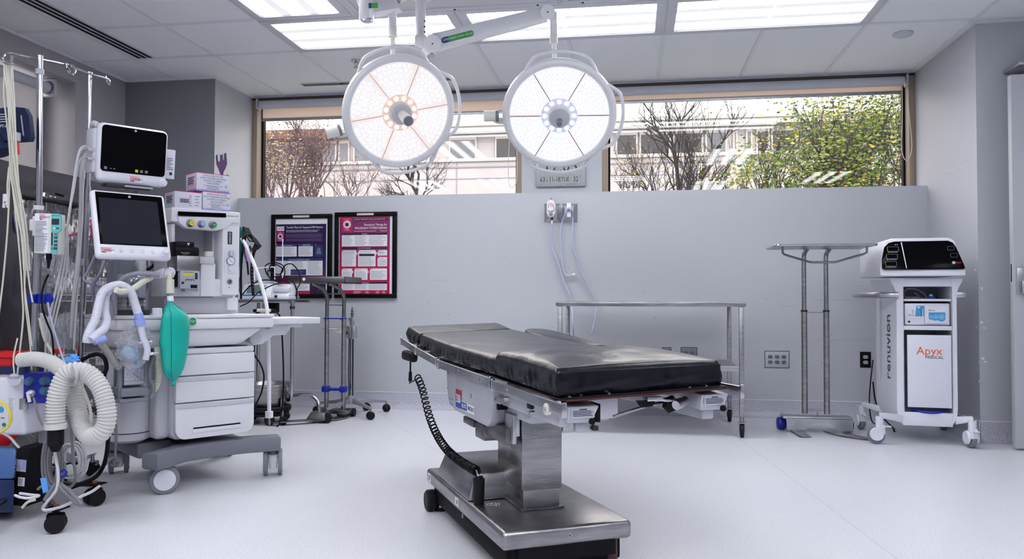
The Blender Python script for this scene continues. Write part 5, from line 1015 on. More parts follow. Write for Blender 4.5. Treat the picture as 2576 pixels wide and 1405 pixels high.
# five-legged rolling stand
hx, hy = -2.02, 5.5
t = thing('rolling_pole_stand', 'chrome pole on a five-wheeled grey base with a clamp and fittings on top', 'rolling stand', TR(hx, hy, 0)); I_ = Matrix.Translation((-hx, -hy, 0))
MB().cyl((0, 0, .12), (0, 0, .70), .0165, chrome, n=24).build('pole', t); MB().lathe([(0, .09), (.05, .09), (.04, .125), (.022, .15), (0, .15)], mgrey, n=24).build('hub', t)
for px, py in ((797, 1040), (821, 1057), (932, 1055), (972, 1035), (880, 1022)):
    p = I_ @ atz(px, py, 0); 
    if (px, py) == (880, 1022): p = V((.02, .27, 0))
    d = V((p.x, p.y, 0)).normalized(); n_ = V((-d.y, d.x, 0)); a = d*.03; b = V((p.x, p.y, 0)); 
    MB().hexa([a-n_*.02+V((0, 0, .095)), b-n_*.013+V((0, 0, .07)), b+n_*.013+V((0, 0, .07)), a+n_*.02+V((0, 0, .095))], [a-n_*.012+V((0, 0, .128)), b-n_*.008+V((0, 0, .086)), b+n_*.008+V((0, 0, .086)), a+n_*.012+V((0, 0, .128))], mat('stand_leg_grey', (.26, .27, .30), .4, .4), .003).build('leg', t)
    c_ = MB().cyl((p.x, p.y, .05), (p.x, p.y, .075), .008, steel).build('caster', t); M_ = TR(p.x, p.y, .029, px*7) @ Matrix.Rotation(pi/2, 4, 'X')
    MB().lathe([(0, -.022), (.022, -.021), (.029, -.012), (.029, -.003), (.024, 0), (.029, .003), (.029, .012), (.022, .021), (0, .022)], rubber, M_, n=20).build('wheel', c_)
def S_(x, y, Y=5.48): return I_ @ at(x, y, Y)
a, b = S_(862, 850), S_(893, 820); m = MB().box((a.x, -.04, a.z), (b.x, .03, b.z), alu, .003).box((b.x-.02, -.05, a.z-.005), (b.x+.01, -.03, b.z+.005), alu, .002).cyl((-.02, -.05, (a.z+b.z)/2), (-.02, -.062, (a.z+b.z)/2), .012, chrome); m.build('clamp', t)
m = MB(); c_ = S_(845, 826); m.ball((c_.x-.02, -.05, c_.z), 1, warmwhite, (.072, .055, .010), 20).hexa([(c_.x+.0, -.06, c_.z-.015), (a.x+.02, -.06, c_.z-.04), (a.x+.02, -.03, c_.z-.04), (c_.x, -.03, c_.z-.015)], [(c_.x, -.06, c_.z), (a.x+.02, -.06, c_.z), (a.x+.02, -.03, c_.z), (c_.x, -.03, c_.z)], warmwhite); m.build('oval_dish', t)
z0 = S_(885, 803).z; m = MB().cyl((0, 0, .70), (0, 0, z0+.01), .013, chrome, n=16).box((-.02, -.02, z0-.012), (.02, .02, z0+.014), alu, .003).cyl((-.02, 0, z0), (-.075, 0, z0+.002), .006, warmwhite).cyl((-.07, 0, z0), (-.09, 0, z0), .004, steeld)
for k, (r_, h0, h1) in enumerate(((.009, .0, .02), (.013, .02, .032), (.008, .032, .045), (.011, .045, .052), (.004, .052, .075), (.006, .068, .072))): m.cyl((0, 0, z0+.012+h0), (0, 0, z0+.012+h1), r_, steeld, n=14)
m.build('valve_fitting', t)
for x, y in ((-.012, -.02), (.014, -.018)): MB().tube([(x, y, .13), (x*1.2, y-.004, .35), (x, y, .64)], .0035, blackm, n=6).build('cable', t)
# chrome cart carrying the small white generator
t = thing('equipment_cart', 'chrome tube cart with a glass-thin shelf carrying the small white device', 'cart', TR(-2.5, 5.2, 0)); zs = .835
m = MB().box((-.22, -.17, zs-.008), (.20, .17, zs), dgrey, .003).tube([(-.22, -.175, zs-.012), (.20, -.175, zs-.012), (.205, .175, zs-.012), (-.22, .175, zs-.012), (-.22, -.175, zs-.012)], .006, chrome, n=8, smooth=False); m.build('shelf', t)
MB().tube([(.20, -.10, zs), (.20, -.10, .25), (.19, -.09, .18), (.16, -.06, .15), (.10, 0, .15)], .0125, chrome, n=14).build('post', t); MB().cyl((-.12, .05, .05), (-.12, .05, zs), .0125, chrome, n=14).build('post', t)
MB().cyl((.20, -.10, zs-.06), (.20, -.10, zs-.04), .018, dgrey).cyl((.20, -.1, zs-.03), (.20, -.1, zs-.0), .016, steel).build('collar', t)
MB().tube([(.05, -.02, .17), (.20, -.02, .18), (.30, -.02, .18), (.36, -.03, .14), (.375, -.04, .06)], .013, chrome, n=12).build('push_bar', t)
m = MB().hexa([(.30, -.10, .02), (.44, -.10, .02), (.44, .02, .02), (.30, .02, .02)], [(.33, -.08, .075), (.43, -.08, .07), (.43, .0, .07), (.33, .0, .075)], steeld, .005).prism([(.10, -.24), (.16, -.26), (.36, -.12), (.34, -.05)], .008, steeld, Matrix.Translation((0, 0, .02)), .002); m.build('base', t)
for x, y in ((.10, -.22), (.44, -.06), (-.15, .1)): MB().lathe([(0, -.018), (.028, -.018), (.034, -.008), (.034, .008), (.028, .018), (0, .018)], rubber, TR(x, y, .034, 30) @ Matrix.Rotation(pi/2, 4, 'X'), n=22).build('caster', t)
MB().box((-.02, -.05, zs-.09), (.05, .03, zs-.008), blackm, .012).cyl((-.03, -.06, zs-.08), (-.03, -.06, zs-.02), .008, chrome).build('swivel_bracket', t)
# the device: in its own turned frame
DV = Fr(-2.50, 5.06, 6); DI = DV.I
t = thing('generator_unit', 'small white device with a grey-green screen and round socket on the chrome cart', 'medical device', TR(-2.50, 5.07, .838, 6))
m = MB(); pr = [(-.205, 0), (.19, 0), (.19, .03), (.185, .085), (.17, .105), (.04, .112), (-.10, .112), (-.155, .09), (-.20, .03)]
m.hexa([(-.205, -.02, 0), (.185, -.02, 0), (.185, .22, 0), (-.205, .22, 0)], [(-.205, -.02, .028), (.185, -.02, .028), (.185, .22, .03), (-.205, .22, .03)], wh, .006).hexa([(-.18, -.015, .027), (.06, -.015, .027), (.06, .21, .027), (-.18, .21, .027)], [(-.12, .05, .112), (.05, .05, .112), (.05, .2, .11), (-.12, .2, .11)], wh, .008).hexa([(.055, -.018, .027), (.185, -.018, .027), (.185, .21, .027), (.055, .21, .027)], [(.05, .04, .112), (.165, .04, .108), (.165, .2, .108), (.05, .2, .112)], wh, .008).box((.075, -.012, .05), (.18, .05, .088), wh, .006); m.build('device_housing', t)
Mn = basis((-.055, .0085, .070), (1, 0, 0), (0, .065, .085)); m = MB().prism(rrect(-.085, -.045, .075, .045, .008), .002, lgrey, Mn).prism(rrect(-.055, -.034, .045, .036, .003), .004, lcd, Mn)
for k in range(4): m.cyl((.060, .028-.019*k, .002), (.060, .028-.019*k, .004), .005, skyb, M=Mn, n=14)
m.box((-.085, -.05, .001), (.075, -.043, .003), skyb, M=Mn); m.build('control_panel', t); m = MB().cyl((.098, -.019, .022), (.098, -.026, .022), .012, mgrey, n=20).cyl((.098, -.026, .022), (.098, -.028, .022), .006, blackm, n=16); m.build('socket', t)
MB().box((-.13, .06, .112), (.05, .19, .128), lgrey, .006).box((-.10, .075, .128), (.02, .17, .134), clearj, .004).build('accessory_tray', t)
MB().tube([(-.09, .08, .125), (-.09, .08, .20), (-.07, .08, .215), (.0, .08, .225), (.045, .08, .225), (.052, .08, .215), (.052, .08, .12)], .0045, paper, n=8, k=3).build('carry_handle', t)
def lead(name, label, pts, r, mt, n=6, cat='cable', k=6): return tag(MB().tube([at(*p) for p in pts], r, mt, n=n, k=k).build(name), label, cat)
lead('black_lead', 'black lead looping in coils above the small white device', [(690, 705, 5.15), (672, 690, 5.15), (668, 668, 5.15), (690, 660, 5.18), (712, 668, 5.15), (716, 690, 5.12), (704, 708, 5.1), (680, 700, 5.14), (674, 680, 5.2), (700, 690, 5.2), (712, 678, 5.18), (695, 665, 5.1), (678, 672, 5.1), (690, 695, 5.12), (722, 708, 5.1)], .004, blackm, k=8)
lead('black_lead', 'black lead arching over the small device and down past the steel tray', [(700, 715, 5.1), (706, 690, 5.12), (716, 668, 5.1), (735, 664, 5.1), (752, 685, 5.08), (755, 710, 5.05), (748, 725, 5.02), (744, 745, 5.0)], .0042, blackm)
lead('black_lead', 'black lead lying across the screen of the small device and hanging left', [(720, 712, 5.1), (690, 715, 5.0), (655, 733, 4.98), (662, 741, 4.96), (665, 735, 4.96), (650, 735, 4.96), (625, 760, 4.9), (604, 770, 4.9)], .004, blackm)
lead('black_lead', 'black lead draped over the back of the small device into the shelf edge', [(610, 740, 5.0), (628, 720, 5.0), (655, 705, 5.02), (690, 704, 5.05), (722, 700, 5.1), (740, 712, 5.05), (747, 735, 5.0), (746, 752, 4.98)], .0042, blackm)
tag(MB().cyl(at(711, 604, 5.3), at(711, 700, 5.3), .0035, paper, n=8).ball(tuple(at(711, 603, 5.3)), .006, paper, u=8).build('thin_rod'), 'thin pale upright rod in front of the left poster', 'rod')
# kick bucket
K_ = thing('kick_bucket', 'steel bucket in a black wheeled ring frame by the white drawers', 'bucket', TR(-2.47, 5.10, 0))
MB().lathe([(0, .062), (.11, .062), (.113, .07), (.148, .255), (.155, .262), (.158, .268), (.152, .27), (.143, .26), (.107, .075), (0, .07)], steel, n=44).build('bucket', K_)
m = MB().lathe([(.128, .085), (.152, .085), (.155, .092), (.155, .112), (.15, .118), (.128, .118), (.126, .1), (.128, .085)], rubber, n=44).lathe([(.118, .055), (.14, .055), (.142, .075), (.118, .075), (.118, .055)], rubber, n=44); m.build('ring_frame', K_)
for k in range(4):
    a = R(-115+90*k); x, y = .15*cos(a), .15*sin(a); MB().box((-.012, -.004, .05), (.012, .004, .17), steel, .003, M=TR(.143*cos(a), .143*sin(a), 0, math.degrees(a)+90)).build('bucket_clip', K_)
    MB().lathe([(0, -.014), (.022, -.014), (.027, -.006), (.027, .006), (.022, .014), (0, .014)], rubber, TR(x*1.05, y*1.05, .027, 40) @ Matrix.Rotation(pi/2, 4, 'X'), n=20).cyl((x, y, .045), (x, y, .09), .008, steel).build('caster', K_)
MB().tube([(.152*cos(a), .152*sin(a), .262) for a in [R(200+k*14) for k in range(12)]], .004, steel, n=6).build('bail_handle', K_)
# ================================================================== ANAESTHESIA WORKSTATION
MF = Fr(-2.077, 3.53, 53)
def Q(x, y, yl): return MF.px(x, y, 1, yl)
def qb(m, x0, y0, x1, y1, yl, dep, mt, bev=0):
    """a box whose front face fills the given picture rectangle on the local plane yl and runs back by dep"""
    a, b, c_, d_ = Q(x0, y1, yl), Q(x1, y0, yl), Q(x0, y0, yl), Q(x1, y1, yl)
    return m.box((min(a.x, c_.x)/2+max(a.x, c_.x)/2, yl, (a.z+d_.z)/2), ((b.x+d_.x)/2, yl+dep, (b.z+c_.z)/2), mt, bev)
t = thing('anaesthesia_machine', 'tall white anaesthesia workstation on a grey wheeled base with three drawers', 'medical machine', MF)
mw = mat('machine_white', (.70, .70, .75), .36); mwd = mat('machine_pale_grey', (.54, .54, .60), .42); mbase = mat('machine_base_grey', (.17, .175, .215), .42)  # second casing colour is a greyer white for covers, recesses and trim
# base: front bar bent in the middle, centre spine, rear bar
def barpoly(m, pts, w, z0, z1, mt, bev=.012):
    """a flat bar of width w following points in plan"""
    L_, R_ = [], []
    for i, p in enumerate(pts):
        p = V((*p, 0)); d = (V((*pts[min(i+1, len(pts)-1)], 0))-V((*pts[max(i-1, 0)], 0))).normalized(); n_ = V((-d.y, d.x, 0))*w/2; L_.append(p+n_); R_.append(p-n_)
    m.prism([(p.x, p.y) for p in L_+R_[::-1]], z1-z0, mt, Matrix.Translation((0, 0, z0)), bev)
m = MB(); barpoly(m, [(-.325, -.315), (-.27, -.29), (-.15, -.215), (.0, -.195), (.15, -.215), (.24, -.25), (.295, -.27)], .085, .118, .19, mbase)
barpoly(m, [(-.30, .30), (-.15, .22), (.15, .22), (.30, .31)], .08, .118, .18, mbase); m.box((-.16, -.2, .12), (.16, .22, .185), mbase, .01).box((-.30, -.10, .13), (-.15, .2, .2), mbase, .01); m.build('wheel_base', t)
def bigcaster(p, yaw, r=.062):
    M_ = TR(p.x, p.y, 0, yaw); m = MB().lathe([(0, .118), (.028, .118), (.03, .108), (.027, .095), (0, .095)], mgrey, n=24)
    m.hexa([(-.02, -.017, .03), (.045, -.017, .03), (.045, .017, .03), (-.02, .017, .03)], [(-.028, -.024, .10), (.024, -.024, .10), (.024, .024, .10), (-.028, .024, .10)], wh, .007); c_ = m.build('caster', t, M_)
    for s_ in (-1, 1):
        w_ = MB().lathe([(0, -.008), (r*.78, -.009), (r*.97, -.009), (r, -.004), (r, .006), (r*.95, .01), (0, .01)], mgrey, Matrix.Translation((.018, s_*.033, r)) @ Matrix.Rotation(pi/2, 4, 'X'), n=36); w_.cyl((.018, s_*.040, r), (.018, s_*.046, r), r*.72, wh, n=32); w_.build('wheel', c_)
for px, py, yaw in ((400, 1245, 38), (687, 1197, -66), (300, 1192, -58), (562, 1150, -62)):
    p = MF.I @ atz(px, py-6, 0); bigcaster(p, yaw-53)
# drawer cabinet
x0, x1, yf = -.200, .168, -.25
m = MB().box((x0, yf+.012, .215), (x1, .24, .618), mw, .03, seg=4).box((x0-.0, yf-.0, .595), (x1+.003, .24, .622), mw, .006); cab = m.build('cabinet_body', t)
for k, (z0, z1) in enumerate(((.502, .594), (.383, .497), (.215, .378))):
    m = MB(); 
    if k == 2: m.prism([(x0+.002, z1), (x0+.002, z0+.05)]+[(x0+.002+.045*(1-cos(a)), z0+.05-.045*sin(a)) for a in [pi/2*i/6 for i in range(1, 7)]]+[(x1-.045*(1-cos(a)), z0+.05-.045*sin(a)) for a in [pi/2*i/6 for i in range(6, 0, -1)]]+[(x1, z0+.05), (x1, z1)], .03, mw, basis((0, yf+.018, 0), (1, 0, 0), (0, 0, 1)), .004); m.box((-.12, yf-.0135, z0+.048), (.10, yf-.010, z0+.054), blackm).box((-.125, yf-.018, z0+.030), (.105, yf-.010, z0+.047), mw, .004)
    else: m.box((x0+.002, yf-.012, z0), (x1, yf+.03, z1), mw, .005)
    m.box((x0+.006, yf-.016, z1-.022), (x1-.004, yf-.01, z1-.004), mwd, .0025) if k else None
    m.build('drawer', t)
# left flank: rounded side cover, absorber side
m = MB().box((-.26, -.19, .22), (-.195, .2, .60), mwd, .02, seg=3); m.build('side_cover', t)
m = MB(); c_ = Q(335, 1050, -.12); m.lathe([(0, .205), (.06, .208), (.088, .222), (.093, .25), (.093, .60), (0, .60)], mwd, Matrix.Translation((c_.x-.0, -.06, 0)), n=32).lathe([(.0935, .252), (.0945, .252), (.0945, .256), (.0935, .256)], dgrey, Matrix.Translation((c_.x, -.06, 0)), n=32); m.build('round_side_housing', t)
# worktop
m = MB(); wy = -.32; poly = [(-.455, -.18), (-.45, -.27), (-.40, -.315), (-.32, wy), (.236, wy), (.236, .24), (-.40, .24), (-.455, .15)]
m.prism(poly, .014, mw, Matrix.Translation((0, 0, .757)), .004).prism([(x*.992, y*.99) for x, y in poly], .05, mw, Matrix.Translation((0, 0, .708)), .012); wt = m.build('worktop', t)
m = MB(); m.hexa([(-.41, -.27, .628), (.10, -.27, .632), (.10, .2, .632), (-.41, .2, .628)], [(-.44, -.29, .712), (.20, -.305, .712), (.20, .22, .712), (-.44, .22, .712)], mw, .022); m.build('under_worktop_housing', t)
m = MB().box((-.10, -.16, .615), (-.085, -.14, .64), alu).box((.10, -.17, .615), (.115, -.15, .64), alu).box((-.15, -.22, .622), (.08, -.05, .628), paper).box((-.10, -.24, .6225), (.14, -.08, .6255), black).box((-.13, -.20, .626), (.02, -.02, .630), inkg); o = m.build('paper_folder', None, MF.M); tag(o, 'papers and a black folder lying on top of the drawer cabinet', 'papers')
p = Q(484, 808, wy-.002); m = MB().lathe([(0, .004), (.0155, .004), (.0165, .0), (.019, 0), (.019, .003), (.0215, .003), (.022, 0)], paper, basis((p.x, wy-.001, p.z), (1, 0, 0), (0, 0, 1)), n=32).cyl((0, 0, .003), (0, 0, .006), .0155, green, M=basis((p.x, wy-.001, p.z), (1, 0, 0), (0, 0, 1)), n=28).text('O2+', .017, basis((p.x, wy-.0075, p.z), (1, 0, 0), (0, 0, 1)), paper, .0003); m.build('flush_button', wt)
# fold-out side shelf on a bracket
m = MB().box((.240, wy+.03, .722), (.50, -.02, .752), mw, .004).box((.34, wy+.06, .705), (.42, -.05, .722), mw, .004); m.build('side_shelf', t)
m = MB().prism([(.17, .66), (.19, .62), (.24, .625), (.30, .665), (.36, .665), (.385, .69), (.395, .722), (.29, .722), (.27, .70), (.20, .705), (.17, .69)], .06, mw, basis((0, -.14, 0), (1, 0, 0), (0, 0, 1)), .008).cyl((.20, -.205, .655), (.20, -.14, .655), .03, mwd, n=24); m.build('shelf_bracket', t)
# upper frame
yu = -.10
m = MB(); qb(m, 431, 527, 606, 563, yu-.03, .30, mw, .008)
a, b = Q(452, 575, yu-.04), Q(588, 553, yu-.04); a.y = b.y = 0
pts = [(Q(447, 545, yu-.04)), (Q(452, 560, yu-.04)), (Q(470, 574, yu-.04)), (Q(545, 580, yu-.04)), (Q(567, 574, yu-.04)), (Q(585, 560, yu-.04)), (Q(600, 562, yu-.04)), (Q(600, 545, yu-.04))]
m.prism([(p.x, p.z) for p in pts], .05, mw, basis((0, yu+.01, 0), (1, 0, 0), (0, 0, 1)), .006); head_ = m.build('top_header', t)
m = MB(); pa, pb, pc, pd = [Q(x, y, yu-.0425) for x, y in ((448, 531), (569, 536), (569, 547), (448, 542))]
for p in (pa, pb, pc, pd): p.y = 0
m.prism([(p.x, p.z) for p in (pd, pc, pb, pa)], .002, screenm, basis((0, yu-.0395, 0), (1, 0, 0), (0, 0, 1)))
p = Q(585, 543, yu-.044); m.text('Carestation 620', .0125, basis((p.x-.003, yu-.0375, p.z), (1, 0, 0), (0, 0, 1)), ink, .0003, sx=.85); m.build('header_display', head_)
for px, py, mt, s_ in ((480, 561, yellow, 'Air'), (508, 563, lblue, 'N2O'), (536, 565, green, 'O2')):
    p = Q(px, py, yu-.05); Mk = basis((p.x, yu-.038, p.z), (1, 0, 0), (0, 0, 1)); m = MB().lathe([(.0, .0), (.0175, 0), (.0185, .003), (.016, .006), (.0155, .020), (.013, .024), (0, .024)], alu, Mk, n=28).cyl((0, 0, .022), (0, 0, .028), .0115, mt, M=Mk, n=24).text(s_, .009, Mk @ Matrix.Translation((0, 0, .0285)), ink if mt is yellow else paper, .0002)
    for k in range(6): a = R(-60+k*24); m.box((.0215, -.0035, 0), (.0228, .0035, .001), blackm, M=Mk @ Matrix.Rotation(a, 4, 'Z'))
    m.build('flow_knob', head_)
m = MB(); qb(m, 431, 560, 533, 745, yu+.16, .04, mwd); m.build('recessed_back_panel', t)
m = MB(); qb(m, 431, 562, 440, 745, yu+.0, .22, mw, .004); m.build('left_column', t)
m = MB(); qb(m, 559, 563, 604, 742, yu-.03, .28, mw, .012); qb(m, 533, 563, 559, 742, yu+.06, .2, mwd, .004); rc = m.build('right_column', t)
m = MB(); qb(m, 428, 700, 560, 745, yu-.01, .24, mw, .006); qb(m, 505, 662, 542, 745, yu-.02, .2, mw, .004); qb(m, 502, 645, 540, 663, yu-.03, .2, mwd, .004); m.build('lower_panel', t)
p = Q(525, 639, yu+.0); m = MB().cyl((p.x, p.y, p.z-.012), (p.x, p.y, p.z+.012), .022, warmwhite, n=28); m.build('tape_roll', t); 
yr_ = yu-.0315
def onc(px, py): p = Q(px, py, yr_); return basis((p.x, yr_, p.z), (1, 0, 0), (0, 0, 1))
m = MB(); M1 = onc(578, 598); m.box((-.0105, -.030, 0), (.0105, .030, .002), dgrey, M=M1).box((-.0012, -.026, .002), (.0012, .026, .0025), paper, M=M1)
for k in range(11): m.box((-.007, -.024+k*.0048, .002), (-.003, -.0235+k*.0048, .0026), paper, M=M1).box((.003, -.024+k*.0048, .002), (.007, -.0235+k*.0048, .0026), paper, M=M1)
m.build('flow_tube', rc); m = MB(); M1 = onc(579, 656); m.prism(rrect(-.0285, -.058, .0285, .058, .006), .0012, wh, M1); 
m.cyl((0, .036, .001), (0, .036, .014), .0125, lgrey, M=M1, n=24).box((-.0018, .026, .014), (.0018, .046, .017), paper, M=M1).cyl((0, .0, .001), (0, .0, .008), .0205, mgrey, M=M1, n=32).cyl((0, .0, .008), (0, .0, .0085), .0175, paper, M=M1, n=32).box((-.0008, -.012, .0085), (.0008, .014, .009), ink, M=M1 @ Matrix.Rotation(R(45), 4, 'Z')).cyl((0, -.036, .001), (0, -.036, .016), .0135, wh, M=M1, n=24); m.build('suction_gauge', rc)
m = MB(); M1 = onc(577, 708); m.cyl((0, 0, 0), (0, 0, .006), .012, alu, M=M1, n=20).cyl((0, 0, .006), (0, 0, .012), .007, dgrey, M=M1, n=16).box((-.01, -.0015, .004), (.01, .0015, .013), chrome, M=M1).box((-.003, -.03, 0), (.003, -.026, .001), inkg, M=M1); m.build('port', rc)
m = MB(); qb(m, 430, 748, 600, 787, yu+.04, .1, mwd, .004); qb(m, 572, 748, 598, 780, yu+.02, .05, mw, .006); m.build('splash_panel', t)
# vaporiser
p0 = thing('vaporiser', 'black and silver vaporiser with a yellow label bar mounted on the machine', 'vaporiser', MF); yv = yu-.09
m = MB(); qb(m, 443, 607, 490, 630, yv+.01, .10, black, .006); qb(m, 441, 620, 503, 645, yv, .12, black, .010); m.build('dial_head', p0)
m = MB(); qb(m, 445, 642, 502, 683, yv, .11, steel, .006); qb(m, 441, 640, 452, 722, yv+.02, .1, black, .006); m.build('vaporiser_body', p0)
m = MB(); qb(m, 453, 680, 503, 726, yv-.006, .09, lgrey, .006); qb(m, 465, 724, 500, 733, yv+.01, .05, alu, .004); lo = m.build('filler_block', p0)
p = Q(460, 635, yv-.002); Mv = basis((p.x+.012, yv-.0015, p.z), (1, 0, 0), (0, 0, 1)); m = MB().text('Datex-Ohmeda', .0062, Mv, paper, .0002).text('Sevoflurane', .005, Mv @ Matrix.Translation((0, -.007, 0)), yellow, .0002)
p = Q(474, 614, yv+.006); m.add([(p.x-.005, yv+.008, p.z+.006), (p.x+.007, yv+.008, p.z+.006), (p.x+.001, yv+.008, p.z-.008)], [(0, 1, 2)], paper); m.build('dial_print', p0)
m = MB(); qb(m, 460, 687, 487, 693, yv-.008, .003, yellow); qb(m, 491, 686, 497, 702, yv-.008, .003, dgrey); qb(m, 457, 708, 463, 714, yv-.008, .003, dgrey); qb(m, 480, 716, 496, 724, yv-.009, .003, blackm)
M1 = basis((Q(473, 684, yv).x, yv-.0075, Q(473, 684, yv).z), (1, 0, 0), (0, 0, 1)); m.text('Use Only Sevoflurane', .0055, M1, ink, .0002); M1 = basis((Q(477, 703, yv).x, yv-.0075, Q(477, 703, yv).z), (1, 0, 0), (0, 0, 1))
for k in range(10): m.tube([(-.022+k*.004, -.008+.006*((k*7) % 3), 0), (-.020+k*.004, .002, 0), (-.017+k*.004, -.005+.004*(k % 3), 0)], .0007, ink, n=4, M=M1)
m.build('instruction_print', lo)
# lower touch display on its arm (part of the machine)
DM = MF.M @ TR(-.4145, -.33, 1.150) @ Matrix.Rotation(R(-19), 4, 'X'); D_ = MF.M.inverted() @ DM
m = MB().box((-.148, -.004, -.150), (.148, .035, .150), wh, .016, seg=3).box((-.125, .03, -.12), (.125, .07, .11), mw, .02); ds = m.build('touch_display', t, D_)
m = MB().box((-.132, -.0055, -.094), (.134, -.003, .138), screenm, .002); m.box((-.122, -.0065, -.088), (.112, -.0052, .112), screen2); m.cyl((-.0, -.0062, .125), (-.0, -.007, .125), .0055, lgrey, n=20); m.build('screen', ds)
for k in range(4): MB().box((-.061+k*.042, -.006, -.127), (-.048+k*.042, -.003, -.113), mwd, .002).box((-.057+k*.042, -.0066, -.123), (-.052+k*.042, -.0058, -.117), yellow if k == 0 else paper).build('soft_key', ds)
MB().lathe([(0, .0), (.019, 0), (.019, .006), (.013, .008), (.012, .022), (.010, .025), (0, .025)], wh, basis((.118, -.004, -.122), (1, 0, 0), (0, 0, 1)), n=28).build('trim_knob', ds)
def sticker(m, M_, w=.052, h_=.026):
    m.box((-w/2, -h_/2, 0), (w/2, h_/2, .0005), paper, M=M_); m.lines(-w*.46, -h_*.42, w*.46, h_*.44, h_*.16, redm, M_, .45, .001, .25)
    for k in range(5): m.tube([(-.012+k*.008, -.004+.002*(k % 3), .001), (-.008+k*.008, .003, .001), (-.006+k*.008, -.003, .001)], .0007, ink, n=4, M=M_)
    m.box((-w*.4, -h_*.4, .0008), (-w*.1, -h_*.28, .0012), ink, M=M_)
m = MB(); sticker(m, basis((-.108, -.0048, -.120), (1, 0, 0), (0, 0, 1))); m.build('inspection_sticker', ds)
m = MB(); m.cyl((-.30, .05, .80), (-.30, .05, 1.20), .02, mwd, n=20).box((-.36, -.28, 1.15), (-.28, .06, 1.19), mwd, .01).box((-.38, .0, .76), (-.29, .10, 1.02), mgrey, .01).box((-.27, .0, .76), (-.235, .08, 1.02), mw, .01); m.build('display_arm', t)
# bellows housing and small fittings on the worktop
cx_, cy_ = Q(330, 740, -.12).x, -.12; m = MB().lathe([(.070, .79), (.072, .795), (.072, .93), (.066, .95), (.0, .955)], clearj, Matrix.Translation((cx_, cy_, 0)), n=40); bl = m.build('bellows_dome', t)
m = MB().lathe([(0, .765), (.078, .765), (.078, .792), (.06, .795), (.06, .80)], dgrey, Matrix.Translation((cx_, cy_, 0)), n=36)
for k in range(3): m.lathe([(.05, .80+k*.018), (.062, .806+k*.018), (.05, .812+k*.018)], blackm, Matrix.Translation((cx_, cy_, 0)), n=32)
m.lathe([(0, .856), (.06, .856), (.062, .862), (.0, .862)], lgrey, Matrix.Translation((cx_, cy_, 0)), n=32); m.build('bellows', bl)
p = Q(395, 782, -.22); MB().lathe([(0, 0), (.021, 0), (.021, .028), (.017, .032), (0, .032)], wh, Matrix.Translation((p.x, -.22, .771)), n=24).build('valve_cap', t)
# breathing-bag arm
p1, p2 = Q(300, 700, -.30), Q(330, 672, -.30); ar = [Q(278, 790, -.25), Q(278, 745, -.26), Q(282, 725, -.27), Q(300, 700, -.29), Q(330, 689, -.31), Q(360, 688, -.32), Q(390, 691, -.33)]
armg = mat('bag_arm_grey', (.24, .25, .29), .4); m = MB().tube([p+V((0, -.05, 0)) for p in ar], .0105, armg, n=14); m.cyl(Q(277, 800, -.30), Q(277, 755, -.30), .016, armg, n=20); m.build('bag_arm', t)
m = MB().hexa([Q(385, 702, -.35), Q(412, 700, -.37), Q(412, 700, -.30), Q(385, 700, -.30)], [Q(385, 683, -.35), Q(415, 672, -.37), Q(415, 672, -.30), Q(385, 684, -.30)], mat('elbow_grey', (.40, .41, .46), .4), .006).cyl(Q(425, 690, -.36), Q(428, 684, -.30), .022, mwd, n=24).cyl(Q(410, 690, -.34), Q(436, 688, -.36), .017, mwd, n=20); m.build('bag_mount', t)
q0 = Q(426, 690, -.36); q1 = Q(428, 722, -.37); q2 = Q(429, 752, -.375)
m = MB().ribbed([q0+V((0, 0, .005)), q0.lerp(q1, .5), q1], .0105, hosec, .006, .10).cyl(Q(428, 702, -.37), Q(428, 737, -.37), .0165, hosec, n=20).cyl(Q(428, 735, -.37), Q(428.5, 748, -.372), .012, clearj, n=20).cyl(Q(428, 744, -.372), Q(429, 757, -.373), .0135, paper, n=20); m.build('bag_hose', t)
# absorber canister in its grey cradle
yc_ = -.30
m = MB(); ca, cb = Q(310, 972, yc_), Q(368, 885, yc_); m.box((ca.x, yc_, ca.z), (cb.x, yc_+.10, cb.z+.02), clearj, .012); can = m.build('absorber_canister', t)
gran = mat('speckled_granules', (.62, .62, .66), .8); nt, N, L = ng(gran); b = N['Principled BSDF']; tc = N.new('ShaderNodeTexCoord'); vo = N.new('ShaderNodeTexVoronoi'); vo.inputs['Scale'].default_value = 260; rp = N.new('ShaderNodeValToRGB'); rp.color_ramp.elements[0].color = (.12, .12, .14, 1); rp.color_ramp.elements[1].color = (.8, .8, .84, 1); rp.color_ramp.elements[0].position = .25; rp.color_ramp.elements[1].position = .5; L.new(tc.outputs['Object'], vo.inputs[0]); L.new(vo.outputs['Distance'], rp.inputs[0]); L.new(rp.outputs[0], b.inputs['Base Color'])
m = MB().box((ca.x+.006, yc_+.006, ca.z+.006), (cb.x-.006, yc_+.094, ca.z+.02), hosec, .004).box((ca.x+.006, yc_+.006, ca.z+.02), (cb.x-.006, yc_+.094, cb.z-.03), gran, .006); m.build('granules', can)
m = MB(); a, b = Q(301, 905, yc_-.01), Q(372, 893, yc_-.01); m.box((a.x, yc_-.012, a.z-.006), (b.x, yc_+.11, b.z+.002), mgrey, .005); a, b = Q(303, 1000, yc_-.01), Q(374, 972, yc_-.01); m.box((a.x, yc_-.014, a.z), (b.x, yc_+.12, b.z), mgrey, .008); a, b = Q(301, 1012, yc_-.01), Q(372, 998, yc_-.01); m.box((a.x-.004, yc_-.02, a.z-.004), (b.x, yc_+.10, b.z), mgrey, .01)
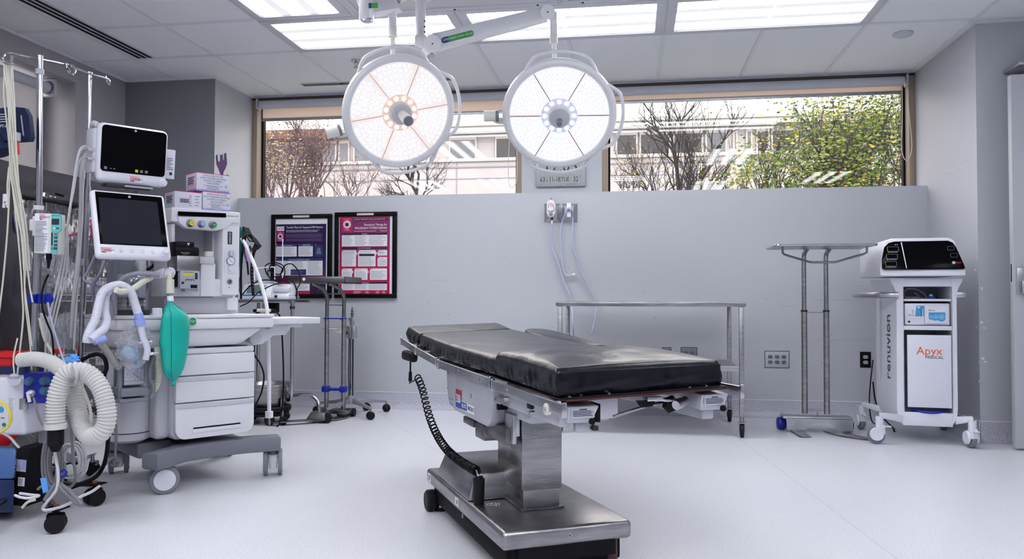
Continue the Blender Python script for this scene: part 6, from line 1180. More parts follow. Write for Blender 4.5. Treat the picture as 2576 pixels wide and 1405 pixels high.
a = Q(300, 1012, yc_); b = Q(306, 895, yc_); m.box((a.x-.004, yc_, a.z), (a.x+.012, yc_+.02, b.z), mgrey, .004); m.tube([Q(378, 1000, yc_), Q(386, 985, yc_), Q(384, 965, yc_), Q(377, 950, yc_), Q(380, 920, yc_), Q(392, 895, yc_)], .009, mgrey, n=8); m.build('canister_cradle', t)
m = MB().ribbed([Q(396, 880, -.30), Q(398, 920, -.30), Q(398, 950, -.29), Q(392, 972, -.28), Q(380, 986, -.25)], .0125, hosec, .006, .10).cyl(Q(396, 872, -.30), Q(396, 893, -.30), .014, warmwhite, n=18); m.build('scavenging_hose', t)
MB().tube([Q(405, 650, -.1), Q(400, 600, .0), Q(380, 560, .03)], .01, mwd).build('rear_cable', t)
# teal breathing bag
bg_ = thing('breathing_bag', 'teal rubber breathing bag hanging from the white swivel elbow', 'breathing bag', MF)
c0 = Q(436, 870, -.37); prof = [(757, 6), (764, 9), (772, 15), (785, 28), (800, 34.5), (830, 37), (860, 36.5), (885, 34), (905, 31), (925, 27), (940, 20), (950, 11), (956, 5), (967, 5)]
vs = []; n = 40; bmv = MB(); sxp = .62/1983*3.35*1.0
rows = []
for i, (yy, hw) in enumerate(catmull([V((a_, b_, 0)) for a_, b_ in prof], 4)[k][:2] for k in range((len(prof)-1)*4+1)):
    cxp = 429+(8 if yy > 790 else 8*(yy-757)/33)-(3 if yy < 780 else 0)+3*sin((yy-757)/60)
    pc = Q(cxp, yy, -.375); wv = (Q(cxp+hw, yy, -.375)-Q(cxp-hw, yy, -.375)).length/2*1.08
    row = []
    for j in range(n):
        a = 2*pi*j/n; fold = 1+.05*sin(3*a+yy*.02)+(.10*math.exp(-((yy-862)/10)**2)*sin(2*a+1)); rx = wv*fold; ry = min(wv*.62, .045)*fold
        row.append(pc+V((cos(a)*rx*.97-sin(a)*ry*.15, sin(a)*ry+cos(a)*rx*.30, .004*sin(5*a+yy*.05))))
    rows.append(row)
vs = [p for r_ in rows for p in r_]; K = len(rows); bmv.add(vs, [(i*n+j, i*n+(j+1) % n, (i+1)*n+(j+1) % n, (i+1)*n+j) for i in range(K-1) for j in range(n)]+[tuple(range(n)), tuple((K-1)*n+j for j in range(n))], teal); bmv.build('bag', bg_, smooth=80)
m = MB().tube([rows[i][0] for i in range(3, K-4)], .0018, tealh, n=6, smooth=False).tube([rows[i][n*3//4-4] for i in range(3, K-4)], .0014, tealh, n=6, smooth=False); m.build('moulded_seam', bg_)
# white corrugated breathing circuit
ci = thing('breathing_circuit', 'white translucent breathing hoses looped at the left end of the worktop', 'hose', MF)
def hose(pts, r, name, **k): return MB().ribbed([Q(*p) for p in pts], r, hosel, .011, .035, n=16).build(name, ci)
hose([(218, 862, -.45), (222, 840, -.45), (240, 800, -.43), (247, 770, -.42), (258, 735, -.41), (280, 720, -.40), (305, 717, -.40), (328, 733, -.40), (340, 765, -.40), (349, 795, -.41)], .0165, 'hose')
hose([(278, 722, -.38), (266, 745, -.38), (264, 780, -.40), (268, 805, -.42), (262, 825, -.44), (245, 840, -.46), (228, 855, -.47)], .0165, 'hose')
MB().ribbed([Q(388, 693, -.33), Q(360, 708, -.36), Q(335, 725, -.39), Q(305, 733, -.42), Q(292, 728, -.43)], .0120, hosec, .006, .08).build('hose', ci)
m = MB().cyl(Q(348, 787, -.41), Q(351, 805, -.41), .0175, lblue, n=20).cyl(Q(351, 803, -.41), Q(353, 818, -.41), .021, lblue, n=20).cyl(Q(353, 818, -.41), Q(362, 858, -.42), .015, hosel, n=18, r2=.012); m.build('connector', ci, label='light blue connector')
m = MB().cyl(Q(236, 860, -.47), Q(263, 850, -.46), .012, lblue, n=20, r2=.016); m.build('connector', ci, label='light blue connector')
m = MB().ribbed([Q(255, 865, -.4), Q(270, 885, -.38), Q(284, 905, -.36), Q(300, 925, -.34)], .0125, mat('grey_hose', (.36, .35, .33), .6), .0065, .10).build('hose', ci)
# clear bag holding a mask
mk_ = thing('wrapped_mask', 'crumpled clear plastic bag with a blue mask inside, beside the teal bag', 'plastic bag', MF)
rnd = random.Random(5)
def crumple(c, rx, ry, rz, n, seed, mt, amp=.3, name='film', par=None):
    rnd = random.Random(seed); bm_ = bmesh.new(); bmesh.ops.create_icosphere(bm_, subdivisions=n, radius=1)
    for v in bm_.verts:
        k = 1+rnd.uniform(-amp, amp*.6)+.14*sin(6*v.co.x+seed+2*sin(4*v.co.z))*cos(7*v.co.z+seed)+.08*sin(13*v.co.y+9*v.co.z+seed); v.co = V((c[0]+v.co.x*rx*k, c[1]+v.co.y*ry*k, c[2]+v.co.z*rz*k))
    return MB().bm(bm_, mt).build(name, par, smooth=20)
c_ = Q(333, 885, -.38); crf = filmmat('crinkled_bag_film', 34, .03, .12, .16); crumple((c_.x+.002, -.37, c_.z+.015), .060, .04, .078, 4, 5, crf, .10, 'outer_film', mk_); crumple((c_.x+.025, -.37, c_.z+.06), .055, .03, .045, 4, 8, crf, .12, 'outer_film', mk_)
m = MB().ball((c_.x-.005, -.36, c_.z), .034, mat('pale_blue_mask', (.35, .55, .75), .4), (1, .7, .9), 16).tube([(c_.x+.01, -.385, c_.z+.03), (c_.x+.018, -.39, c_.z-.02), (c_.x+.012, -.385, c_.z-.05)], .005, skyb, n=8); m.build('mask', mk_)
a = Q(362, 852, -.42); b = Q(366, 905, -.42); m = MB().tube([a, a.lerp(b, .5)+V((.01, 0, 0)), b], .013, hosel, n=12).cyl(Q(365, 893, -.42), Q(385, 888, -.42), .006, paper).cyl(Q(385, 888, -.42), Q(398, 886, -.42), .002, paper).cyl(Q(350, 862, -.42), Q(382, 858, -.42), .004, hosel); m.build('clear_elbow', mk_)
# upper patient monitor
mo = thing('patient_monitor', 'white patient monitor with a black screen standing above the lower display', 'monitor', MF.M @ TR(-.383, -.24, 1.455) @ Matrix.Rotation(R(6), 4, 'X'))
W_, H_ = .142, .124
m = MB().box((-W_, -.012, -H_), (W_, .04, H_), wh, .024, seg=4).box((-W_+.01, .03, -H_+.02), (W_-.02, .11, H_-.01), mw, .02).box((-W_-.014, .02, -.09), (-W_+.02, .12, .10), mwd, .012); m.build('monitor_housing', mo)
MB().prism(rrect(-W_+.010, -H_+.046, W_-.012, H_-.010, .015), .002, screenm, basis((0, -.0118, 0), (1, 0, 0), (0, 0, 1))).cyl((.0, -.0142, .105), (.0, -.0148, .105), .005, lgrey, n=20).build('screen', mo)
m = MB(); Mz = basis((0, -.0142, 0), (1, 0, 0), (0, 0, 1))
for x, mt in ((-.112, mgrey), (.012, yellow), (.032, mgrey), (.052, mgrey)): m.prism(rrect(x-.006, -.070, x+.006, -.058, .002, 2), .0006, mt, Mz)
m.box((-.094, -.066, 0), (-.089, -.063, .0006), lgrey, M=Mz).box((-.082, -.066, 0), (-.075, -.063, .0006), lgrey, M=Mz); m.build('screen_icons', mo)
MB().lathe([(0, 0), (.017, 0), (.017, .006), (.013, .008), (.012, .022), (0, .024)], wh, basis((W_-.018, -.012, -.103), (1, 0, 0), (0, 0, 1)), n=28).build('trim_knob', mo)
m = MB(); sticker(m, basis((.01, -.0128, -.100), (1, 0, 0), (0, 0, 1))); m.build('inspection_sticker', mo)
m = MB().prism([(-.06, 0), (.05, 0), (.065, .01), (.065, .03), (.0, .045), (-.06, .03)], .03, mwd, basis((-W_+.02, .10, H_-.06), (0, 1, 0), (0, 0, 1)), .004); m.tube([(-W_+.004, .03, .112), (-W_-.002, .06, .118), (-W_+.004, .10, .10)], .012, mwd, n=10); m.build('carry_handle', mo)
a = basis((W_+.016, .01, -.02), (1, 0, 0), (0, 0, 1)); m = MB().box((-.02, -.062, -.012), (.024, .068, .0), wh, .004, M=a); m.lines(-.014, -.03, .016, .03, .008, inkg, a, .5, .001, .5).box((.0, -.045, .0), (.012, -.032, .001), ink, M=a); m.build('side_module', mo)
m = MB()
for k, (z, dz) in enumerate(((.012, .0), (.004, .0), (-.032, 0))): m.tube([(-W_-.01, .04, z), (-W_-.045, .02, z+.004), (-W_-.07, .0, z-.03), (-W_-.085, -.01, z-.14), (-W_-.10, -.01, -.30), (-W_-.11+.012*k, .03, -.5), (-W_-.14+.012*k, .06, -.75), (-W_-.13+.012*k, .1, -.95)], .004 if k else .005, cablel, n=6)
m.box((-W_-.03, .02, -.002), (-W_-.0, .05, .014), lgrey, .003).box((-W_-.03, .02, -.038), (-W_-.0, .05, -.026), lgrey, .003); m.build('patient_cables', mo)
m = MB().box((-.10, .0, -H_-.018), (.08, .08, -H_-.002), dgrey, .004).box((-.03, -.01, -H_-.012), (.085, .02, -H_-.004), lgrey, .002); m.build('mount_plate', mo)
# glove boxes
gbm = mat('glove_box_card', (.66, .66, .76), .6); vio = mat('violet_print', (.22, .24, .62), .6); mag = mat('magenta_print', (.6, .05, .2), .6)
def glovebox(px0, py0, px1, py1, yl, dep, label, bar=False, zb=None):
    a, b = Q(px0, py1, yl), Q(px1, py0, yl); w, h_ = b.x-a.x, b.z-a.z; z0 = a.z if zb is None else zb
    t = thing('glove_box', label, 'box', MF.M @ TR(a.x+w/2, yl+dep/2, z0), 'nitrile glove boxes on the machine'); m = MB().box((-w/2, -dep/2, 0), (w/2, dep/2, h_), gbm, .0015).box((-w/2-.0003, -dep/2-.0003, h_-.0025), (w/2+.0003, dep/2+.0003, h_+.0003), mag); m.build('carton', t)
    m = MB(); F_ = basis((0, -dep/2-.0005, 0), (1, 0, 0), (0, 0, 1)); Ls = basis((-w/2-.0005, 0, 0), (0, -1, 0), (0, 0, 1))
    if bar:
        for k in range(15): m.box((-w*.30+k*.0028, h_*.40, 0), (-w*.30+k*.0028+.0012+.0008*(k % 3 == 0), h_*.62, .0004), ink, M=F_)
        m.lines(w*.02, h_*.15, w*.12, h_*.8, .009, inkg, F_, .3, .0004, .5).lines(w*.25, h_*.2, w*.42, h_*.8, .014, inkg, F_, .2, .0004, .3)
    else:
        for k, s_ in enumerate(('NITRILE EXAM GLOVES', "GANTS D'EXAMEN EN NITRILE", 'GUANTES DE NITRILO', 'PARA EXAMEN')): m.text(s_, h_*.135, F_ @ Matrix.Translation((0, h_*(.86-.135*k), 0)), inkg, .0002, sx=.8)
        m.box((-w*.3, h_*.325, 0), (w*.3, h_*.345, .0004), vio, M=F_).lines(-w*.2, h_*.12, w*.2, h_*.30, .006, inkg, F_, .3, .0004, .2)
        m.lathe([(.004, 0), (.004, .0005), (.006, .0005), (.006, 0)], vio, F_ @ Matrix.Translation((w*.4, h_*.35, 0)), n=16)
    for k in range(22): hh = .004+.006*abs(sin(k*1.7)); m.box((-w/2+w*k/22, 0.001, 0), (-w/2+w*(k+.7)/22, hh, .0004), vio, M=F_).box((-dep/2+dep*k/22, .001, 0), (-dep/2+dep*(k+.7)/22, hh, .0004), vio, M=Ls)
    m.text('NITRILE EXAM GLOVES', h_*.12, Ls @ Matrix.Translation((0, h_*.75, 0)), ink, .0002, sx=.7).box((-dep*.3, h_*.35, 0), (dep*.3, h_*.37, .0004), vio, M=Ls); m.lines(-dep*.3, h_*.4, dep*.3, h_*.68, .009, ink, Ls, .5, .0004, .2)
    m.build('carton_print', t); return z0+h_
ztop = Q(500, 527, yu-.03).z
ztt = Q(431, 527, yu-.03).z/2+Q(606, 527, yu-.03).z/2+.001
zz_ = (Q(431, 527, yu-.03).z+Q(606, 563, yu-.03).z)/2
z1_ = glovebox(439, 485, 508, 527, yu-.02, .12, 'glove box lying with its barcode end forward, next to the monitor', True)
z2_ = glovebox(510, 487, 580, 527, yu-.015, .125, 'glove box on the header, lower right of the three')
glovebox(503-9, 449, 577, 486, yu-.01, .125, 'glove box on top of the other two', False, max(z1_, z2_)+.001)
# purple hand-shaped cutout on the column side face
YY = 5.85; hp = [(545, 392), (548, 388), (549, 404), (553, 408), (556, 404), (556, 390), (561, 388), (562, 402), (566, 402), (566, 386), (570, 384), (572, 412), (568, 424), (563, 432), (562, 442), (567, 446), (571, 443), (574, 438), (575, 446), (573, 462), (550, 462), (546, 442), (553, 444), (557, 438), (552, 424), (547, 414)]
pts3 = [W0.px(x, y, 0, -3.128) for x, y in hp]; m = MB(); m.prism([(p.y-5.75, p.z-1.9) for p in pts3], .003, purplep, basis((-3.133, 5.75, 1.9), (0, 1, 0), (0, 0, 1))); tag(m.build('hand_cutout'), 'purple hand-shaped cutout stuck on the wall behind the glove boxes', 'wall decoration')
# things hanging at the right flank of the machine
def WL(pts): return [at(*p) for p in pts]
m = MB().tube(WL([(612, 570, 4.0), (607, 600, 3.98), (604, 640, 3.97), (599, 680, 3.95), (598, 700, 3.95)]), .0065, tealh, n=10).tube(WL([(605, 572, 4.0), (602, 600, 3.98), (600, 640, 3.97), (597, 690, 3.95)]), .005, tealh, n=10).cyl(at(598, 697, 3.95), at(597, 735, 3.95), .010, chrome, n=16).cyl(at(597, 722, 3.95), at(596, 732, 3.95), .018, tealh, n=8).cyl(at(597, 733, 3.95), at(595, 750, 3.95), .007, chrome, n=12); tag(m.build('oxygen_hose'), 'dark teal gas hose with chrome coupling hanging at the machine right side', 'hose')
m = MB().tube(WL([(608, 600, 3.95), (622, 625, 3.93), (645, 680, 3.9), (663, 735, 3.88), (672, 780, 3.86), (675, 850, 3.85), (677, 950, 3.85), (677, 1038, 3.85)]), .0098, paper, n=12).cyl(at(677, 1034, 3.85), at(677, 1050, 3.85), .020, paper, n=16).cyl(at(677, 1050, 3.85), at(677, 1068, 3.85), .006, chrome); tag(m.build('white_hose'), 'long white hose curving from the machine down over the bucket', 'hose')
m = MB().tube(WL([(614, 572, 4.02), (609, 590, 4.0), (610, 610, 4.0), (617, 640, 3.98), (622, 662, 3.97)]), .006, purple, n=10).cyl(at(622, 658, 3.97), at(625, 690, 3.95), .005, black); tag(m.build('purple_hose'), 'short purple hose beside the black head strap', 'hose')
# perforated black head strap
hs = thing('head_strap', 'black perforated rubber head strap draped over the machine corner', 'strap', W0)
grid_ = [[(612, 570), (625, 573), (633, 590), (644, 600), (657, 618)], [(608, 583), (620, 590), (630, 600), (640, 612), (650, 626)], [(608, 600), (616, 608), (628, 616), (634, 626), (638, 632)], [(606, 630), (614, 634), (622, 632), (630, 630), (634, 634)]]
m = MB(); vs = [at(x, y, 3.97+.03*((i+j) % 2)-.02*i) for i, r_ in enumerate(grid_) for j, (x, y) in enumerate(r_)]; n = 5; fs = [(i*n+j, i*n+j+1, (i+1)*n+j+1, (i+1)*n+j) for i in range(3) for j in range(4) if not (i == 1 and j in (1, 2)) and not (i == 2 and j == 1)]
bk_ = [v+V((0, .006, 0)) for v in vs]; k_ = len(vs); m.add(vs+bk_, fs+[tuple(k_+q for q in f[::-1]) for f in fs], rubber); 
m.tube(WL([(620, 590, 3.93), (628, 605, 3.92), (641, 606, 3.92)]), .004, rubber, n=6); m.build('strap_cap', hs, smooth=60)
def ribbon(m, pts, w, mt, th=.003):
    P2 = catmull([at(*p) for p in pts], 5); vs = []
    for p in P2: vs += [p+V((-w/2, 0, 0)), p+V((w/2, 0, 0)), p+V((w/2, th, 0)), p+V((-w/2, th, 0))]
    k = len(P2); m.add(vs, [(i*4+a, i*4+(a+1) % 4, (i+1)*4+(a+1) % 4, (i+1)*4+a) for i in range(k-1) for a in range(4)], mt)
m = MB(); ribbon(m, [(655, 618, 3.95), (642, 628, 3.94), (635, 650, 3.94), (633, 690, 3.93), (637, 743, 3.92)], .016, rubber); ribbon(m, [(611, 620, 3.97), (606, 680, 3.96), (606, 752, 3.95)], .012, rubber); 
for k in range(9): p = at(633.5+k*.4, 660+k*9, 3.925); m.cyl(p, p+V((0, -.003, 0)), .0018, lgrey, n=6)
m.build('strap_tail', hs)
lead('black_lead', 'thin black lead hanging below the shelf bracket to the floor beside the bucket', [(640, 790, 3.95), (660, 782, 3.95), (690, 783, 3.95), (706, 800, 3.95), (710, 850, 3.95), (713, 930, 3.95), (712, 1000, 3.95), (704, 1060, 4.0), (697, 1073, 4.0)], .0042, blackm)
lead('black_lead', 'thin black lead curling out from under the worktop behind the white hose', [(641, 855, 4.0), (640, 890, 4.0), (655, 915, 4.0), (664, 945, 4.0), (658, 985, 4.0), (645, 1015, 4.0), (638, 1040, 4.0)], .0042, blackm)
m = MB().cyl(at(642, 781, 3.92), at(690, 781, 3.92), .0065, chrome, n=14).cyl(at(638, 781, 3.92), at(646, 781, 3.92), .009, blackm, n=14).cyl(at(684, 781, 3.92), at(692, 782, 3.92), .009, blackm, n=14).cyl(at(648, 780, 3.91), at(680, 780, 3.91), .0085, warmwhite, n=14); tag(m.build('laryngoscope_handle'), 'small cream and black handle lying on the side shelf', 'instrument')
# ================================================================== FAR LEFT CORNER
# rolling infusion stand with a crossbar
ps = thing('infusion_stand', 'chrome infusion pole with a hooked crossbar on a rusty black wheeled base', 'infusion stand', W0)
yp = 2.95
def A(x, y, Y=yp): return at(x, y, Y)
MB().cyl(A(101, 140), A(98, 560), .0125, chrome, n=24).cyl(A(98, 540), A(86, 880), .0165, chrome, n=24).cyl(A(86, 880), A(84, 1230), .0165, steeld, n=24).build('pole', ps)
MB().cyl(A(100, 174), A(100, 188), .0165, lgrey, n=24).build('pole_collar', ps); MB().cyl(A(98, 517), A(97.5, 528), .019, wh, n=20).build('pole_collar', ps)
MB().tube([A(32, 160, 2.80), A(16, 160, 2.74), A(8, 148, 2.72), A(14, 136, 2.74), A(26, 133, 2.80), A(60, 141, 2.88), A(101, 149, 2.95)], .0045, chrome, n=8).tube([A(101, 149, 2.95), A(165, 163, 3.10), A(225, 185, 3.28), A(266, 197, 3.40), A(276, 204, 3.42), A(274, 212, 3.42), A(270, 208, 3.42), A(266, 191, 3.42)], .0045, chrome, n=8).build('crossbar', ps)
m = MB().tube([A(166, 162, 3.1), A(168, 172, 3.1), A(175, 186, 3.08), A(184, 187, 3.08), A(189, 178, 3.09), A(185, 167, 3.1), A(176, 165, 3.1), A(170, 172, 3.12), A(176, 180, 3.12)], .005, chrome, n=8).cyl(A(168, 160, 3.1), A(168, 172, 3.1), .008, steel); m.build('hook', ps); MB().tube([A(30, 140, 2.8), A(28, 156, 2.8), A(24, 164, 2.8)], .006, steel, n=8).build('hook', ps)
hub = V((A(88, 1230).x, 2.93, .0))
m = MB().lathe([(0, .075), (.045, .075), (.04, .10), (.02, .12), (0, .12)], blackm, Matrix.Translation(hub), n=20)
m.cyl(A(40, 1145), A(130, 1142), .011, steel, n=14); m.build('hub', ps)
for px, py, yw in ((140, 1338, 30), (237, 1270, 70), (-40, 1345, 10), (20, 1230, 0), (150, 1215, 50)):
    p = atz(px, py, 0); d = V((p.x-hub.x, p.y-hub.y, 0)).normalized(); n_ = V((-d.y, d.x, 0)); a = hub+d*.02; b = V((p.x, p.y, 0))
    lg = MB().hexa([a-n_*.018+V((0, 0, .085)), b-n_*.014+V((0, 0, .075)), b+n_*.014+V((0, 0, .075)), a+n_*.018+V((0, 0, .085))], [a-n_*.018+V((0, 0, .10)), b-n_*.012+V((0, 0, .085)), b+n_*.012+V((0, 0, .085)), a+n_*.018+V((0, 0, .10))], steeld, .002); lg.prism([(b.x-.035, b.y-.03), (b.x+.035, b.y-.03), (b.x+.035, b.y+.03), (b.x-.035, b.y+.03)], .006, blackm, Matrix.Translation((0, 0, .084)), .002).cyl(b+V((0, 0, .088)), b+V((0, 0, .10)), .009, mat('rusty_bolt', (.25, .09, .04), .7), n=8); lg.build('leg', ps)
    c_ = MB().cyl(b+V((0, 0, .05)), b+V((0, 0, .085)), .012, blackm).box((-.03, -.016, .045), (.03, .016, .07), blackm, .008, M=TR(p.x, p.y, 0, yw)).build('caster', ps); M_ = TR(p.x, p.y, .035, yw) @ Matrix.Rotation(pi/2, 4, 'X')
    for s_ in (-1, 1): MB().lathe([(0, -.014), (.024, -.014), (.034, -.007), (.035, .003), (.033, .010), (0, .010)], rubber, M_ @ Matrix.Translation((0, 0, s_*.017)) @ Matrix.Scale(s_, 4, (0, 0, 1)), n=26).build('wheel', c_)
# second pole
p2 = thing('chrome_pole_stand', 'second thinner chrome pole with a steel sliding collar, behind the first', 'pole stand', W0); Y2 = 3.35
MB().cyl(at(226, 186, Y2), at(221, 480, Y2), .0105, chrome, n=20).cyl(at(221, 470, Y2), at(203, 900, Y2), .0135, chrome, n=20).cyl(at(203, 890, Y2), at(196, 1145, Y2), .0135, steeld, n=20).build('pole', p2)
MB().cyl(at(210.5, 650, Y2), at(209.5, 668, Y2), .020, alu, n=24).build('collar', p2); MB().cyl(at(226, 182, Y2), at(226, 189, Y2), .014, chrome, n=20).build('top_cap', p2)
b0 = at(196, 1140, Y2); m = MB()
for px, py in ((232, 1180), (150, 1172)):
    p = atz(px, py, 0); p.z = .09; m.hexa([V((b0.x, b0.y-.03, .07)), V((p.x, p.y-.03, .07)), V((p.x, p.y+.03, .07)), V((b0.x, b0.y+.03, .07))], [V((b0.x, b0.y-.03, .078)), V((p.x, p.y-.03, .078)), V((p.x, p.y+.03, .078)), V((b0.x, b0.y+.03, .078))], mgrey)
m.build('base', p2); p = atz(232, 1196, 0); MB().lathe([(0, -.02), (.026, -.02), (.034, -.01), (.034, .01), (.026, .02), (0, .02)], rubber, TR(p.x, p.y, .034, 20) @ Matrix.Rotation(pi/2, 4, 'X'), n=24).cyl((p.x, p.y, .06), (p.x, p.y, .10), .009, chrome).box((p.x-.02, p.y-.012, .05), (p.x+.03, p.y+.012, .074), chrome, .006).build('caster', p2)
# covered wire supply rack
rk = thing('wire_rack', 'chromed wire supply shelving under the dark cover, partly full', 'shelving', W0)
RX0, RX1, RY0, RY1 = -3.78, -3.20, 3.25, 4.55
posts = [(RX1, RY0), (RX1, RY1), (RX0, RY0), (RX0, RY1)]
for x, y in posts: MB().cyl((x, y, .08), (x, y, 1.52), .0125, wire, n=14).build('post', rk); MB().lathe([(0, -.014), (.04, -.014), (.045, 0), (.04, .014), (0, .014)], rubber, TR(x, y, .045, 30) @ Matrix.Rotation(pi/2, 4, 'X'), n=20).build('caster', rk)
for z in (.16, .52, .862, 1.20):
    m = MB()
    for dz in (0, -.034): m.cyl((RX1, RY0, z+dz), (RX1, RY1, z+dz), .0035, wire, n=6).cyl((RX0, RY0, z+dz), (RX0, RY1, z+dz), .0035, wire, n=6).cyl((RX0, RY0, z+dz), (RX1, RY0, z+dz), .0035, wire, n=6).cyl((RX0, RY1, z+dz), (RX1, RY1, z+dz), .0035, wire, n=6)
    zig = [(RX1, RY0+(RY1-RY0)*k/44, z-.034*(k % 2)) for k in range(45)]; m.tube(zig, .0022, wire, n=4, smooth=False)
    for k in range(30): y = RY0+(RY1-RY0)*(k+.5)/30; m.cyl((RX0, y, z), (RX1, y, z), .002, wire, n=4)
    m.build('shelf', rk)
# cover: draped fabric over the top, with an open flap on the aisle side
def cloth(name, rows, mt, th=.004, par=None, wr=.006, k=6, seed=2):
    rnd = random.Random(seed); G_ = [catmull([V(p) for p in r_], k) for r_ in rows]; nC = len(G_[0]); cols = [catmull([G_[i][j] for i in range(len(G_))], k) for j in range(nC)]; nR = len(cols[0]); P3 = [[cols[j][i] for j in range(nC)] for i in range(nR)]
    for i in range(nR):
        for j in range(nC): P3[i][j] = P3[i][j]+V((wr*sin(i*.9+j*.5+seed), wr*.6*sin(j*.8), wr*cos(i*.5-j*.7)))
    vs = [p for r_ in P3 for p in r_]; n_ = nC; fs = [(i*n_+j, i*n_+j+1, (i+1)*n_+j+1, (i+1)*n_+j) for i in range(nR-1) for j in range(n_-1)]
    o = MB().add(vs, fs, mt).build(name, par, smooth=80); md = o.modifiers.new('thickness', 'SOLIDIFY'); md.thickness = th; return o
cv_ = thing('rack_cover', 'dark grey fabric cover draped over the wire rack at the left wall', 'cover', W0)
X1c = RX1+.04
sheetm = filmmat('clear_vinyl_sheet', 8, .09, .10, .015, (1, 1, .35))
cloth('cover_top', [[(RX0-.02, 2.75, 1.60), (RX0+.15, 2.8, 1.70), (RX1-.2, 2.8, 1.72), (X1c, 2.72, 1.60)], [(RX0-.02, 3.1, 1.62), (RX0+.15, 3.1, 1.72), (RX1-.2, 3.15, 1.74), (X1c, 3.15, 1.66)], [(RX0-.02, 3.35, 1.56), (RX0+.15, 3.35, 1.60), (RX1-.2, 3.4, 1.60), (X1c, 3.42, 1.55)], [(RX0-.02, 4.0, 1.54), (RX0+.15, 4.0, 1.56), (RX1-.2, 4.1, 1.575), (X1c, 4.1, 1.535)], [(RX0-.02, 4.62, 1.53), (RX0+.15, 4.62, 1.55), (RX1-.2, 4.64, 1.55), (X1c, 4.64, 1.52)]], cover, .005, cv_)
cloth('cover_side_flap', [[(X1c+.005, 2.72, 1.60), (X1c+.01, 3.15, 1.62), (X1c+.005, 3.42, 1.55), (X1c+.01, 4.1, 1.535), (X1c+.005, 4.64, 1.52)], [(X1c+.025, 2.8, 1.5), (X1c+.03, 3.2, 1.50), (X1c+.035, 3.45, 1.45), (X1c+.03, 4.1, 1.44), (X1c+.02, 4.64, 1.43)], [(X1c+.04, 2.85, 1.40), (X1c+.045, 3.25, 1.395), (X1c+.04, 3.47, 1.375), (X1c+.03, 4.1, 1.375), (X1c+.025, 4.64, 1.37)]], cover, .005, cv_, .004)
cloth('clear_side_panel', [[(X1c+.03, y, z) for y in (3.3, 3.6, 3.9, 4.25, 4.62)] for z in (1.40, 1.1, .8, .5, .2)], sheetm, .002, cv_, .012, seed=9)
cloth('added_dark_back', [[(RX0-.03, y, z) for y in (2.7, 3.3, 4.0, 4.62)] for z in (1.6, 1.0, .4, .1)], cover, .004, cv_, .008, seed=11)  # dark sheet added behind the shelves to darken the inside of the rack
cloth('added_dark_end', [[(x, 4.64, z) for x in (RX0-.02, RX0+.2, RX1-.1, X1c)] for z in (1.53, 1.0, .4, .1)], cover, .004, cv_, .006, seed=12)  # matching dark sheet, added across the far end for the same darkening
MB().tube([(X1c+.05, 2.85, 1.395), (X1c+.055, 3.25, 1.39), (X1c+.05, 3.47, 1.37), (X1c+.04, 4.1, 1.37), (X1c+.035, 4.64, 1.365)], .009, blackm, n=6).build('cover_hem', cv_)
def C(x, y, Y): return tuple(at(x, y, Y))
cloth('cover_front_flap', [[C(-60, 470, 3.05), C(-20, 470, 3.1), C(10, 475, 3.15), C(25, 490, 3.2)], [C(-60, 600, 2.98), C(-20, 600, 3.06), C(20, 600, 3.1), C(38, 590, 3.18)], [C(-60, 720, 2.98), C(-20, 720, 3.08), C(30, 720, 3.08), C(62, 700, 3.18)], [C(-60, 820, 2.95), C(-10, 820, 3.1), C(50, 820, 3.1), C(92, 800, 3.18)], [C(-60, 960, 2.95), C(0, 960, 3.1), C(60, 950, 3.08), C(115, 900, 3.18)], [C(-60, 1100, 2.95), C(0, 1100, 3.1), C(60, 1090, 3.1), C(118, 1040, 3.18)]], cover, .006, cv_, .012, seed=5)
MB().tube([C(25, 490, 3.2), C(38, 590, 3.18), C(62, 700, 3.18), C(92, 800, 3.18), C(115, 900, 3.18)], .006, navy, n=6).build('cover_zip', cv_)
MB().box((-.022, -.008, -.006), (.022, .008, .006), blackm, .003, M=Matrix.Translation(at(150, 490, 3.6)) @ Matrix.Rotation(R(15), 4, 'Y')).build('snap_tab', cv_)
# supplies on the rack: clear bags, bins, packets
def cr(name, label, px, py, Y, rx, ry, rz, seed, mt, cat, grp=None, n=3, amp=.25):
    p = at(px, py, Y); o = crumple((0, 0, 0), rx, ry, rz, n, seed, mt, amp, name, None); o.location = p; tag(o, label, cat, grp); return o
film = filmmat('crinkled_clear_film', 18, .06, .22, .22)
blk = mat('black_packaging', (.008, .008, .012), .2, spec=.6, bump=1, bscale=16, bdist=.04)
bin_ = mat('pale_green_bin', (.17, .24, .24), .3, alpha=.8); binw = mat('white_bin', (.36, .37, .41), .4)
def bin__(px0, py0, px1, py1, X, dep, mt, label, name='storage_bin'):
    a, b = W0.px(px0, py1, 0, X), W0.px(px1, py0, 0, X); m = MB(); y0, y1, z0, z1 = min(a.y, b.y), max(a.y, b.y), min(a.z, b.z), max(a.z, b.z)
    m.box((X-dep, y0, z0), (X, y1, z0+.005), mt).box((X-.006, y0, z0), (X, y1, z1), mt, .002).box((X-dep, y0, z0), (X-dep+.006, y1, z1), mt).box((X-dep, y0, z0), (X, y0+.006, z1), mt).box((X-dep, y1-.006, z0), (X, y1, z1), mt).box((X, y0-.004, z1-.012), (X+.008, y1+.004, z1), mt, .002); 
    m.box((X+.0005, (y0+y1)/2-.05, z0+(z1-z0)*.45), (X+.001, (y0+y1)/2+.05, z0+(z1-z0)*.62), paper); return tag(m.build(name), label, 'storage bin', 'bins on the wire rack')
XB_ = RX1-.03
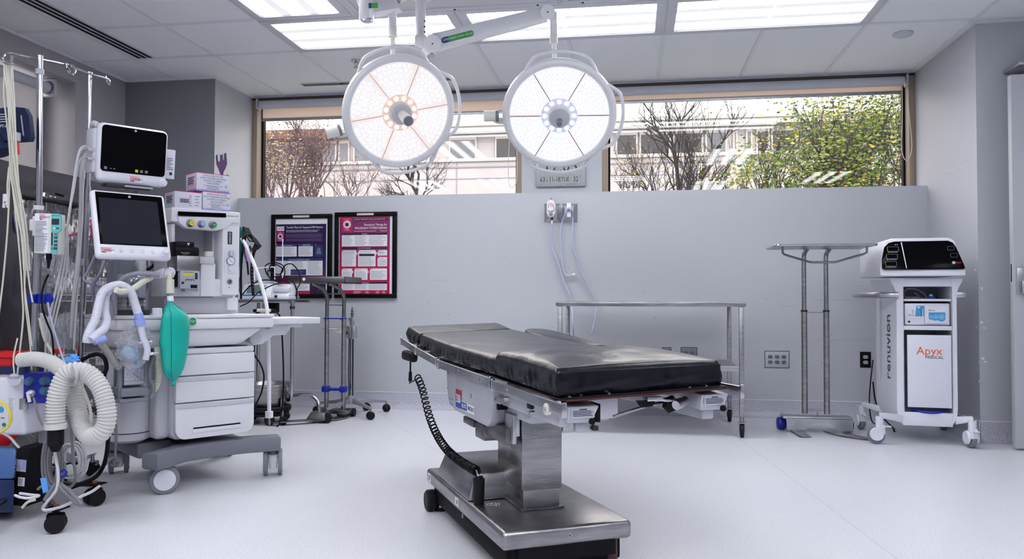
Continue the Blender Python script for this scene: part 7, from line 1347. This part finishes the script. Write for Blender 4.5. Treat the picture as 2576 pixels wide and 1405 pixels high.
for i, (px0, px1, zz, hh, mt, lb) in enumerate(((0, 0, .87, .10, bin_, 'pale green tinted bin on the shelf just above the wire edge, nearer the poles'), (0, 0, .87, .10, binw, 'whitish bin on the shelf just above the wire edge, nearer the window recess'), (0, 0, 1.21, .12, binw, 'white bin on the top shelf under the cover'), (0, 0, .53, .12, binw, 'white bin on the shelf below the wire edge'), (0, 0, .17, .12, bin_, 'tinted bin on the lowest shelf, near the small card numbers'))):
    y0 = (3.42, 4.0, 3.5, 3.55, 3.5)[i]; y1 = (3.95, 4.48, 3.95, 4.1, 4.05)[i]; m = MB(); X = XB_
    m.box((X-.4, y0, zz), (X, y1, zz+.005), mt).box((X-.006, y0, zz), (X, y1, zz+hh), mt, .002).box((X-.4, y0, zz), (X-.394, y1, zz+hh), mt).box((X-.4, y0, zz), (X, y0+.006, zz+hh), mt).box((X-.4, y1-.006, zz), (X, y1, zz+hh), mt).box((X-.002, y0-.003, zz+hh-.012), (X+.008, y1+.003, zz+hh), mt, .002).box((X+.0005, (y0+y1)/2-.06, zz+.04), (X+.001, (y0+y1)/2+.06, zz+.065), paper); tag(m.build('storage_bin'), lb, 'storage bin', 'bins on the wire rack')
for i, (x, y, z, rx, ry, rz, sd, mt, lb) in enumerate((
    (-3.30, 3.45, 1.10, .06, .14, .17, 1, film, 'crinkled clear packet hanging behind the infusion pump'), (-3.28, 3.75, 1.05, .05, .15, .20, 2, film, 'crinkled clear packet behind the second pole at pump height'),
    (-3.30, 3.28, 1.05, .06, .20, .24, 3, blk, 'black shiny packet left of the infusion pump'), (-3.25, 4.05, .98, .05, .14, .12, 4, film, 'crinkled clear packet left of the lower display'),
    (-3.24, 3.5, .68, .05, .16, .12, 5, film, 'clear packet just below the wire shelf edge'), (-3.24, 3.85, .66, .05, .14, .11, 6, paper, 'white packet lying below the wire shelf edge'), (-3.26, 4.15, .66, .05, .12, .10, 7, film, 'clear packet behind the breathing hoses'),
    (-3.24, 3.6, .36, .05, .17, .13, 8, film, 'clear packet above the big ribbed hose'), (-3.28, 3.5, .27, .06, .12, .09, 11, blk, 'dark packet low on the rack behind the cable coils'), (-3.3, 4.2, 1.28, .06, .12, .07, 9, blk, 'black packet under the cover next to the lower display'), (-3.30, 3.3, 1.30, .05, .10, .07, 10, film, 'clear packet on the top shelf above the pump'), (-3.42, 3.75, 1.10, .05, .2, .2, 12, blk, 'large black packet behind the pink cord'), (-3.42, 3.9, .68, .06, .4, .13, 13, blk, 'long black packet at the back of the shelf below the wire edge'), (-3.42, 4.3, 1.10, .05, .2, .2, 14, blk, 'black packet deep on the shelf left of the lower display'))):
    o = crumple((0, 0, 0), rx, ry, rz, 4, sd, mt, .10, 'supply_packet', None); o.location = (x, y, z); tag(o, lb, 'packet', 'packets on the wire rack')
for i, (px, s_) in enumerate(((213, '25'), (251, '25'))):
    p = at(px, 905, 3.62); m = MB().box((-.022, -.001, -.026), (.022, .001, .026), paper, M=Matrix.Translation(p)).text(s_, .028, basis(p+V((0, -.0012, 0)), (1, 0, 0), (0, 0, 1)), tealh, .0002); tag(m.build('number_card'), ('number card left of the grey ribbed hose, further left one', 'number card right behind the grey ribbed hose')[i], 'card')
tag(MB().box((-.055, -.003, -.014), (.055, .003, .014), tealh, M=Matrix.Translation(at(228, 529, 3.5))).build('green_tag'), 'dark green flat tag by the second pole, left of the lower display', 'tag')
tag(MB().tube(WL([(160, 600, 3.6), (185, 589, 3.55), (205, 595, 3.5), (225, 596, 3.5), (231, 580, 3.5), (228, 560, 3.5), (220, 548, 3.52)]), .004, pink, n=8).build('pink_cord'), 'bright pink cord looped behind the second pole', 'cord')
# infusion pump
PM = Matrix.Translation(at(132, 588, 2.86)) @ Matrix.Rotation(R(15), 4, 'Z'); pu = thing('infusion_pump', 'beige boxed pump with a turquoise key panel clamped on the front pole', 'infusion pump', PM)
m = MB().box((-.056, -.03, -.080), (.010, .03, .080), warmwhite, .004).hexa([(.010, -.03, -.083), (.036, -.03, -.083), (.036, .03, -.083), (.010, .03, -.083)], [(.010, -.03, .079), (.036, -.03, .079), (.036, .03, .079), (.010, .03, .079)], warmwhite, .003); m.build('pump_case', pu)
m = MB().prism([(.011, -.080), (.035, -.080), (.035, .0), (.048, .012), (.048, .076), (.011, .079)], .008, tealp, basis((0, -.0305, 0), (1, 0, 0), (0, 0, 1)), .001); kp = m.build('key_panel', pu)
Mp = basis((0, -.0388, 0), (1, 0, 0), (0, 0, 1)); m = MB().box((.014, .034, 0), (.042, .058, .001), dgrey, M=Mp).text('MEDFUSION', .006, Mp @ Matrix.Translation((.029, .070, 0)), tealh, .0002).box((.021, .016, 0), (.027, .023, .001), paper, M=Mp).box((.031, .016, 0), (.035, .023, .001), ink, M=Mp).box((.037, .016, 0), (.041, .023, .001), ink, M=Mp).box((.013, -.048, 0), (.0185, .002, .001), ink, M=Mp).box((.025, -.008, 0), (.030, .001, .001), red, M=Mp).box((.0315, -.008, 0), (.0345, .001, .001), green, M=Mp)
m.v = [v for v in m.v]
for r_ in range(3):
    for c_ in range(2): m.box((.0245+c_*.006, -.022-r_*.015, 0), (.029+c_*.006, -.013-r_*.015, .001), ink, M=Mp)
for c_ in range(2): m.box((.013+c_*.006, -.066, 0), (.0175+c_*.006, -.056, .001), mgrey, M=Mp).box((.0245+c_*.006, -.066, 0), (.029+c_*.006, -.056, .001), ink, M=Mp)
m.build('keys', kp); m = MB(); Ml_ = basis((-.026, -.0306, 0), (1, 0, 0), (0, 0, 1)); m.box((-.028, -.078, 0), (.024, .078, .0005), paper, M=Ml_).box((-.026, -.014, .0005), (.020, -.012, .001), ink, M=Ml_); m.lines(-.026, -.074, .021, -.016, .0042, ink, Ml_, .35, .001, .3).lines(-.026, -.010, .021, .048, .0050, ink, Ml_, .35, .001, .4); sticker(m, Ml_ @ Matrix.Translation((.002, .064, .0005)), .026, .026); m.build('instruction_label', pu)
m = MB().box((-.082, -.02, .01), (-.056, .02, .058), warmwhite, .006).box((-.070, -.02, -.01), (-.056, .02, .07), wh, .005); m.build('pole_clamp', pu); m = MB().cyl((-.012, 0, -.08), (-.012, 0, -.105), .011, black).cyl((-.012, 0, -.105), (-.014, 0, -.14), .008, black, r2=.004); m.build('power_plug', pu)
lead('pump_cord', 'black cord from the pump running down past the blue clamp', [(122, 690, 2.86), (112, 712, 2.86), (105, 740, 2.85), (107, 775, 2.85), (118, 810, 2.86), (130, 840, 2.86), (134, 880, 2.86), (136, 940, 2.86)], .0038, blackm)
# blue pole clamp
bc = thing('pole_clamp', 'royal blue plastic clamp on the front pole below the pump', 'clamp', Matrix.Translation(A(92, 751)))
m = MB().hexa([(-.022, -.03, -.018), (.03, -.03, -.018), (.03, .02, -.018), (-.022, .02, -.018)], [(-.022, -.03, .018), (.03, -.03, .018), (.03, .02, .018), (-.022, .02, .018)], bluep, .004); m.build('clamp_body', bc); M_ = Matrix.Rotation(pi/2, 4, 'X'); MB().cyl((.045, -.035, 0), (.045, .0, 0), .022, bluep, n=24).cyl((.03, -.03, 0), (.02, -.03, 0), .02, bluep).cyl((.075, -.03, 0), (.075, .0, 0), .022, bluep, n=24).build('clamp_knob', bc)
# hanging leads on the hook
rnd = random.Random(12)
runs = [([(20, 165), (22, 260), (26, 350), (24, 430), (20, 560), (8, 700), (-4, 800)], 'leftmost cream lead of the bunch on the pole hook'), ([(12, 165), (10, 240), (22, 350), (30, 450), (48, 620), (56, 740), (58, 800), (48, 900), (38, 990)], 'cream lead swinging left above the white pump reservoir'), ([(30, 165), (36, 260), (40, 350), (48, 480), (62, 600), (72, 700), (82, 760)], 'cream lead hanging close to the front pole'), ([(24, 300), (40, 440), (58, 560), (66, 640), (62, 740), (75, 860), (80, 930)], 'slim cream lead crossing behind the front pole'), ([(26, 440), (44, 540), (58, 620), (62, 720), (72, 800), (80, 870)], 'thin cream lead ending near the ribbed hose'), ([(22, 420), (18, 470), (20, 520)], 'short cream lead ending at the white clip')]
for k, (pts, lb) in enumerate(runs): tag(MB().tube([at(x, y, 2.80-.012*k) for x, y in pts], .0034 if k < 3 else .0026, cablec, n=7).build('hanging_lead'), lb, 'cable', 'cream leads hung on the pole hook')
m = MB(); rn = random.Random(4)
for k in range(4): m.tube([at(14+k*4, 160, 2.78), at(10+k*6, 175, 2.77), at(18+k*4, 230, 2.77), at(24+k*5, 330, 2.77), at(28+k*5, 440, 2.78), at(50+k*5, 560, 2.8), at(60+k*5, 680, 2.82)], .003, cablec, n=6)
tag(m.build('lead_bundle'), 'thick bundle of cream leads looped over the left end of the crossbar', 'cable bundle')
cf_ = thing('blood_pressure_cuff', 'navy blood pressure cuff hanging at the left edge', 'cuff', W0)
m = MB(); fr_ = [(-30, 280, 2.84), (0, 272, 2.84), (30, 268, 2.83), (62, 271, 2.82), (72, 290, 2.82), (78, 345, 2.82), (74, 354, 2.82), (40, 356, 2.83), (0, 352, 2.85), (-30, 350, 2.86)]
fr_ = [at(*p) for p in fr_]; bk2 = [p+V((0, .022, 0)) for p in fr_]; n = len(fr_); m.add(fr_+bk2, [tuple(range(n)), tuple(range(2*n-1, n-1, -1))]+[(i, n+i, n+(i+1) % n, (i+1) % n) for i in range(n)], navy)
m.build('cuff_panel', cf_); m = MB().cyl(at(-12, 350, 2.86), at(2, 385, 2.86), .045, navy, n=24); m.build('rolled_end', cf_)
m = MB(); Mc = basis(at(58, 318, 2.815)+V((0, -.004, 0)), (.15, 0, -1), (1, 0, .15)); m.text('SOFT-CUF', .016, basis(at(12, 318, 2.83)+V((0, -.006, 0)), (-1, 0, .05), (0, 0, 1)) @ Matrix.Rotation(pi, 4, 'Y') @ Matrix.Translation((0, 0, 0)), paper, .0003); m.lines(-.045, -.003, .045, .003, .0035, paper, Mc, .4, .0004, .1).lines(-.01, -.02, .03, .02, .010, paper, basis(at(8, 300, 2.83)+V((0, -.008, 0)), (1, 0, 0), (0, 0, 1)), .25, .0004, .3); m.build('cuff_print', cf_)
m = MB().box((-.014, -.012, -.018), (.014, .012, .018), wh, .004, M=Matrix.Translation(at(40, 344, 2.80))).cyl(at(44, 357, 2.8), at(47, 388, 2.8), .0045, red); m.build('hose_clip', cf_, label='white clip with a red tube')
t = thing('cable_clip', 'small white notched clip hanging at the left edge below the cuff', 'clip', Matrix.Translation(at(15, 505, 2.80))); MB().box((-.012, -.005, -.016), (.012, .005, .028), wh, .003).box((-.012, -.005, -.028), (-.005, .005, -.014), wh, .002).box((.005, -.005, -.028), (.012, .005, -.014), wh, .002).cyl((0, -.005, -.006), (0, -.0058, -.006), .004, redm, n=12).build('clip_body', t)
# grey leads down the second pole and loops near the display
for k, (pts, mt, lb) in enumerate((([(216, 385, 3.3), (206, 420, 3.3), (203, 520, 3.3), (198, 620, 3.3), (190, 700, 3.28), (184, 760, 3.26), (179, 850, 3.24)], cablel, 'thick pale lead running down along the second pole'), ([(222, 400, 3.3), (210, 450, 3.3), (206, 560, 3.3), (196, 700, 3.3), (190, 800, 3.25), (186, 880, 3.2)], cablel, 'thinner pale lead beside the second pole'), ([(240, 640, 3.3), (222, 680, 3.28), (210, 702, 3.26), (230, 714, 3.26), (262, 722, 3.28)], mat('blue_grey_hose', (.26, .26, .36), .4), 'blue-grey lead bending sharply left of the white hoses'), ([(262, 655, 3.3), (250, 690, 3.26), (236, 712, 3.25), (234, 740, 3.26), (240, 765, 3.28)], mat('blue_grey_hose'), 'blue-grey lead curving down behind the white hoses'), ([(120, 760, 2.9), (128, 800, 2.9), (142, 850, 2.9), (158, 900, 2.88), (168, 920, 2.85)], tubing, 'clear line from the blue clamp down to the ribbed hose'), ([(100, 800, 2.95), (112, 850, 2.95), (128, 880, 2.95), (140, 900, 2.93)], cablec, 'cream line crossing low in front of the rack'))): tag(MB().tube([at(*p) for p in pts], (.0085, .005, .006, .0075, .004, .0065)[k], mt, n=8).build('hanging_lead'), lb, 'cable')
m = MB()
for k in range(6): m.tube([at(300+k*13, 655, 3.66), at(302+k*13, 690+k*3, 3.68), at(306+k*11, 740, 3.7)], .006, mat('blue_grey_hose'), n=6)
m.tube([at(340, 655, 3.6), at(352, 672, 3.6), at(375, 676, 3.6), (at(392, 660, 3.6))], .007, blackm, n=8).cyl(at(362, 655, 3.62), at(362, 668, 3.62), .03, chrome, n=20); tag(m.build('cable_bundle'), 'bundle of blue-grey cables below the lower display', 'cable bundle')
# ---------------------------------------------------------------- warming unit hose, blue box, canister unit, coils
def ww(pts): return [at(*p) for p in pts]
h = thing('warming_hose', 'thick white ribbed fabric air hose looped in a big pear shape', 'hose', W0)
MB().ribbed(ww([(50, 905, 2.70), (90, 902, 2.70), (130, 912, 2.68), (165, 938, 2.64), (190, 955, 2.62)]), .026, hosew, .0115, .08, n=24).build('hose', h)
MB().ribbed(ww([(140, 1078, 2.55), (140, 1030, 2.55), (146, 985, 2.55), (164, 945, 2.56), (190, 932, 2.57), (222, 940, 2.58), (250, 970, 2.58), (266, 1015, 2.58), (268, 1060, 2.58), (250, 1092, 2.58), (225, 1096, 2.60), (205, 1070, 2.62), (194, 1025, 2.64), (188, 985, 2.66), (183, 960, 2.68)]), .031, hosew, .0115, .075, n=24).build('hose', h)
m = MB().cyl(at(140, 1064, 2.55), at(140, 1078, 2.55), .037, hosew, n=28); m.build('hose_cuff', h); m = MB().cyl(at(140, 1078, 2.55), at(140, 1118, 2.55), .027, black, n=28).cyl(at(140, 1118, 2.55), at(140, 1135, 2.55), .024, blackm, n=24, r2=.012); m.build('nozzle', h, label='black nozzle')
MB().tube(ww([(182, 915, 2.56), (190, 930, 2.53), (194, 948, 2.53), (190, 965, 2.56)]), .0045, cablel, n=8).tube(ww([(196, 950, 2.6), (212, 985, 2.62), (226, 1025, 2.63), (229, 1060, 2.63), (222, 1085, 2.64)]), .0055, cablec, n=8).build('tie_cable', h)
t = thing('blue_tape_tie', 'crumpled blue tape tie at the top of the ribbed hose', 'tape', W0); o = crumple(tuple(at(184, 905, 2.6)), .026, .012, .022, 3, 4, tapeb, .3, 'tape_tie', t)
bb = thing('blue_connector_box', 'royal blue box with round grey-blue plugs on the front pole', 'connector box', Matrix.Translation(at(98, 975, 2.76)) @ Matrix.Rotation(R(12), 4, 'Z'))
MB().box((-.050, -.02, -.058), (.052, .035, .060), bluep, .007).build('box', bb); m = MB()
sock = mat('blue_grey_socket', (.05, .12, .22), .3)
for x, z in ((-.022, .028), (.035, .03), (.036, -.008)): m.cyl((x, -.02, z), (x, -.040, z), .018, sock, n=22, r2=.015).cyl((x, -.04, z), (x, -.046, z), .01, sock, n=16)
m.build('plug_socket', bb); m = MB().cyl((-.015, -.02, -.018), (-.015, -.032, -.018), .014, lgrey, n=20).box((-.028, -.046, -.016), (-.004, -.03, -.004), wh, .003, M=Matrix.Rotation(R(-15), 4, 'Y')).cyl((-.02, -.038, -.02), (-.013, -.038, -.050), .0065, wh, n=12); m.build('white_connector', bb)
MB().tube([bb.matrix_world.inverted() @ p for p in ww([(85, 1000, 2.72), (92, 1030, 2.7), (103, 1060, 2.7), (112, 1072, 2.7)])], .005, cableg, n=8).build('lead', bb)
wu = thing('white_suction_unit', 'white moulded suction unit with a printed label at the left edge', 'medical device', W0)
a, b = at(-60, 1092, 2.74), at(64, 950, 2.74); m = MB().box((a.x, 2.74, a.z), (b.x, 2.86, b.z), wh, .014, seg=3); m.cyl(at(35, 952, 2.73), at(36, 955, 2.70), .022, wh, n=24); m.build('unit_case', wu)
Mw = basis(at(29, 1030, 2.74)+V((0, -.0006, 0)), (1, 0, 0), (0, 0, 1)); m = MB().box((-.014, -.05, 0), (.014, .05, .0004), paper, M=Mw); m.lines(-.012, -.046, .012, .046, .004, inkg, Mw, .35, .0008, .4).cyl((.046, .025, 0), (.046, .025, .001), .003, dgrey, M=Mw, n=10).cyl((-.03, .02, 0), (-.03, .02, .001), .003, dgrey, M=Mw, n=10).cyl((-.045, .0, 0), (-.045, .0, .002), .012, skyb, M=Mw, n=18).cyl((-.03, -.058, .0), (-.03, -.058, .004), .007, green, M=Mw, n=14).box((-.045, -.035, 0), (-.03, -.03, .001), inkg, M=Mw); m.build('unit_print', wu)
a = at(60, 1015, 2.72); MB().box((-.012, -.012, -.022), (.012, .012, .022), alu, .003, M=Matrix.Translation(a)).build('mount_bracket', wu)
tag(MB().tube(ww([(-20, 1000, 2.68), (5, 1012, 2.68), (22, 1030, 2.68), (27, 1055, 2.68), (16, 1078, 2.68), (-10, 1090, 2.68)]), .0045, yellow, n=8).build('yellow_tube'), 'yellow tube curving at the left edge over the white unit', 'tube')
tag(MB().tube(ww([(36, 940, 2.7), (34, 900, 2.72), (44, 850, 2.74)]), .003, cablec, n=6).cyl(at(36, 946, 2.68), at(36, 952, 2.68), .018, clearj, n=20).build('drip_line'), 'thin line rising from the round white cap', 'tube')
rb_ = thing('red_bin', 'bright red plastic bin at the left edge', 'bin', W0)
def rbox(x0, y0, x1, y1, Y, D): a, b = at(x0, y1, Y), at(x1, y0, Y); return (a.x, Y, a.z), (b.x, Y+D, b.z)
m = MB().box(*rbox(-90, 885, 34, 898, 3.0, .30), red, .006).box(*rbox(-90, 896, 28, 920, 3.01, .28), red, .006).build('bin_body', rb_); m = MB().hexa([at(-90, 1122, 2.98), at(22, 1120, 2.98), at(22, 1120, 3.2), at(-90, 1122, 3.2)], [at(-90, 1090, 2.98), at(50, 1092, 2.98), at(50, 1092, 3.2), at(-90, 1090, 3.2)], red, .004); m.build('bin_foot', rb_)
MB().box(*rbox(-90, 922, 60, 948, 3.0, .25), navyd, .005).build('blue_insert', rb_)
bw = thing('warming_unit', 'dark blue moulded warming unit standing on the floor-level base at the left edge', 'medical device', W0)
g_ = [at(-90, 1290, 2.66), at(34, 1288, 2.66), at(34, 1288, 2.92), at(-90, 1290, 2.92)]; h_ = [at(-90, 1205, 2.66), at(36, 1205, 2.66), at(36, 1205, 2.92), at(-90, 1205, 2.92)]; k_ = [at(-90, 1122, 2.70), at(42, 1125, 2.70), at(42, 1125, 2.90), at(-90, 1122, 2.90)]
ub = mat('slate_blue_plastic', (.06, .13, .32), .35); m = MB().hexa(g_, h_, navyd, .008).hexa(h_, k_, ub, .012); m.build('unit_shell', bw)
Mb2 = basis(at(52, 1185, 2.70), (1, 0, -.05), (0, 0, 1)); m = MB().box((-.022, -.13, .0), (.032, .09, -.1), blackm, M=Mb2).box((-.018, .0, .0005), (.022, .045, .001), lgrey, M=Mb2).box((-.008, -.055, .0005), (.02, -.022, .001), paper, M=Mb2); m.lines(-.015, .004, .0, .042, .0045, vio, Mb2, .4, .002, .1).lines(.004, .004, .02, .042, .0045, vio, Mb2, .4, .002, .1).lines(-.005, -.05, .016, -.026, .005, inkg, Mb2, .4, .002, .3)
for k in range(5): m.cyl((-.024, .07-k*.05, .0), (-.024, .07-k*.05, .003), .004, steel, M=Mb2, n=10)
m.build('rear_panel', bw)
# coiled cables
def coil(name, label, px, py, Y, rx, rz, n, r, mt, seed, drift=.006, tilt=0):
    rn = random.Random(seed); c = at(px, py, Y); pts = []
    for k in range(n*12+1): a = 2*pi*k/12; w_ = 1+.12*sin(a/ n+seed)+rn.uniform(-.03, .03); pts.append(c+V((rx*w_*cos(a)+drift*k/12*.5, drift*k/12, rz*w_*sin(a)+tilt*cos(a))))
    return tag(MB().tube(pts, r, mt, n=6, k=2).build(name), label, 'cable')
coil('coiled_cable', 'dark grey cable hung in tall loops under the black nozzle', 122, 1165, 2.62, .026, .085, 5, .0055, cableg, 1)
coil('coiled_cable', 'light grey cable coil right of the tall loops, tied in blue', 170, 1160, 2.70, .042, .062, 5, .0045, cablel, 2)
tag(MB().tube(ww([(135, 1118, 2.6), (140, 1150, 2.58), (146, 1190, 2.57), (142, 1230, 2.56), (118, 1262, 2.55), (108, 1278, 2.55), (120, 1282, 2.55), (160, 1272, 2.57), (200, 1250, 2.6), (230, 1236, 2.65), (250, 1222, 2.7)]), .0055, cablel, n=8).build('trailing_cable'), 'pale grey cable falling in front of the coils to the base leg', 'cable')
tag(MB().tube(ww([(150, 1215, 2.58), (175, 1235, 2.56), (200, 1262, 2.55), (202, 1268, 2.55), (185, 1258, 2.55), (160, 1235, 2.56), (142, 1218, 2.57), (128, 1232, 2.56), (112, 1258, 2.55)]), .007, cableg, n=8).build('trailing_cable'), 'thick grey cable in a flat loop over the base leg', 'cable')
tag(MB().tube(ww([(172, 1030, 2.66), (180, 1090, 2.66), (184, 1150, 2.66), (190, 1200, 2.66), (180, 1222, 2.66), (160, 1225, 2.64), (110, 1222, 2.62), (95, 1230, 2.62)]), .0052, cableg, n=8).build('trailing_cable'), 'grey cable dropping straight down right of the coils', 'cable')
tag(MB().tube(ww([(205, 905, 3.0), (240, 890, 3.0), (262, 900, 3.0), (268, 925, 3.0), (262, 950, 3.0), (268, 1020, 3.0), (272, 1100, 3.0), (264, 1160, 3.0), (245, 1195, 3.0), (215, 1212, 2.95), (180, 1225, 2.9)]), .0085, blackm, n=8).build('black_hose'), 'black hose arching beside the ribbed hose and down to the floor', 'hose')
tag(MB().tube(ww([(290, 925, 3.1), (288, 1000, 3.1), (292, 1100, 3.1), (288, 1150, 3.1), (278, 1165, 3.1), (290, 1172, 3.1), (300, 1160, 3.1), (285, 1150, 3.1), (262, 1170, 3.05), (235, 1195, 3.0), (200, 1215, 2.95)]), .0058, cableg, n=8).build('trailing_cable'), 'grey cable hanging down the machine flank, knotted near the caster', 'cable')
tag(MB().tube(ww([(38, 1245, 2.6), (52, 1250, 2.58), (75, 1252, 2.58), (98, 1246, 2.58), (80, 1244, 2.6), (50, 1240, 2.62)]), .005, paper, n=8).tube(ww([(56, 1276, 2.55), (70, 1262, 2.55), (88, 1256, 2.55)]), .005, cablec, n=8).build('white_cable'), 'white cord looping out of the dark blue unit', 'cable')
tag(MB().ribbed(ww([(50, 1125, 2.9), (62, 1108, 2.92), (78, 1090, 2.94)]), .03, mat('grey_hose'), .009, .06, n=20).build('grey_ribbed_hose'), 'short stub of grey ribbed hose behind the front pole', 'hose')
lead('grey_tube', 'pale grey tube slanting from the white unit to the pole', [(0, 1085, 2.7), (25, 1100, 2.7), (45, 1122, 2.7), (60, 1132, 2.72)], .0048, cablel)
tp_ = thing('blue_tape', 'strip of light blue tape flagged on the cable coils', 'tape', W0); m = MB().hexa([at(108, 1240, 2.555), at(122, 1236, 2.555), at(122, 1236, 2.557), at(108, 1240, 2.557)], [at(101, 1202, 2.56), at(116, 1200, 2.56), at(116, 1200, 2.562), at(101, 1202, 2.562)], tapeb); m.build('tape_strip', tp_); MB().hexa([at(118, 1226, 2.575), at(132, 1232, 2.575), at(132, 1232, 2.577), at(118, 1226, 2.577)], [at(120, 1214, 2.575), at(124, 1216, 2.575), at(124, 1216, 2.577), at(120, 1214, 2.577)], tapeb).build('tape_strip', tp_)
tag(MB().lathe([(.010, -.004), (.016, -.004), (.016, .004), (.010, .004), (.010, -.004)], bluep, basis(at(158, 1190, 2.6), (1, 0, 0), (0, .6, 1)), n=20).build('blue_cable_tie'), 'royal blue ring tie around the light grey coil', 'cable tie')
SC.view_settings.view_transform = 'Standard'; SC.view_settings.look = 'None'; SC.view_settings.gamma = 1; SC.view_settings.use_curve_mapping = False; SC.view_settings.exposure = 0.8
SC.cycles.adaptive_threshold = .03; SC.cycles.max_bounces = 8; SC.cycles.diffuse_bounces = 5; SC.cycles.glossy_bounces = 4; SC.cycles.transmission_bounces = 6; SC.cycles.transparent_max_bounces = 16; SC.cycles.caustics_reflective = False; SC.cycles.caustics_refractive = False; SC.cycles.sample_clamp_indirect = 6
